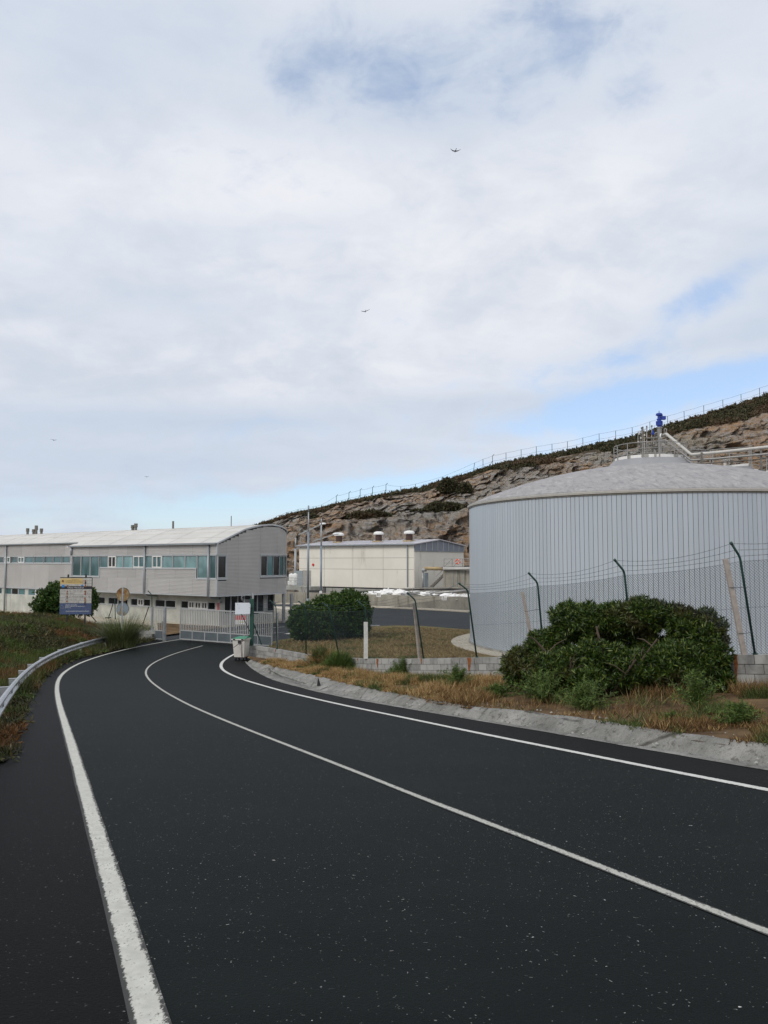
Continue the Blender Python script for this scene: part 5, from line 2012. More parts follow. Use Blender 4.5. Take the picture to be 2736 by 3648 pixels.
# raised concrete tank with stair, railing and lifebuoy
bs = at(1578, 2094, 92.0)
bt = empty('concrete_basin', (bs.x, bs.y, YARD), math.radians(-12), 'raised stained concrete basin with a railing left of the big tank', 'basin')
ztop = at(1578, 2024, 92).z - YARD
obj('basin_wall', MB().box(0, 9, 0, 7, 0, ztop), M['retain'], bt)
obj('deck_edge', MB().box(-0.12, 9.1, -0.15, 7.1, ztop + 0.002, ztop + 0.14), M['soffit'], bt)
for x in (1.1, 1.6, 2.4, 3.3):
    obj('wall_rib', MB().box(x - 0.06, x + 0.06, -0.07, -0.002, 0.2, ztop - 0.1), M['conc'], bt)
for x in (0.15, 1.1, 2.3, 2.85, 3.6, 4.8):
    obj('rail_post', MB().tube([(x, -0.05, ztop + 0.14), (x, -0.05, ztop + 1.10)], 0.035, 6), M['steel'], bt)
for h in (0.6, 1.1):
    obj('rail', MB().tube([(0.15, -0.05, ztop + h), (8, -0.05, ztop + h)], 0.035, 6), M['steel'], bt)
obj('rail', MB().tube([(0.2, -0.05, ztop + 0.2), (1.1, -0.05, ztop + 1.08)], 0.03, 6), M['steel'], bt)
obj('rail', MB().tube([(1.0, 1.5, ztop + 0.15), (1.9, 1.5, ztop + 1.08)], 0.03, 6), M['steel'], bt)
lb = at(1631, 2001, 91.0)
g = MB()
P = [Vector((0.24 * math.cos(a), 0, 0.24 * math.sin(a))) for a in np.linspace(0, 2 * PI, 21)]
g.tube(P, 0.075, 8, False)
lbo = tag(obj('lifebuoy', g, M['orange'], None, tuple(lb), smooth=True), 'orange lifebuoy hanging on the basin railing', 'lifebuoy')
for a in (0.4, 1.2, 3.5, 5.2):
    obj('white_band', MB().tube([(0.24 * math.cos(a - .12), 0, 0.24 * math.sin(a - .12)), (0.24 * math.cos(a + .12), 0, 0.24 * math.sin(a + .12))], 0.079, 8), M['white'], lbo)
st = empty('stair', tuple(at(1532, 2092, 93.0)), math.radians(-12), 'steel stair climbing to the raised concrete basin', 'stair')
top = at(1580, 2045, 93.0) - st.location
Ls = math.hypot(top.x, top.y)
for i in range(9):
    f = i / 8
    obj('tread', MB().box(Ls * f - 0.15, Ls * f + 0.18, 0, 0.9, top.z * f - 0.02, top.z * f + 0.03), M['dark_steel'], st)
for y in (0, 0.92):
    obj('stringer', MB().bar((0, y, -0.1), (Ls, y, top.z - 0.1), 0.04, 0.25), M['dark_steel'], st)
obj('handrail', MB().tube([(0.7, -0.03, top.z * 0.45 + 0.55), (Ls, -0.03, top.z + 0.55)], 0.03, 6), M['steel'], st)
ob = empty('overhead_pipe', tuple(at(1507, 2026, 93.5)), 0, 'ochre stained overhead pipe joining a grey riser to the concrete basin', 'pipe')
OO = ob.location
pipe([at(1512, 2025, 93.5), at(1578, 2026, 92.0)], 0.21, M['rust_pipe'], ob, OO, 10)
pipe([at(1578, 2026, 91.7), at(1710, 2026, 90.5)], 0.18, M['white_steel'], ob, OO, 10)
pipe([at(1511, 2025, 93.5), at(1511, 2036, 93.5)], 0.3, M['galv_dull'], ob, OO, 10, 'elbow')
pipe([at(1506, 2034, 93.7), at(1506, 2100, 93.7)], 0.11, M['galv_dull'], ob, OO, 8, 'riser')
cab = at(1511, 2094, 94.2)
tag(obj('door_cabinet', MB().box(0, 0.5, 0, 0.5, 0, 1.8), M['door_grey'], None, tuple(cab)), 'tall grey cabinet under the overhead pipe', 'cabinet')

# ------------------------------------------------------------------ BIG TANK
tank = empty('storage_tank', (TC.x, TC.y, YARD), 0, 'huge pale blue grey round tank with a weathered domed roof', 'tank')
TH = 4.97 - YARD
g = MB()
g.lathe([(TR - 0.03, 0.12), (TR - 0.03, TH - 0.02)], 144)
obj('shell', g, M['tank_joint'], tank)
NPN = 300
hw = TR * math.tan(PI / NPN)
pg = MB()
x0, x1 = -hw + 0.011, hw - 0.011
pg.add([(x0, -TR, 0.2), (x1, -TR, 0.2), (x1, -TR, TH - 0.03), (x0, -TR, TH - 0.03),
        (x0, -TR + 0.028, 0.2), (x1, -TR + 0.028, 0.2), (x1, -TR + 0.028, TH - 0.03), (x0, -TR + 0.028, TH - 0.03)],
       [(0, 1, 2, 3), (0, 3, 7, 4), (1, 5, 6, 2), (0, 4, 5, 1), (3, 2, 6, 7)])
pme = pg.mesh('panel')
pme.materials.append(M['tank'])
for i in range(NPN):
    obj('panel', pme, None, tank, None, (0, 0, 2 * PI * i / NPN))
obj('base_kerb', MB().lathe([(TR + 0.10, 0.14), (TR + 0.10, 0.24), (TR - 0.05, 0.26)], 96), M['conc'], tank)
ap = 2.34
prof = [(TR + 0.14, -0.14), (TR + 0.16, -0.02), (TR + 0.10, 0.03)]
prof2 = [(TR + 0.10, 0.03)]
for r_ in np.linspace(TR + 0.1, 0.0, 28):
    prof2.append((max(r_, 0.001), 0.04 + ap * (1 - (r_ / (TR + 0.1)) ** 2)))
obj('rim', MB().lathe([(TR + 0.02, -0.10), (TR + 0.10, -0.10), (TR + 0.12, 0.0), (TR + 0.08, 0.035)], 144, (0, 0, TH)), M['white_steel'], tank)
obj('painted_rim_shadow', MB().lathe([(TR + 0.05, -0.17), (TR + 0.05, -0.105)], 144, (0, 0, TH)), M['dark_steel'], tank)  # solid dark ring, paints in the shadow below the rim
obj('dome', MB().lathe(prof2, 144, (0, 0, TH)), M['dome'], tank, smooth=True)
dz_ = lambda r_: TH + 0.04 + ap * (1 - (r_ / (TR + 0.1)) ** 2)
obj('crown_ring', MB().lathe([(2.75, 2.12), (2.42, 2.42), (2.20, 2.66), (2.05, 2.66)], 48, (0, 0, TH)), M['dome_ring'], tank, smooth=True)
obj('crown_cover', MB().lathe([(2.05, 2.655), (2.05, 2.86), (1.6, 2.92), (0.01, 2.95)], 48, (0, 0, TH)), M['white'], tank)
for a, w_ in ((-2.03, 0.2), (-1.75, 0.06), (-1.1, 0.12), (-2.5, 0.1)):
    c, s_ = math.cos(a), math.sin(a)
    o = obj('cover_slot', MB().box(-w_, w_, -2.072, -2.045, TH + 2.70, TH + 2.86), M['conc'], tank, None, (0, 0, a + PI / 2))
RR = 2.08
zr = TH + 2.50
for i in range(14):
    a = 2 * PI * (i + 0.35) / 14
    obj('rail_post', MB().tube([(RR * math.cos(a), RR * math.sin(a), zr), (RR * math.cos(a), RR * math.sin(a), zr + 1.08)], 0.028, 6), M['steel'], tank)
for h in (0.42, 0.72, 1.08):
    P = [Vector((RR * math.cos(a), RR * math.sin(a), zr + h)) for a in np.linspace(0, 2 * PI, 49)]
    g = MB()
    g.tube(P, 0.03 if h > 1 else 0.022, 6, False)
    obj('rail', g, M['steel'], tank, smooth=True)

TO = Vector((TC.x, TC.y, YARD))


def tp(u, v, dy=0.0):
    return at(u, v, TC.y + dy) - TO


# blue drive unit on its column
zc_ = lambda v: at(2350, v, TC.y).z - YARD
cx = at(2350, 1560, TC.y).x - TC.x
cc = (cx, 0, 0)
obj('drive_column', MB().lathe([(0.18, zc_(1640)), (0.115, zc_(1600)), (0.115, zc_(1560)), (0.125, zc_(1552)), (0.125, zc_(1526)), (0.17, zc_(1526)), (0.17, zc_(1522)), (0.0, zc_(1522))], 16, cc), M['steel'], tank, smooth=False)
dr = obj('drive_unit', MB().lathe([(0.13, zc_(1522)), (0.13, zc_(1517)), (0.20, zc_(1515)), (0.20, zc_(1512)), (0.17, zc_(1511)), (0.17, zc_(1505)), (0.20, zc_(1504)), (0.20, zc_(1501)), (0.12, zc_(1499)),
                                    (0.12, zc_(1497)), (0.15, zc_(1496)), (0.15, zc_(1492)), (0.10, zc_(1491)), (0.10, zc_(1483)), (0.12, zc_(1481.5)), (0.19, zc_(1480)), (0.20, zc_(1477)), (0.17, zc_(1473)), (0.08, zc_(1471)), (0.02, zc_(1470.5)), (0.02, zc_(1463.5)), (0, zc_(1463.5))], 18, cc), M['blue'], tank)
obj('motor_box', MB().box(cx + 0.11, cx + 0.37, -0.11, 0.11, zc_(1495), zc_(1483)), M['blue'], dr)
obj('motor_strap', MB().box(cx + 0.14, cx + 0.20, -0.05, 0.05, zc_(1482.8), zc_(1477)), M['blue'], dr)
for a in np.linspace(0, 2 * PI, 9)[:-1]:
    obj('fin', MB().box(0.165, 0.205, -0.012, 0.012, zc_(1512.5), zc_(1503.5)), M['blue'], dr, (cx, 0, 0), (0, 0, a))


def tpipe(P, r_, m_, name='pipe', n_=8):
    g = MB()
    g.tube(P, r_, n_)
    return obj(name, g, m_, tank, smooth=True)


M_S, M_W, M_D = M['steel'], M['white_steel'], M['dark_steel']
# two big pipes: flange, slope, long run to the right
tpipe([tp(2357, 1553, -0.3), tp(2371, 1547, -0.5)], 0.10, M_S)
fl = MB()
fl.tube([tp(2353, 1553, -0.32), tp(2357, 1553, -0.36)], 0.15, 14)
obj('flange', fl, M['white'], tank)
tpipe([tp(2369, 1547, -0.5), tp(2374, 1546, -0.55), tp(2459, 1617, -2.2), tp(2465, 1619, -2.3), tp(2560, 1611, -3.3), tp(2736, 1592, -4.6), tp(3000, 1560, -7.5)], 0.085, M_W, 'pipe', 12)
tpipe([tp(2340, 1572, -0.3), tp(2371, 1567, -0.6), tp(2460, 1638, -2.3), tp(2470, 1639, -2.4), tp(2560, 1633, -3.3), tp(2736, 1617, -4.7), tp(3000, 1592, -7.5)], 0.062, M_S, 'pipe', 10)
tpipe([tp(2366, 1575, -0.4), tp(2466, 1656, -2.2)], 0.022, M_S)
tpipe([tp(2466, 1656, -2.2), tp(2730, 1634, -4.5)], 0.028, M_D)
for u, v0, v1, dy in ((2501, 1612, 1671, -2.8), (2712, 1595, 1645, -4.4)):
    b = tp(u, v1, dy)
    r2_ = math.hypot(b.x, b.y)
    b.z = dz_(r2_) if r2_ < TR else b.z
    a = tp(u, v0, dy)
    obj('pipe_support', MB().bar(b, (b.x, b.y, a.z), 0.09), M_D, tank)
    obj('support_foot', MB().box(b.x - 0.2, b.x + 0.2, b.y - 0.12, b.y + 0.12, b.z - 0.04, b.z + 0.05), M_D, tank)
# vertical vent pipes and their loops
for u, v0, v1, r_, m_ in ((2285.5, 1523, 1640, 0.022, M_D), (2290, 1521, 1640, 0.045, M_D), (2304, 1518, 1640, 0.040, M_S), (2322, 1516, 1640, 0.030, M_S),
                          (2326, 1530, 1640, 0.02, M_D), (2273, 1540, 1625, 0.022, M_S), (2281, 1540, 1630, 0.025, M_D), (2295, 1545, 1628, 0.02, M_W),
                          (2341, 1530, 1640, 0.028, M_D), (2329, 1555, 1640, 0.022, M_W), (2347, 1540, 1640, 0.035, M_D), (2366, 1530, 1560, 0.018, M_W), (2373, 1535, 1555, 0.018, M_W),
                          (2312, 1575, 1640, 0.03, M_D), (2336, 1600, 1640, 0.05, M_S), (2360, 1590, 1640, 0.03, M_D)):
    tpipe([tp(u, v0, 0.2), tp(u, v1, 0.2)], r_, m_, 'riser', 7)
for u in (2285.5, 2290, 2304, 2322):
    v0 = {2285.5: 1523, 2290: 1521, 2304: 1518, 2322: 1516}[u]
    tpipe([tp(u, v0 - 1, 0.2), tp(u, v0 + 4, 0.2)], 0.045, M['dark_steel'], 'vent_cap', 7)
for u0, u1, vt, vb in ((2273, 2285, 1536, 1545), (2295, 2304, 1529, 1541), (2366, 2374, 1527, 1540), (2333, 2346, 1541, 1556)):
    P = [tp(u0, vb, 0.15), tp(u0, vt + 2, 0.15), tp(u0 + 2, vt, 0.15), tp(u1 - 2, vt, 0.15), tp(u1, vt + 2, 0.15), tp(u1, vb, 0.15)]
    tpipe(P, 0.022, M_W, 'bent_pipe', 7)
for v, u0, u1 in ((1583, 2272, 2335), (1597, 2275, 2345), (1612, 2285, 2360), (1590, 2290, 2350), (1604, 2270, 2330), (1620, 2310, 2365), (1555, 2325, 2350), (1575, 2325, 2372)):
    tpipe([tp(u0, v + 3, 0.3), tp(u1, v, 0.1)], 0.03, random.choice((M_D, M_S, M_D)), 'cross_pipe', 7)
obj('blue_valve', MB().lathe([(0.0, zc_(1548)), (0.09, zc_(1547)), (0.10, zc_(1541)), (0.05, zc_(1537)), (0.05, zc_(1531)), (0, zc_(1529))], 12, (tp(2328, 1540).x, 0.1, 0)), M['blue'], tank)
obj('valve_body', MB().tube([tp(2300, 1560, 0.1), tp(2349, 1560, 0.0)], 0.05, 8), M_D, tank)
for u, v in ((2277, 1545), (2283, 1560), (2296, 1550), (2274, 1575)):
    obj('fitting', MB().tube([tp(u, v - 3, 0.1), tp(u, v + 3, 0.1)], 0.05, 8), M_W, tank)

# walkway behind the dome at right
wk = at(2540, 1668, 53.5)
wy = empty('roof_walkway', tuple(wk), 0, 'steel railed walkway on a pale kerb behind the dome', 'walkway')
WO = wy.location


def wp(u, v, Y=53.5):
    return at(u, v, Y) - WO


ww = MB()
ww.box(wp(2468, 1660).x, wp(2540, 1660).x, 0, 1.5, wp(2500, 1667).z - 1.2, wp(2500, 1653).z)
obj('kerb', ww, M['white'], wy)
obj('kerb', MB().add([wp(2590, 1665), wp(2683, 1677), wp(2681, 1659), wp(2674, 1658), wp(2590, 1664.5)] + [wp(2590, 1665) + Vector((0, 1.5, 0)), wp(2683, 1677) + Vector((0, 1.5, 0)), wp(2681, 1659) + Vector((0, 1.5, 0)), wp(2674, 1658) + Vector((0, 1.5, 0)), wp(2590, 1664.5) + Vector((0, 1.5, 0))],
                      [(0, 1, 2, 3, 4), (2, 1, 6, 7), (3, 2, 7, 8), (4, 3, 8, 9)]), M['dome_ring'], wy)
g = MB()
a, b = wp(2588, 1662, 53.8), wp(2670, 1654, 53.8)
g.add([wp(2560, 1665, 53.8), wp(2670, 1664, 53.8), wp(2670, 1650, 53.8), wp(2590, 1658, 53.8)] + [wp(2560, 1665, 54.5), wp(2670, 1664, 54.5), wp(2670, 1650, 54.5), wp(2590, 1658, 54.5)], [(0, 1, 2, 3), (3, 2, 6, 7), (1, 5, 6, 2)])
obj('upstand', g, M['white'], wy)
for u0, v0, u1, v1, r_ in ((2446, 1601, 2530, 1604, 0.032), (2446, 1608, 2530, 1610, 0.025), (2452, 1629, 2525, 1633, 0.022), (2530, 1603, 2668, 1592, 0.034), (2590, 1616, 2658, 1622, 0.03),
                           (2678, 1614, 2736, 1623, 0.03), (2694, 1626, 2760, 1636, 0.03), (2600, 1645, 2655, 1650, 0.02), (2540, 1639, 2576, 1643, 0.02), (2678, 1643, 2760, 1656, 0.022), (2680, 1654, 2760, 1666, 0.022), (2730, 1624, 2800, 1632, 0.03)):
    g = MB()
    g.tube([wp(u0, v0), wp(u1, v1)], r_, 6)
    obj('rail', g, M['steel'], wy)
for u, v0, v1 in ((2446, 1601, 1660), (2530, 1604, 1661), (2539.5, 1600, 1662), (2599, 1617, 1655), (2669, 1590, 1660), (2676, 1592, 1664), (2732, 1635, 1675), (2790, 1630, 1690)):
    obj('rail_post', MB().tube([wp(u, v0), wp(u, v1)], 0.04, 6), M['steel'], wy)
obj('vent_stub', MB().lathe([(0.10, wp(2583, 1662).z), (0.10, wp(2583, 1642).z), (0.19, wp(2583, 1640.5).z), (0.19, wp(2583, 1638).z), (0, wp(2583, 1638).z)], 12, (wp(2583, 1650).x, 0, 0)), M_W, wy)
g = MB()
g.add([wp(2686, 1673), wp(2800, 1690), wp(2800, 1683), wp(2686, 1671)] + [wp(2686, 1673) + Vector((0, 1, 0)), wp(2800, 1690) + Vector((0, 1, 0)), wp(2800, 1683) + Vector((0, 1, 0)), wp(2686, 1671) + Vector((0, 1, 0))], [(0, 1, 2, 3), (3, 2, 6, 7)])
obj('kerb', g, M['white'], wy)
# the concrete stair tower the walkway stands on (behind the tank)
obj('tower', MB().box(wp(2440, 1700).x, wp(2860, 1700).x, 0.1, 4.0, YARD - WO.z, wp(2500, 1700).z - 0.9), M['conc'], wy)


# ------------------------------------------------------------------ LAMP POSTS
def lamp(u, vt, Y, segs, arm, lab, base=YARD, head=True):
    x = (u - 1368) / F * Y / 1.0
    p = at(u, 2000, Y)
    r_ = empty('lamp_post', (p.x, Y, base), 0, lab, 'lamp post', 'tall lamp posts along the far side of the yard')
    zz = lambda v: at(u, v, Y).z - base
    for v0, v1, rad, m_ in segs:
        obj('pole', MB().tube([(0, 0, zz(v0) if v0 else 0), (0, 0, zz(v1))], rad, 10), m_, r_, smooth=True)
    (u0, v0), (u1, v1) = arm
    A, B = at(u0, v0, Y) - r_.location, at(u1, v1, Y) - r_.location
    obj('arm', MB().bar(A, B, 0.10, 0.12), M['galv_dull'], r_)
    if head:
        d = (B - A).normalized()
        g = MB()
        rows = []
        for i, (f, w_) in enumerate(((0, 0.08), (0.15, 0.2), (0.5, 0.26), (0.8, 0.22), (1.0, 0.08))):
            c = B + Vector((0.75 * f - 0.1, 0, 0.03 + 0.05 * f))
            rows.append([tuple(c + Vector((0, math.cos(a) * w_, math.sin(a) * w_ * (0.75 if math.sin(a) > 0 else 0.25)))) for a in np.linspace(0, 2 * PI, 13)])
        g.grid(rows)
        obj('lamp_head', g, M['lamp_white'], r_, smooth=True)
    obj('base_plate', MB().box(-0.2, 0.2, -0.2, 0.2, 0, 0.03), M['galv_dull'], r_)
    return r_


lamp(1098, 1801, 89.0, [(None, 2132, 0.17, M['lampgrey']), (2132, 1894, 0.125, M['lampgrey']), (1894, 1824, 0.075, M['galv_dull']), (1824, 1801, 0.09, M['lampgrey'])],
     ((1063, 1905), (1141, 1869.5)), 'tall grey lamp post with a slanting arm, nearest the office building')
lamp(1144, 1847, 87.0, [(None, 1945, 0.115, M['lampgrey']), (1945, 1870, 0.085, M['galv_dull']), (1870, 1847, 0.06, M['galv_dull'])],
     ((1115, 1928), (1188, 1905)), 'grey lamp post with a white label, right of the tallest one')
lamp(1052.5, 1915, 121.0, [(None, 1955, 0.19, M['galv_dull']), (1955, 1915, 0.12, M['galv_dull'])],
     ((1038, 1961), (1065, 1951)), 'far pale lamp post seen between the office and the hall', YARD, False)
a = at(1142, 2110, 86.7)
tag(obj('pole_label', MB().box(-0.15, 0.15, 0, 0.01, -0.15, 0.15), M['white'], None, (a.x, 86.86, a.z)), 'small white label fixed low on the second lamp post', 'label')

# ------------------------------------------------------------------ INFORMATION BOARD
ib0 = at(268, 2190, 52.5)
scl = 52.5 / F
ib = empty('information_board', (ib0.x, ib0.y, at(268, 2206, 52.5).z), 0, 'faded rusty project board on black posts before the office building', 'board')
bz0 = at(268, 2189, 52.5).z - ib.location.z
BW, BH = 112 * scl, 129 * scl
xl_, xr_ = -BW / 2, BW / 2
sw_ = paint('sun_bleached_white_vinyl', (0.46, 0.45, 0.42), 0.6, 0, 0.12, 5, 0, ((0.16, 0.14, 0.12), 0.5))
sb_ = paint('faded_blue_vinyl', (0.05, 0.08, 0.17), 0.6, 0, 0.2, 5, 0, ((0.14, 0.15, 0.18), 0.4))
so_ = paint('faded_ochre_vinyl', (0.58, 0.43, 0.18), 0.6, 0, 0.08, 4)
sk_ = paint('black_vinyl', (0.02, 0.02, 0.028), 0.6)
NS = 13
sh = BH / NS
for i in range(NS):
    z0_ = bz0 + sh * i
    m_ = sb_ if i < 4 else sw_
    if i == 9: m_ = sk_
    obj('slat', MB().box(xl_, xr_, -0.012 + 0.006 * (i % 2), 0.012, z0_ + 0.008, z0_ + sh - 0.008), m_, ib)
obj('backing', MB().box(xl_ + 0.01, xr_ - 0.01, 0.013, 0.02, bz0, bz0 + BH), M['dark_steel'], ib)
for x in (xl_ + 0.24 * BW, xl_ + 0.80 * BW):
    obj('post', MB().box(x - 0.045, x + 0.045, 0.021, 0.10, -0.3, bz0 + BH + 0.23), M['black'], ib)
obj('top_bar', MB().box(xl_ - 0.01, xr_ + 0.01, -0.015, 0.02, bz0 + BH + 0.002, bz0 + BH + 0.05), M['black'], ib)
obj('side_bar', MB().box(xr_ + 0.002, xr_ + 0.04, -0.015, 0.02, bz0, bz0 + BH), M['black'], ib)
obj('stay', MB().bar((xl_ + 0.93 * BW, 0.1, bz0 + 0.05), (xr_ + 0.18, 0.5, -0.2), 0.05), M['black'], ib)
ytop = bz0 + BH
obj('ochre_header', MB().box(xl_ + 0.005, xl_ + 0.72 * BW, -0.018, -0.013, ytop - 0.165 * BH, ytop - 0.01 * BH), so_, ib)
obj('blue_crest', MB().box(xl_ + 0.06 * BW, xl_ + 0.14 * BW, -0.020, -0.013, ytop - 0.26 * BH, ytop - 0.19 * BH), paint('cyan_blue', (0.02, 0.20, 0.50), 0.5), ib)
obj('blue_logo', MB().box(xl_ + 0.67 * BW, xl_ + 0.74 * BW, -0.020, -0.013, ytop - 0.22 * BH, ytop - 0.19 * BH), paint('bright_blue', (0.02, 0.20, 0.55), 0.5), ib)


def text(txt, x, z_, size, m_, par, y=-0.022, al='LEFT', name='lettering'):
    cu = bpy.data.curves.new(name, 'FONT')
    cu.body = txt
    cu.size = size
    cu.align_x = al
    tmp = bpy.data.objects.new(name, cu)
    COL.objects.link(tmp)
    me = bpy.data.meshes.new_from_object(tmp)
    bpy.data.objects.remove(tmp)
    me.materials.clear()
    me.materials.append(m_)
    return obj(name, me, None, par, (x, y, z_), (PI / 2, 0, 0))


ink = paint('dark_brown_ink', (0.10, 0.05, 0.02), 0.7)
inkw = paint('pale_ink', (0.62, 0.64, 0.66), 0.7)
inkg = paint('grey_ink', (0.15, 0.15, 0.16), 0.7)
text('GOBIERNO', xl_ + 0.17 * BW, ytop - 0.095 * BH, 0.085, ink, ib)
text('DE ESPAÑA', xl_ + 0.17 * BW, ytop - 0.135 * BH, 0.085, ink, ib)
text('MINISTERIO', xl_ + 0.37 * BW, ytop - 0.065 * BH, 0.085, ink, ib)
text('DE MEDIO AMBIENTE', xl_ + 0.37 * BW, ytop - 0.10 * BH, 0.08, ink, ib)
text('Y MEDIO RURAL Y MARINO', xl_ + 0.37 * BW, ytop - 0.138 * BH, 0.062, ink, ib)
text('XUNTA DE GALICIA', xl_ + 0.17 * BW, ytop - 0.235 * BH, 0.09, inkg, ib)
text('Obras Hidráulicas', 0, bz0 + sh * 9 + 0.05, 0.15, inkw, ib, -0.022, 'CENTER')
text('UNIÓN EUROPEA', xl_ + 0.18 * BW, bz0 + 0.245 * BH, 0.10, inkw, ib)
text('FONDO EUROPEO DE DESARROLLO', xl_ + 0.18 * BW, bz0 + 0.21 * BH, 0.08, inkw, ib)
text('REGIONAL', xl_ + 0.18 * BW, bz0 + 0.175 * BH, 0.08, inkw, ib)
text('UNA MANERA DE HACER EUROPA', xl_ + 0.20 * BW, bz0 + 0.075 * BH, 0.10, inkw, ib)
for k in range(5):
    z_ = bz0 + sh * (4 + k) + 0.07
    g = MB()
    x = xl_ + 0.06
    while x < xr_ - 0.15:
        l_ = random.uniform(0.08, 0.3)
        if random.random() < 0.7: g.box(x, min(x + l_, xr_ - 0.04), -0.0165, -0.0135, z_, z_ + 0.022)
        x += l_ + 0.05
    obj('worn_print', g, inkg, ib)
ang = np.linspace(0, 2 * PI, 13)[:-1]
g = MB()
for a in ang:
    cx_, cz_ = xl_ + 0.085 * BW + 0.11 * math.cos(a), bz0 + 0.20 * BH + 0.11 * math.sin(a)
    g.add([(cx_ + 0.012 * math.cos(b), -0.0175, cz_ + 0.012 * math.sin(b)) for b in np.linspace(0, 2 * PI, 6)[:-1]], [(4, 3, 2, 1, 0)])
obj('star_ring', g, paint('faded_yellow', (0.5, 0.42, 0.25), 0.6), ib)
g = MB()
cx_, cz_ = xl_ + 0.085 * BW, ytop - 0.09 * BH
g.lathe([(0.0, 0), (0.05, 0.0), (0.075, 0.02), (0.085, 0.0)], 14)
cr_ = obj('crest', g, paint('brown_crest', (0.22, 0.12, 0.05), 0.6), ib, (cx_, -0.019, cz_), (PI / 2, 0, 0))
# torn vinyl: rusty uprights showing through
for x, segs in ((xl_ + 0.235 * BW, ((0.20, 0.25), (0.36, 0.40), (0.42, 0.45), (0.49, 0.53), (0.545, 0.56), (0.62, 0.67))),
                (xl_ + 0.80 * BW, ((0.055, 0.09), (0.10, 0.17), (0.18, 0.25), (0.35, 0.38), (0.39, 0.47), (0.53, 0.60), (0.61, 0.65), (0.66, 0.74)))):
    for f0, f1 in segs:
        g = MB()
        k = 6
        rows = []
        for i in range(k + 1):
            zz_ = ytop - BH * (f0 + (f1 - f0) * i / k)
            wv = 0.045 + 0.035 * noise.noise(Vector((x * 7, zz_ * 9, 0)))
            c = x + 0.02 * noise.noise(Vector((zz_ * 6, x, 5)))
            rows.append([(c - wv, -0.0195, zz_), (c + wv, -0.0195, zz_)])
        g.grid(rows)
        obj('rust_tear', g, M['rust'] if random.random() < 0.6 else M['brown_vent'], ib)

# ------------------------------------------------------------------ ROUND SIGN BACKS
sp = at(436, 2196, 47.8)
sg = empty('road_sign', (sp.x, sp.y, rz(47.8)), 0, 'rusty backs of two round road signs on one pole in the pampas grass', 'road sign')
zz = lambda v: at(436, v, 47.8).z - sg.location.z
obj('pole', MB().box(-0.045, 0.045, -0.07, -0.02, 0, zz(2092)), M['galv'], sg)
n = NT('rusted_sign_back')
f_ = n.noise(n.vec((2.0, 2.0, 1.2), 'Object'), 1.6, 6, 0.7)
M['signback'] = n.out(n.ramp(f_, [(0.36, (0.16, 0.045, 0.012)), (0.47, (0.42, 0.21, 0.06)), (0.56, (0.50, 0.38, 0.20)), (0.66, (0.48, 0.53, 0.55))]), 0.6)
n = NT('sky_grey_sign_back')
f_ = n.noise(n.vec((2.0, 2.0, 1.2), 'Object', loc=(3, 1, 2)), 1.5, 6, 0.7)
M['signback2'] = n.out(n.ramp(f_, [(0.30, (0.22, 0.08, 0.03)), (0.40, (0.45, 0.33, 0.18)), (0.46, (0.36, 0.44, 0.50))]), 0.5)
for vc, vr, m_ in ((2118, 24.5, M['signback']), (2170, 23, M['signback2'])):
    R_ = vr * 47.8 / F
    rot = math.radians(44)
    g = MB()
    V_ = [(R_ * math.cos(a), 0, R_ * math.sin(a)) for a in np.linspace(0, 2 * PI, 33)[:-1]]
    g.add(V_ + [(x, 0.006, z_) for x, _, z_ in V_], [tuple(range(32)), tuple(reversed(range(32, 64)))])
    o = obj('disc', g, m_, sg, (0, 0.01, zz(vc)), (0, 0, rot))
    g = MB()
    g.tube([Vector((R_ * math.cos(a), -0.012, R_ * math.sin(a))) for a in np.linspace(0, 2 * PI, 33)], 0.016, 5, False)
    obj('rim', g, M['dark_steel'], o)
    obj('bracket', MB().bar((-0.12, -0.04, zz(vc)), (0.12, -0.04, zz(vc)), 0.04), M['galv_dull'], sg)

# ------------------------------------------------------------------ GUARD RAIL
rail_px = [(413, 2261, .62), (375, 2267, .62), (336, 2276, .62), (300, 2286, .62), (262, 2298, .62), (215, 2312, .60), (187, 2326, .58), (150, 2343, .56), (120, 2362, .54), (93, 2382, .52), (56, 2414, .50), (30, 2446, .48), (0, 2487, .46)]
RP = [gz(u, v, h) for u, v, h in rail_px]
d = (RP[-1] - RP[-3])
d.z = 0
d.normalize()
for L2 in (2, 5, 9, 14):
    q = RP[12] + d * L2
    q.z = rz(q.y) + 0.46
    RP.append(q)
RPs = catmull(smooth_poly(RP, 2), 0.4)
gr_ = empty('guard_rail', tuple(RPs[0]), 0, 'curved galvanised guard rail along the left of the road', 'guard rail')
GO_ = gr_.location
wprof = [(0.0, 0.0), (0.035, -0.01), (0.075, -0.045), (0.075, -0.085), (0.01, -0.135), (0.01, -0.175), (0.075, -0.225), (0.075, -0.265), (0.035, -0.30), (0.0, -0.31)]
ribs = []
for i, p in enumerate(RPs):
    dv = wdir(RPs, i)
    nn = Vector((-dv.y, dv.x, 0))
    if nn.x < 0: nn = -nn
    ribs.append([tuple(p + nn * a + Vector((0, 0, b)) - GO_) for a, b in wprof])
seg = 10
for k in range(0, len(ribs) - 1, seg):
    sub = ribs[k:k + seg + 1]
    if len(sub) < 2: continue
    g = MB()
    g.grid(sub)
    obj('beam', g, M['galv'], gr_, smooth=False)
acc = 0
nxt = 0.6
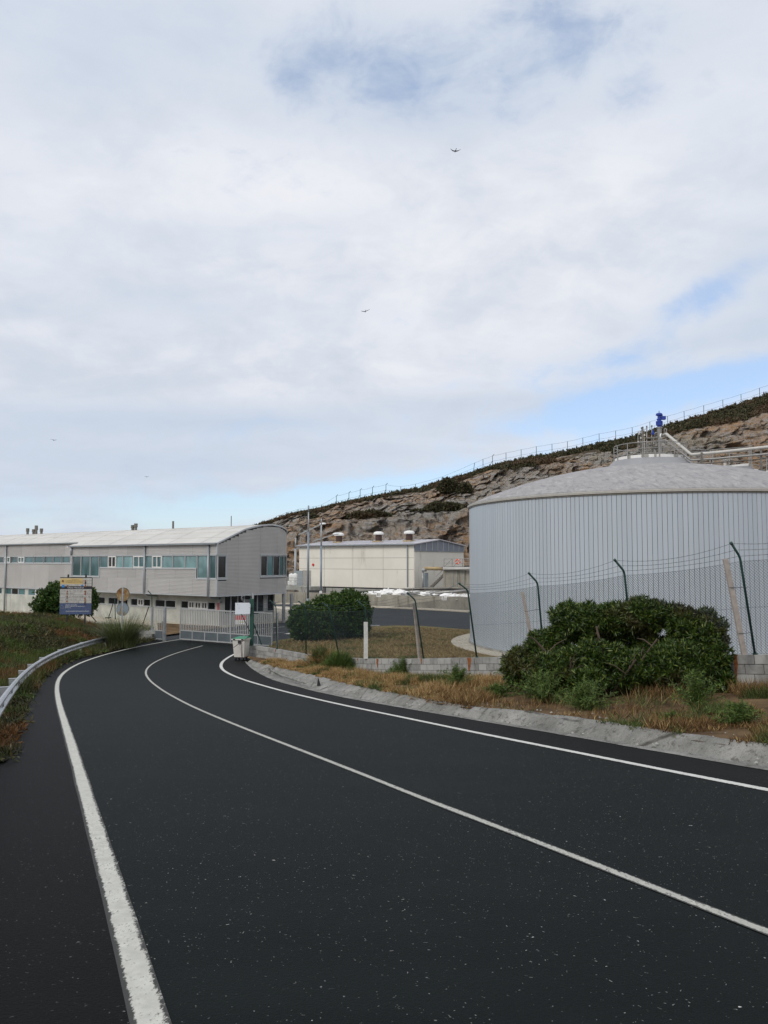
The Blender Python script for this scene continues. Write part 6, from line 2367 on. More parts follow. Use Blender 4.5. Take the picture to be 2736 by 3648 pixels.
for i in range(1, len(RPs)):
    acc += (RPs[i] - RPs[i - 1]).length
    if acc > nxt:
        nxt += 4.0
        p = RPs[i]
        dv = wdir(RPs, i)
        nn = Vector((-dv.y, dv.x, 0))
        if nn.x > 0: nn = -nn
        ang_ = math.atan2(nn.y, nn.x)
        gz_ = left_h(p.x + nn.x * 0.4, p.y + nn.y * 0.4) - GO_.z - 0.2
        c = p - GO_
        o = obj('spacer', MB().box(0.0, 0.22, -0.06, 0.06, c.z - 0.26, c.z - 0.045).box(0.0, 0.23, -0.065, 0.065, c.z - 0.04, c.z - 0.025), M['galv_dull'], gr_, (c.x, c.y, 0), (0, 0, ang_))
        obj('post', MB().box(0.14, 0.24, -0.055, 0.055, gz_, c.z - 0.27), M['galv_dull'], gr_, (c.x, c.y, 0), (0, 0, ang_))
        rf = c - nn * 0.035 + Vector((0, 0, -0.15))
        obj('reflector', MB().tube([rf, rf - nn * 0.035], 0.045, 8), M['galv_dull'], gr_)

# small black marker by the gutter
p = gz(1134, 2446, 0.0)
tag(obj('black_marker', MB().add([(-0.05, 0, 0), (0.09, 0, 0), (0.07, 0.05, 0), (-0.03, 0.05, 0), (-0.01, 0.02, 0.30)], [(0, 1, 4), (1, 2, 4), (2, 3, 4), (3, 0, 4), (3, 2, 1, 0)]), M['black'], None, (p.x, p.y, p.z + 0.02)),
    'small pointed black marker on the concrete gutter', 'marker')

# ------------------------------------------------------------------ HILL
US = [700, 860, 960, 1013, 1060, 1099, 1150, 1195, 1281, 1388, 1495, 1559, 1645, 1763, 1902, 2031, 2138, 2245, 2384, 2512, 2641, 2736, 3000, 3400]
RV = [1945, 1896, 1867, 1846, 1833, 1827, 1816, 1808, 1786, 1764, 1745, 1724, 1702, 1661, 1632, 1611, 1584, 1565, 1520, 1483, 1444, 1412, 1330, 1210]
VV = [1948, 1899, 1871, 1852, 1843, 1838, 1826, 1814, 1792, 1775, 1760, 1742, 1722, 1688, 1668, 1648, 1630, 1612, 1572, 1545, 1512, 1488, 1420, 1320]
BV = [1990, 1960, 1925, 1905, 1885, 1872, 1862, 1858, 1854, 1847, 1834, 1828, 1822, 1805, 1790, 1775, 1762, 1750, 1730, 1705, 1680, 1660, 1600, 1520]


def hill_pt(u, f):
    """f 0 base .. 1 ridge, >1 back slope"""
    rv, vv, bv = np.interp(u, US, RV), np.interp(u, US, VV), np.interp(u, US, BV)
    k = np.interp(u, [900, 1700, 2736], [0, 0, 0])
    Yk = [122, 124, 133, 140, 153, 168, 200, 330]
    Fk = [0, 0.04, 0.36, 0.44, 0.78, 1.0, 1.15, 1.6]
    Y = float(np.interp(f, Fk, Yk))
    zb = YARD - 1.0
    zben = at(u, bv, 133).z
    zben2 = max(at(u, bv - 1, 140).z, zben) + 0.3
    zveg = at(u, vv, 153).z
    zr_ = at(u, rv, 168).z
    z = float(np.interp(f, Fk, [zb, zb + 2, zben, zben2, max(zveg, zben2 + 0.3), max(zr_, zben2 + 0.4), zr_ + 0.5, zr_ - 5]))
    x = (u - 1368) / F * (Y if f <= 1.0 else 168 + (Y - 168) * 0.8)
    return x, Y, z


nu, nf = 820, 240
Uu = np.linspace(720, 3380, nu)
Ff = np.concatenate([np.linspace(0, 1.0, nf - 14), np.linspace(1.02, 1.6, 14)])
V = np.zeros((nf, nu, 3))
for i, f in enumerate(Ff):
    for j, u in enumerate(Uu):
        x, y, z = hill_pt(u, f)
        rock = 1.0 if f < 0.80 else max(0.15, 1 - (f - 0.80) * 8)
        if f < 0.9 or i % 1 == 0:
            q = Vector((x * 0.055, y * 0.055, z * 0.09))
            # beds dip to the left: shear the lookup
            qq = Vector((x * 0.10 + z * 0.16, y * 0.10, z * 0.16 - x * 0.07))
            n1 = noise.noise(q) * 2.6
            n2 = (0.5 - abs(noise.noise(qq * 1.3))) * 2.6
            n3 = (0.5 - abs(noise.noise(qq * 3.3 + Vector((5, 2, 1))))) * 1.9
            n4 = (0.4 - abs(noise.noise(Vector((x * 0.9, y * 0.9, z * 0.35))))) * 1.1
            jq = Vector((x * 0.16 + z * 0.10, y * 0.16, z * 0.30 - x * 0.06)) + Vector((noise.noise(q * 4), 0, noise.noise(q * 4 + Vector((3, 3, 3))))) * 0.35
            _, vp = noise.voronoi(jq)
            c1 = noise.noise(vp[0] * 7.3) * 1.9 + (jq - vp[0]).x * 1.6
            jq2 = jq * 2.7
            _, vp2 = noise.voronoi(jq2)
            c2 = noise.noise(vp2[0] * 7.3) * 1.5 + (jq2 - vp2[0]).x * 0.9
            dsp = (n1 + n2 * 0.30 + c1 + c2 + n3 * 0.5 + n4) * rock
            edge = min(1, f * 8) * (1 if f < 0.93 else max(0, (1.0 - f) / 0.07))
            y -= dsp * edge * 0.95
            z += (noise.noise(q * 3) * 0.7 + noise.noise(qq * 5) * 0.35) * rock * edge
            if f > 0.93: z += noise.noise(Vector((x * 0.3, y * 0.3, 0))) * 0.2
        V[i, j] = (x, y, z)
idx = np.arange(nf * nu).reshape(nf, nu)
Fq = np.stack([idx[:-1, :-1], idx[:-1, 1:], idx[1:, 1:], idx[1:, :-1]], -1).reshape(-1, 4)
me = fast_mesh('quarry_hill', V.reshape(-1, 3), Fq, M['rock'])
tag(obj('quarry_hill', me, None), 'cut rock hillside with a dark heath top behind the works', kind='structure')
HV = V


def leaves(centers, dirs, n_per, ln, wd, spread, rng, droop=0.0, fold=0.25):
    """rosettes of pointed leaves. centers (k,3), dirs (k,3) outward axis"""
    k = len(centers)
    c = np.repeat(centers, n_per, 0)
    ax = np.repeat(dirs, n_per, 0)
    m = len(c)
    rnd = rng.normal(size=(m, 3))
    d = ax * (1 - spread) + rnd / np.linalg.norm(rnd, axis=1, keepdims=True) * spread
    d /= np.linalg.norm(d, axis=1, keepdims=True)
    d[:, 2] -= droop * rng.random(m)
    d /= np.linalg.norm(d, axis=1, keepdims=True)
    r2 = rng.normal(size=(m, 3))
    sd = np.cross(d, r2)
    sd /= np.linalg.norm(sd, axis=1, keepdims=True) + 1e-9
    nn = np.cross(d, sd)
    L = (ln * (0.6 + 0.7 * rng.random(m)))[:, None]
    W = (wd * (0.7 + 0.6 * rng.random(m)))[:, None]
    b = c
    l = c + d * L * 0.45 + sd * W * 0.5 + nn * W * fold
    r = c + d * L * 0.45 - sd * W * 0.5 + nn * W * fold
    t = c + d * L
    t[:, 2] -= droop * 0.3 * L[:, 0]
    V_ = np.stack([b, l, t, r], 1).reshape(-1, 3)
    base = np.arange(m)[:, None] * 4
    Fa = np.concatenate([base + np.array([[0, 1, 2]]), base + np.array([[0, 2, 3]])], 0)
    return V_, Fa


def join(parts):
    Vs, Fs, o_ = [], [], 0
    for v_, f_ in parts:
        Vs.append(v_)
        Fs.append(f_ + o_)
        o_ += len(v_)
    return np.concatenate(Vs), np.concatenate(Fs)


def blob_points(blobs, n_, rng, shell=(0.72, 1.0), zmin=None, jag=0.16):
    """points through the outer shell of a union of ellipsoids, with lumps"""
    B = np.array(blobs)
    area = (B[:, 3] * B[:, 4] + B[:, 4] * B[:, 5] + B[:, 3] * B[:, 5])
    pick = rng.choice(len(B), n_, p=area / area.sum())
    d = rng.normal(size=(n_, 3))
    d /= np.linalg.norm(d, axis=1, keepdims=True)
    lump = 1 + jag * np.sin(d[:, 0] * 7 + pick * 2.1) * np.sin(d[:, 2] * 6 + pick) + jag * 0.8 * np.sin(d[:, 1] * 13 + d[:, 2] * 9)
    rad = (shell[0] + (shell[1] - shell[0]) * rng.random(n_) ** 0.6) * lump
    P = B[pick, :3] + d * B[pick, 3:6] * rad[:, None]
    N = d / B[pick, 3:6]
    N /= np.linalg.norm(N, axis=1, keepdims=True)
    keep = np.ones(n_, bool)
    for i, b in enumerate(B):
        q = np.linalg.norm((P - b[:3]) / b[3:6], axis=1)
        keep &= ~((q < 0.62) & (pick != i))
    if zmin is not None: keep &= P[:, 2] > zmin
    return P[keep], N[keep]


# heath on top of the hill and on its ledge
rng = np.random.default_rng(3)
parts = []
cs = []
for i, f in enumerate(Ff):
    pass
flo, fhi = 0.78, 1.03
cand = 30000
uu = rng.uniform(900, 2900, cand)
ff = rng.uniform(flo, fhi, cand)
ii = np.clip(np.searchsorted(Ff, ff), 0, nf - 1)
jj = np.clip(((uu - 720) / (3380 - 720) * (nu - 1)).astype(int), 0, nu - 1)
P = V[ii, jj] + rng.normal(0, 0.25, (cand, 3)) * np.array([1, 1, 0.2])
dens = np.array([noise.noise(Vector((p[0] * 0.09, p[1] * 0.09, 7))) for p in P])
keep = (ff > 0.86) | (dens > 0.10)
keep &= (dens > -0.30) | (ff > 0.93)
P = P[keep]
up = np.tile(np.array([0, -0.25, 1.0]), (len(P), 1))
parts.append(leaves(P, up, 6, 0.50, 0.22, 0.68, rng))
tops_ = P[rng.random(len(P)) < 0.12]
parts.append(leaves(tops_ + np.array([0, 0, 0.3]), np.tile([0, 0, 1.0], (len(tops_), 1)), 8, 0.65, 0.28, 0.75, rng))
V_, F_ = join(parts)
tag(obj('heath', fast_mesh('heath', V_, F_, M['heath']), None), 'dark heather and gorse cover along the top of the rock face', 'heath', kind='stuff')

k_ = 0
for (u, v, Y, w_, h_, dens_, lab) in ((1325, 1842, 139.5, 3.4, 1.1, 700, 'low brown green shrub on the left of the rock ledge'),
                                       (1290, 1846, 139.2, 3.2, 1.0, 500, 'flat russet shrub at the left end of the rock ledge'),
                                       (1552, 1814, 139.0, 2.0, 1.1, 600, 'dark green shrub on the right half of the rock ledge'),
                                       (1534, 1826, 138.4, 1.6, 1.0, 350, 'small bright green shrub at the lip of the rock ledge'),
                                       (1600, 1812, 139.5, 2.8, 0.9, 450, 'brown straggling shrub near the tank on the rock ledge'),
                                       (1485, 1831, 138.8, 1.4, 0.6, 250, 'tiny dark shrub in the middle of the rock ledge'),
                                       (1592, 1740, 151.0, 1.9, 1.9, 600, 'big dark shrub hanging over the top of the rock face'),
                                       (1650, 1747, 150.0, 1.5, 1.3, 350, 'round green shrub on the upper rock face left of the tank'),
                                       (1662, 1822, 138.0, 1.6, 0.9, 300, 'dark shrub on the ledge beside the tank edge'),
                                       (1118, 1848, 150.0, 1.0, 0.7, 150, 'little green shrub on the rock behind the lamp posts')):
    c = at(u, v, Y)
    r_ = np.random.default_rng(100 + k_)
    k_ += 1
    bl = [(0, 0, h_ * 0.4, w_ * 0.75, 1.3, h_ * 0.75), (-w_ * 0.5, 0, h_ * 0.2, w_ * 0.45, 1.0, h_ * 0.45), (w_ * 0.5, 0, h_ * 0.25, w_ * 0.5, 1.0, h_ * 0.5)]
    P, N = blob_points(bl, dens_, r_, (0.4, 1.0))
    V_, F_ = leaves(P, N, 6, 0.55, 0.28, 0.6, r_)
    tag(obj('shrub', fast_mesh('shrub', V_, F_, M['heath']), None, None, (c.x, c.y - 1.5, c.z - h_ * 0.25)), lab, 'shrub', 'shrubs growing on the quarry face')

# fence along the ridge
rf0 = at(960, 1867, 168)
ridge = empty('ridge_fence', tuple(rf0), 0, 'thin wire fence running up the whole skyline of the hill', 'fence')
RFO = ridge.location
px_list = [(985, 0), (1022, 0), (1062, 0), (1115, 0), (1146, 0), (1198, 1), (1243, 1), (1283, 1), (1327, 1), (1375, 1), (1428, 0), (1480, 0), (1568, 2), (1683, 2), (1721, 0), (1755, 1), (1803, 0), (1857, 0), (1911, 0), (1967, 0), (2022, 0),
           (2077, 0), (2135, 0), (2194, 0), (2253, 0), (2316, 0), (2379, 0), (2438, 0), (2508, 0), (2576, 0), (2641, 0), (2707, 0), (2780, 0), (2860, 0)]
prev = None
for u, kind in px_list:
    v = np.interp(u, US, RV)
    b = at(u, v + 3, 168) - RFO
    h_ = 2.6 if u > 1150 else 1.3
    if 1420 < u < 1640: h_ = 1.6
    t_ = b + Vector((0.5 if kind == 2 else 0.0, 0, h_))
    g = MB()
    Pp = [b - Vector((0, 0, 0.6)), t_]
    if kind == 1: Pp.append(t_ + Vector((0.35 if u > 1150 else -0.2, 0, 0.35)))
    g.tube(Pp, 0.06, 5)
    o = obj('post', g, M['green_post'], ridge)
    if kind == 1:
        obj('strut', MB().tube([b + Vector((-1.0, 0, -0.2)), b + Vector((0, 0, h_ * 0.6))], 0.05, 5), M['green_post'], o)
    if prev is not None:
        g = MB()
        for f_ in (1.0, 0.55):
            g.tube([prev[0].lerp(prev[1], f_), prev[0].lerp(prev[1], f_).lerp(b.lerp(t_, f_), 0.5) - Vector((0, 0, 0.08)), b.lerp(t_, f_)], 0.018, 4, False)
        obj('wire', g, M['wire'], ridge)
    prev = (b, t_)

# ------------------------------------------------------------------ SHRUBS BY THE ROAD AND IN THE YARD


def make_bush(name, loc, blobs, n_, n_leaf, ln, wd, m_, label, cat, seed, stems=(), shell=(0.7, 1.0), spread=0.55, inner=0.25, group=None, zmin=None):
    r_ = np.random.default_rng(seed)
    root = empty(name, loc, 0, label, cat, group)
    P, N = blob_points(blobs, n_, r_, shell, zmin)
    N = N * 0.8 + np.array([0, 0, 0.35])
    N /= np.linalg.norm(N, axis=1, keepdims=True)
    parts = [leaves(P, N, n_leaf, ln, wd, spread, r_)]
    P2, N2 = blob_points(blobs, int(n_ * inner), r_, (0.3, 0.75), zmin)
    if len(P2): parts.append(leaves(P2, N2, max(3, n_leaf // 2), ln * 1.1, wd * 1.3, 0.8, r_))
    V_, F_ = join(parts)
    obj('crown', fast_mesh('crown', V_, F_, m_), None, root)
    g = MB()
    for a, b, rad in stems:
        a, b = Vector(a), Vector(b)
        mid = a.lerp(b, 0.5) + Vector((r_.normal(0, .08), r_.normal(0, .08), 0))
        g.tube([a, mid, b], [rad, rad * 0.75, rad * 0.4], 6)
        for q in range(5):
            t = 0.4 + 0.12 * q
            s_ = a.lerp(b, t)
            e = s_ + Vector((r_.normal(0, .2), r_.normal(0, .12) + 0.1, 0.12 + 0.2 * r_.random()))
            g.tube([s_, s_.lerp(e, 0.5) + Vector((0, 0, 0.05)), e], [rad * 0.35, rad * 0.25, rad * 0.1], 4)
    if g.v: obj('branches', g, M['stem'], root)
    return root


# large laurel-like shrub in front of the wall
bb = at(2170, 2470, 16.2)
BX, BY = 4.7, 17.6
gz0 = bank_h(BX, BY)


def blob_at(u, v, Y, ru, rv, ry):
    c = at(u, v, Y)
    return (c.x - BX, c.y - BY, c.z - gz0, ru * Y / F, ry, rv * Y / F)


big = [blob_at(1862, 2378, 19.0, 66, 62, 0.6), blob_at(1950, 2312, 19.2, 72, 62, 0.6), blob_at(2060, 2218, 18.9, 90, 66, 0.8), blob_at(2000, 2398, 17.8, 112, 76, 0.7),
       blob_at(2120, 2345, 17.8, 100, 58, 0.6), blob_at(2185, 2210, 18.7, 85, 52, 0.7), blob_at(2295, 2192, 18.4, 80, 58, 0.7), blob_at(2402, 2200, 18.0, 42, 42, 0.4),
       blob_at(2480, 2252, 17.6, 92, 76, 0.7), blob_at(2525, 2350, 17.0, 58, 80, 0.6), blob_at(2430, 2375, 16.9, 122, 82, 0.7), blob_at(2262, 2392, 17.5, 130, 60, 0.6),
       blob_at(2345, 2320, 18.3, 75, 50, 0.5), blob_at(2230, 2290, 18.9, 110, 45, 0.5), blob_at(2560, 2430, 16.6, 45, 40, 0.35), blob_at(2090, 2425, 17.0, 60, 40, 0.4)]
stems = [((-0.3, 0, 0), (-1.3, 0.2, 1.2), 0.05), ((0.0, 0, 0), (0.1, 0.3, 1.5), 0.055), ((0.3, -0.1, 0), (1.2, -0.5, 1.3), 0.05), ((0.2, -0.2, 0), (0.6, -0.9, 0.9), 0.04), ((-0.4, -0.1, 0), (-0.7, -0.6, 0.9), 0.04)]
make_bush('laurel_shrub', (BX, BY, gz0), big, 9500, 11, 0.125, 0.026, M['leaf_dark'],
          'huge glossy dark green shrub sprawling in front of the block wall', 'shrub', 11, stems, (0.80, 1.0), 0.62, 0.35)

# pair of rounded shrubs on the yard lawn
def yb(u, v, Y, ru, rv, ry, o):
    c = at(u, v, Y)
    return (c.x - o[0], c.y - o[1], c.z - o[2], ru * Y / F, ry, rv * Y / F)


o1 = at(1135, 2286, 49.0)
o1.z = YARD + 0.1
b1 = [yb(*q, o1) for q in ((1115, 2215, 49, 80, 62, 1.3), (1072, 2232, 49, 42, 48, 1.0), (1170, 2195, 49.5, 70, 72, 1.3), (1085, 2190, 49.3, 50, 30, 0.9))]
make_bush('round_shrub', tuple(o1), b1, 3000, 9, 0.17, 0.055, M['leaf_mid'], 'lower left of two merged dark shrubs on the yard lawn', 'shrub', 21,
          [((0, 0, 0), (-1.0, 0.1, 1.1), 0.06), ((0.05, 0, 0), (0.7, 0, 1.3), 0.06), ((0, 0.1, 0), (-0.3, 0.3, 1.5), 0.05)], (0.75, 1.0), 0.6, 0.3, 'shrubs on the yard lawn')
o2 = at(1215, 2277, 51.0)
o2.z = YARD + 0.1
b2 = [yb(*q, o2) for q in ((1250, 2185, 51, 68, 78, 1.5), (1195, 2160, 51, 52, 45, 1.2), (1290, 2200, 50.5, 32, 60, 0.9), (1235, 2225, 50.3, 60, 40, 1.2), (1272, 2225, 51.3, 38, 38, 0.9), (1245, 2135, 51.2, 45, 30, 0.9))]
make_bush('round_shrub', tuple(o2), b2, 3400, 9, 0.17, 0.055, M['leaf_mid'], 'taller right of two merged dark shrubs on the yard lawn', 'shrub', 22,
          [((0, 0, 0), (0.8, 0.1, 1.3), 0.07), ((0.0, 0, 0), (-0.3, 0, 1.5), 0.06), ((0.6, 0.1, 0), (1.2, 0, 1.5), 0.05)], (0.75, 1.0), 0.6, 0.3, 'shrubs on the yard lawn')
# shrub behind the information board
o3 = at(235, 2195, 59.5)
o3.z = left_h(o3.x, o3.y)
b3 = [yb(*q, o3) for q in ((232, 2135, 59.5, 95, 58, 1.8), (168, 2160, 59.5, 46, 32, 1.2), (308, 2140, 59.5, 36, 50, 1.0), (215, 2110, 59.7, 45, 30, 1.2))]
make_bush('round_shrub', tuple(o3), b3, 3300, 8, 0.20, 0.07, M['leaf_mid'], 'broad dark shrub behind the faded information board', 'shrub', 23,
          [((0, 0, 0), (0.4, 0, 1.2), 0.06), ((0, 0, 0), (-1.0, 0, 1.0), 0.06)], (0.72, 1.0), 0.65, 0.35)

# pampas grass round the sign
def tuft(name, loc, n_, h_, w_, rad, m_, label, cat, seed, arch=0.5, group=None, kind=None):
    r_ = np.random.default_rng(seed)
    a = r_.uniform(0, 2 * PI, n_)
    b = np.stack([np.cos(a), np.sin(a)], 1) * (rad * 0.35 * np.sqrt(r_.random(n_)))[:, None]
    L = h_ * (0.55 + 0.5 * r_.random(n_))
    lean = arch * (0.2 + 0.9 * r_.random(n_))
    dr = np.stack([np.cos(a + r_.normal(0, .4, n_)), np.sin(a + r_.normal(0, .4, n_))], 1)
    Vs = []
    K = 5
    sd = np.stack([-dr[:, 1], dr[:, 0]], 1)
    for k in range(K):
        t = k / (K - 1)
        xy = b + dr * (L * lean * t ** 1.6)[:, None]
        z_ = L * (t - 0.45 * lean * t ** 2.4)
        ww_ = (w_ * (1 - t * 0.9))
        Vs.append(np.concatenate([xy - sd * ww_ / 2, z_[:, None]], 1))
        Vs.append(np.concatenate([xy + sd * ww_ / 2, z_[:, None]], 1))
    V_ = np.stack(Vs, 1).reshape(-1, 3)
    base = np.arange(n_)[:, None] * (2 * K)
    F_ = np.concatenate([base + np.array([[2 * k, 2 * k + 1, 2 * k + 3, 2 * k + 2]]) for k in range(K - 1)], 0)
    o = obj(name, fast_mesh(name, V_, F_, m_), None, None, loc)
    return tag(o, label, cat, group, kind)


p1 = at(432, 2296, 46.0)
tuft('pampas_grass', (p1.x, p1.y, rz(46) - 0.05), 1500, 2.5, 0.024, 2.2, M['pampas'], 'tall arching clump of pampas grass at the end of the guard rail', 'grass clump', 31, 0.95)

# bracken, bramble and grass covering the left bank
rng = np.random.default_rng(5)
N0 = 125000
yy_ = 4 + 56 * rng.random(N0) ** 0.9
dd_ = rng.random(N0) ** 0.85 * (3.0 + yy_ * 0.55)
xx_ = np.array([ve_x(y) for y in yy_]) - dd_ + 0.12 * rng.normal(size=N0)
uu_ = 1368 + xx_ / yy_ * F
keep = (uu_ > -420) & ((yy_ > 8) | (dd_ > 1.0))
xx_, yy_, dd_ = xx_[keep], yy_[keep], dd_[keep]
zz_ = np.array([left_h(x, y) for x, y in zip(xx_, yy_)])
hm = np.array([0.5 + 0.9 * noise.noise(Vector((x * 0.22, y * 0.22, 2))) for x, y in zip(xx_, yy_)])
hm = np.clip(hm, 0.12, 1.1) * np.clip(0.25 + dd_ / 4, 0, 1) * np.where(yy_ > 47, 0.8, 1.0)
hm *= np.interp(yy_, [0, 20, 58], [0.6, 1.0, 1.15])
P = np.stack([xx_, yy_, zz_ + hm * 0.45 * rng.random(len(xx_))], 1)
up = np.tile([0, 0, 1.0], (len(P), 1))
near = yy_ < 24
parts = [leaves(P[near], up[near], 3, 0.13, 0.035, 0.75, rng, 0.2), leaves(P[~near], up[~near], 5, 0.24, 0.050, 0.72, rng, 0.3)]
# grass blades among them
sel = rng.random(len(P)) < 0.45
Pg = P[sel].copy()
Pg[:, 2] = zz_[sel]
ng = Pg[:, 1] < 22
parts.append(leaves(Pg[~ng], up[sel][~ng], 5, 0.48, 0.016, 0.35, rng, 0.0, 0.0))
parts.append(leaves(Pg[ng], up[sel][ng], 5, 0.20, 0.009, 0.5, rng, 0.1, 0.0))
V_, F_ = join(parts)
tag(obj('bank_vegetation', fast_mesh('bank_vegetation', V_, F_, M['bracken']), None), 'rusty bracken, bramble and grass covering the left bank', 'undergrowth', kind='stuff')

# dry grass on the right verge
rng = np.random.default_rng(6)
N0 = 80000
yy_ = 8 + 28.5 * rng.random(N0) ** 1.0
ga = go_y(yy_)
wa = np.array([wall_x(y) for y in yy_])
tq = rng.random(N0)
xx_ = ga - 0.10 + (wa - ga + 0.05) * tq
dn = np.array([noise.noise(Vector((x * 0.8, y * 0.8, 9))) for x, y in zip(xx_, yy_)])
under = ((xx_ - 4.5) / 2.6) ** 2 + ((yy_ - 16.6) / 2.9) ** 2 < 1
keep = (dn > -0.18) & (wa - ga > 0.35) & (~under | (rng.random(N0) < 0.12))
xx_, yy_, tq = xx_[keep], yy_[keep], tq[keep]
zz_ = np.array([bank_h(x, y) for x, y in zip(xx_, yy_)])
P = np.stack([xx_, yy_, zz_ - 0.01], 1)
up = np.tile([0.1, -0.1, 1.0], (len(P), 1))
hsc = 0.10 + 0.28 * np.clip((dn[keep] + 0.2) * 1.6, 0, 1) * (0.35 + 0.65 * np.clip(tq * 2, 0, 1))
parts = []
for lo, hi in ((0, 0.16), (0.16, 0.24), (0.24, 0.6)):
    s_ = (hsc >= lo) & (hsc < hi)
    if s_.any(): parts.append(leaves(P[s_], up[s_], 3, (lo + min(hi, .36)) / 2 + 0.03, 0.011, 0.42, rng, 0.05, 0.0))
litter = P[rng.random(len(P)) < 0.35]
parts.append(leaves(litter, np.tile([0, 0, 1.0], (len(litter), 1)), 2, 0.08, 0.02, 0.9, rng, 0.5, 0.0))
V_, F_ = join(parts)
tag(obj('dry_grass', fast_mesh('dry_grass', V_, F_, M['dry']), None), 'straw coloured dry grass on the verge below the wall', 'grass', kind='stuff')

# sparse dead grass on the yard lawn
N0 = 16000
uu_ = rng.uniform(960, 1700, N0)
vv_ = rng.uniform(2236, 2346, N0)
Pn = np.array([tuple(pz(u, v, YARD + 0.1)) for u, v in zip(uu_, vv_)])
inside = np.array([True if (p[0] > wall_x(p[1]) + 0.25 if p[1] < 40 else True) else False for p in Pn])
bdry = np.interp(uu_, [965, 1057, 1180, 1310, 1400, 1500, 1700], [2293, 2277, 2253, 2238, 2234, 2236, 2250]) + 1.5
rt = np.hypot(Pn[:, 0] - TC.x, Pn[:, 1] - TC.y)
inside &= (vv_ > bdry) & (rt > TR + 1.25)
Pn = Pn[inside]
V_, F_ = leaves(Pn, np.tile([0, 0, 1.0], (len(Pn), 1)), 3, 0.16, 0.03, 0.65, rng)
M['lawn_blade'] = leaf_mat('dead_lawn_blade', [(0, (0.18, 0.125, 0.055)), (0.6, (0.30, 0.22, 0.10)), (1, (0.42, 0.34, 0.17))], [(0.52, 0.64, (0.10, 0.14, 0.035))], 0.8, 0.5)
tag(obj('lawn_grass', fast_mesh('lawn_grass', V_, F_, M['lawn_blade']), None), 'short dead grass on the lawn behind the fence', 'grass', kind='stuff')

# weeds: each clump a plant of its own
weeds = [(1150, 2385, 0.55, 0.55, 700, M['dry'], 'straw coloured grass tuft at the left end of the verge by the wall foot'),
         (1210, 2400, 0.45, 0.50, 600, M['weed'], 'olive tuft of tall grass leaning on the block wall, next to the straw one'),
         (1475, 2425, 0.50, 0.34, 1100, M['weed'], 'leftmost feathery green weed on the verge, hanging to the gutter'),
         (1545, 2388, 0.62, 0.42, 1400, M['weed'], 'large feathery weed against the block wall under the leaning stake'),
         (1630, 2455, 0.62, 0.36, 1500, M['weed'], 'spreading blue green weed touching the gutter edge, left of mid verge'),
         (1670, 2400, 0.40, 0.30, 600, M['weed'], 'small weed at the wall foot below the rust stain'),
         (1765, 2485, 0.35, 0.18, 500, M['weed'], 'low green weed between two larger weeds at the gutter edge'),
         (1940, 2505, 0.68, 0.42, 1900, M['weed'], 'bushy bright green weed in front of the left side of the great shrub'),
         (2085, 2530, 0.48, 0.36, 1300, M['weed'], 'round dark green weed at the gutter edge in front of the great shrub'),
         (1815, 2425, 0.45, 0.30, 700, M['weed'], 'dull weed under the left tip of the great shrub'),
         (2485, 2530, 0.42, 0.42, 900, M['weed'], 'upright spiky weed in front of the right side of the great shrub'),
         (2620, 2440, 0.55, 0.34, 1200, M['weed'], 'low spreading weed against the wall right of the great shrub'),
         (2715, 2425, 0.55, 0.50, 1300, M['weed'], 'taller weed against the wall at the right edge of the view'),
         (2640, 2585, 0.36, 0.22, 800, M['weed'], 'leafy green weed low on the verge at the lower right'),
         (2400, 2585, 0.20, 0.12, 350, M['weed'], 'small green sprig at the broken gutter edge')]
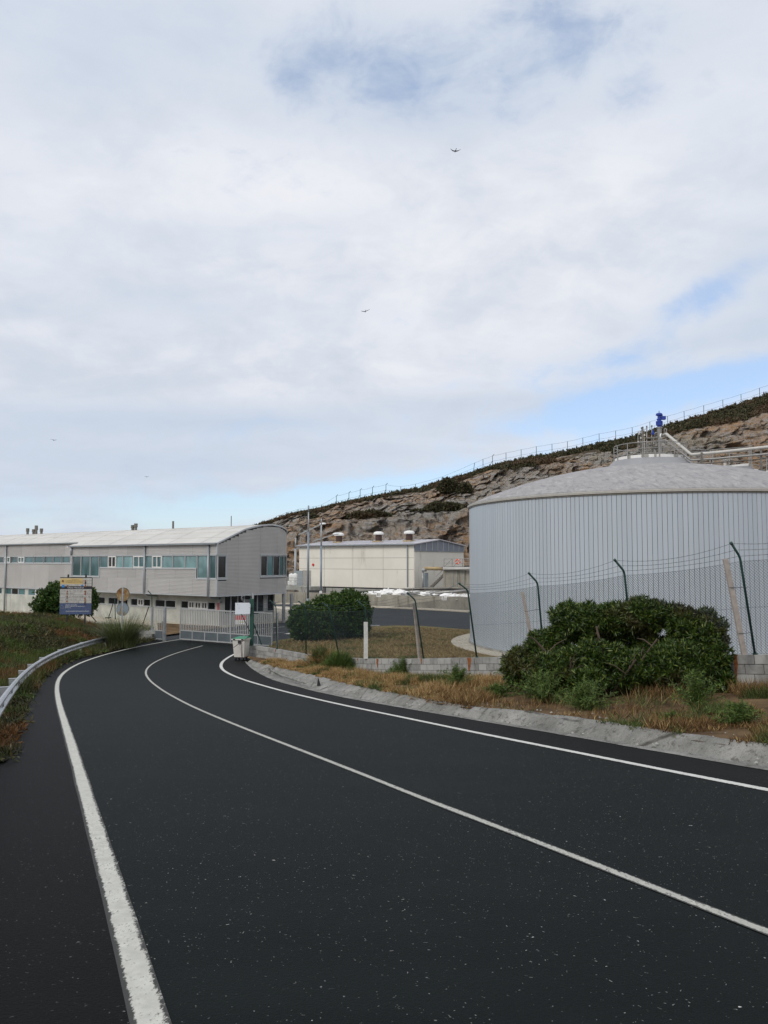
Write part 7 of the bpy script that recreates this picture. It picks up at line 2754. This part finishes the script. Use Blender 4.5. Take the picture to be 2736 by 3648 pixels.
for k, (u, v, w_, h_, n_, m_, lab) in enumerate(weeds):
    w_, h_, n_ = w_ * 1.3, h_ * 1.3, int(n_ * 1.5)
    # find the ground under that sight line
    dray = ray(u, v)
    t = 8.0
    while t < 45:
        x, y, z = dray[0] * t, dray[1] * t, 1.6 + dray[2] * t
        if z <= bank_h(x, y): break
        t += 0.04
    x = min(x, wall_x(y) - 0.12)
    r_ = np.random.default_rng(300 + k)
    bl = [(0, 0, h_ * 0.45, w_ * 0.62, w_ * 0.5, h_ * 0.6), (-w_ * 0.4, 0, h_ * 0.3, w_ * 0.4, w_ * 0.35, h_ * 0.42), (w_ * 0.4, 0.05, h_ * 0.32, w_ * 0.4, w_ * 0.35, h_ * 0.45)]
    P, N = blob_points(bl, n_, r_, (0.2, 1.05), -0.05)
    N = N * 0.5 + np.array([0, 0, 0.7])
    root = empty('weed_plant', (x, y, bank_h(x, y) - 0.02), 0, lab, 'plant', 'weeds growing on the verge')
    tuftlike = m_ is M['dry'] or 'tuft of tall' in lab
    if tuftlike:
        V_, F_ = leaves(P, N, 4, 0.40, 0.012, 0.35, r_, 0.1, 0.0)
    else:
        ns_ = int(38 + 60 * w_)
        cen, axs = [], []
        g = MB()
        for q in range(ns_):
            aa = r_.uniform(0, 2 * PI)
            rr_ = abs(r_.normal(0, 0.62))
            L_ = h_ * r_.uniform(0.45, 1.25) * (1.15 - 0.35 * min(1.4, rr_))
            e = Vector((math.cos(aa) * rr_ * w_ * 0.85, math.sin(aa) * rr_ * w_ * 0.7, L_))
            m1 = Vector((e.x * 0.35, e.y * 0.35, L_ * 0.6))
            if q < 26: g.tube([(0, 0, 0), m1, e], [0.007, 0.005, 0.002], 4)
            for t in np.linspace(0.25, 1.0, 9):
                p_ = m1 * (2 * t * (1 - t)) + e * (t * t)
                d_ = (e - m1 * (1 - t)).normalized()
                cen.append(tuple(p_)); axs.append(tuple(d_))
        V_, F_ = leaves(np.array(cen), np.array(axs), 7, 0.085, 0.013, 0.6, r_, 0.1)
        obj('stems', g, M['stem'], root)
    obj('foliage', fast_mesh('foliage', V_, F_, m_), None, root)
    if tuftlike:
        g = MB()
        for q in range(7):
            e = Vector((r_.normal(0, w_ * 0.35), r_.normal(0, w_ * 0.3), h_ * (0.5 + 0.5 * r_.random())))
            g.tube([(0, 0, 0), e * 0.5 + Vector((0, 0, 0.04)), e], [0.008, 0.006, 0.003], 4)
        obj('stems', g, M['stem'], root)

# small stones and crumbs on the gutter and verge
rng = np.random.default_rng(8)
g = MB()
for _ in range(420):
    y = rng.uniform(8, 34)
    a, b = float(go_y([y])[0]), wall_x(y)
    x = a + rng.uniform(-0.7, 0.9)
    s_ = rng.uniform(0.008, 0.035)
    zb_ = (bank_h(x, y) if x > a else rz(y) + 0.10 * max(0, (x - float(gi_y([y])[0])) / 1.2) + 0.01)
    V0 = [Vector((math.cos(q) * s_ * rng.uniform(.6, 1.2), math.sin(q) * s_ * rng.uniform(.6, 1.2), 0)) for q in (0, 1.2, 2.5, 3.7, 5.1)]
    g.add([(x + v.x, y + v.y, zb_) for v in V0] + [(x, y, zb_ + s_ * 0.9)], [(i, (i + 1) % 5, 5) for i in range(5)])
tag(obj('loose_stones', g, M['conc']), 'crumbs of concrete and small stones scattered along the gutter', 'stones', kind='stuff')


# ------------------------------------------------------------------ GULLS
def gull(u, v, Y, span, dl, dr_, tilt, m_, lab):
    p = at(u, v, Y)
    bm2 = MB()
    # body along -Y/+x, wings to both sides; one continuous lofted mesh per gull
    body = [(-0.26, 0.0, 0.012), (-0.17, 0.0, 0.035), (-0.05, 0.0, 0.062), (0.06, 0.0, 0.065), (0.16, 0.01, 0.045), (0.22, 0.02, 0.036), (0.27, 0.015, 0.012), (0.31, 0.01, 0.004)]
    rows = [[(x, math.cos(a) * r_, z_ + math.sin(a) * r_) for a in np.linspace(0, 2 * PI, 9)] for x, z_, r_ in body]
    bm2.grid(rows)
    for s_, dh in ((-1, dl), (1, dr_)):
        st_ = [(0.0, 0.0, 0.18, 0.0), (0.25, dh[0], 0.17, 0.03), (0.48, dh[1], 0.15, 0.01), (0.75, dh[2], 0.10, -0.06), (1.0, dh[3], 0.02, -0.16)]
        rt_, rb_ = [], []
        for f, z_, c, sw in st_:
            y = s_ * f * span / 2
            rt_.append([(0.08 + sw + c * 0.5, y, z_ * span), (0.08 + sw, y, z_ * span + 0.014), (0.08 + sw - c * 0.5, y, z_ * span)])
            rb_.append([(0.08 + sw + c * 0.5, y, z_ * span), (0.08 + sw, y, z_ * span - 0.012), (0.08 + sw - c * 0.5, y, z_ * span)])
        bm2.grid(rt_)
        bm2.grid(rb_)
    bm2.add([(-0.25, -0.02, 0.0), (-0.25, 0.02, 0.0), (-0.38, 0.06, -0.01), (-0.38, -0.06, -0.01)], [(0, 1, 2, 3)])
    o = obj('gull', bm2, m_, None, tuple(p), (tilt, 0.25, math.radians(100)))
    return tag(o, lab, 'gull')


gull(1623, 537, 88, 1.25, (0.05, 0.08, 0.13, 0.17), (0.03, 0.04, 0.08, 0.14), 0.0, M['gull'], 'dark gull with raised wings, highest in the sky')
gull(1302, 1109, 104, 1.3, (0.10, 0.16, 0.21, 0.28), (0.03, 0.02, 0.0, -0.02), 0.0, M['gull_pale'], 'pale gull banking in the middle of the sky')
gull(191, 1568, 150, 1.3, (0.06, 0.10, 0.10, 0.06), (0.06, 0.10, 0.10, 0.06), 0.1, M['gull'], 'small distant dark gull above the left end of the roof')
gull(522, 1699, 190, 1.2, (0.10, 0.16, 0.18, 0.16), (0.04, 0.05, 0.05, 0.04), 0.2, M['gull_pale'], 'tiny faint gull low in the sky over the office roof')
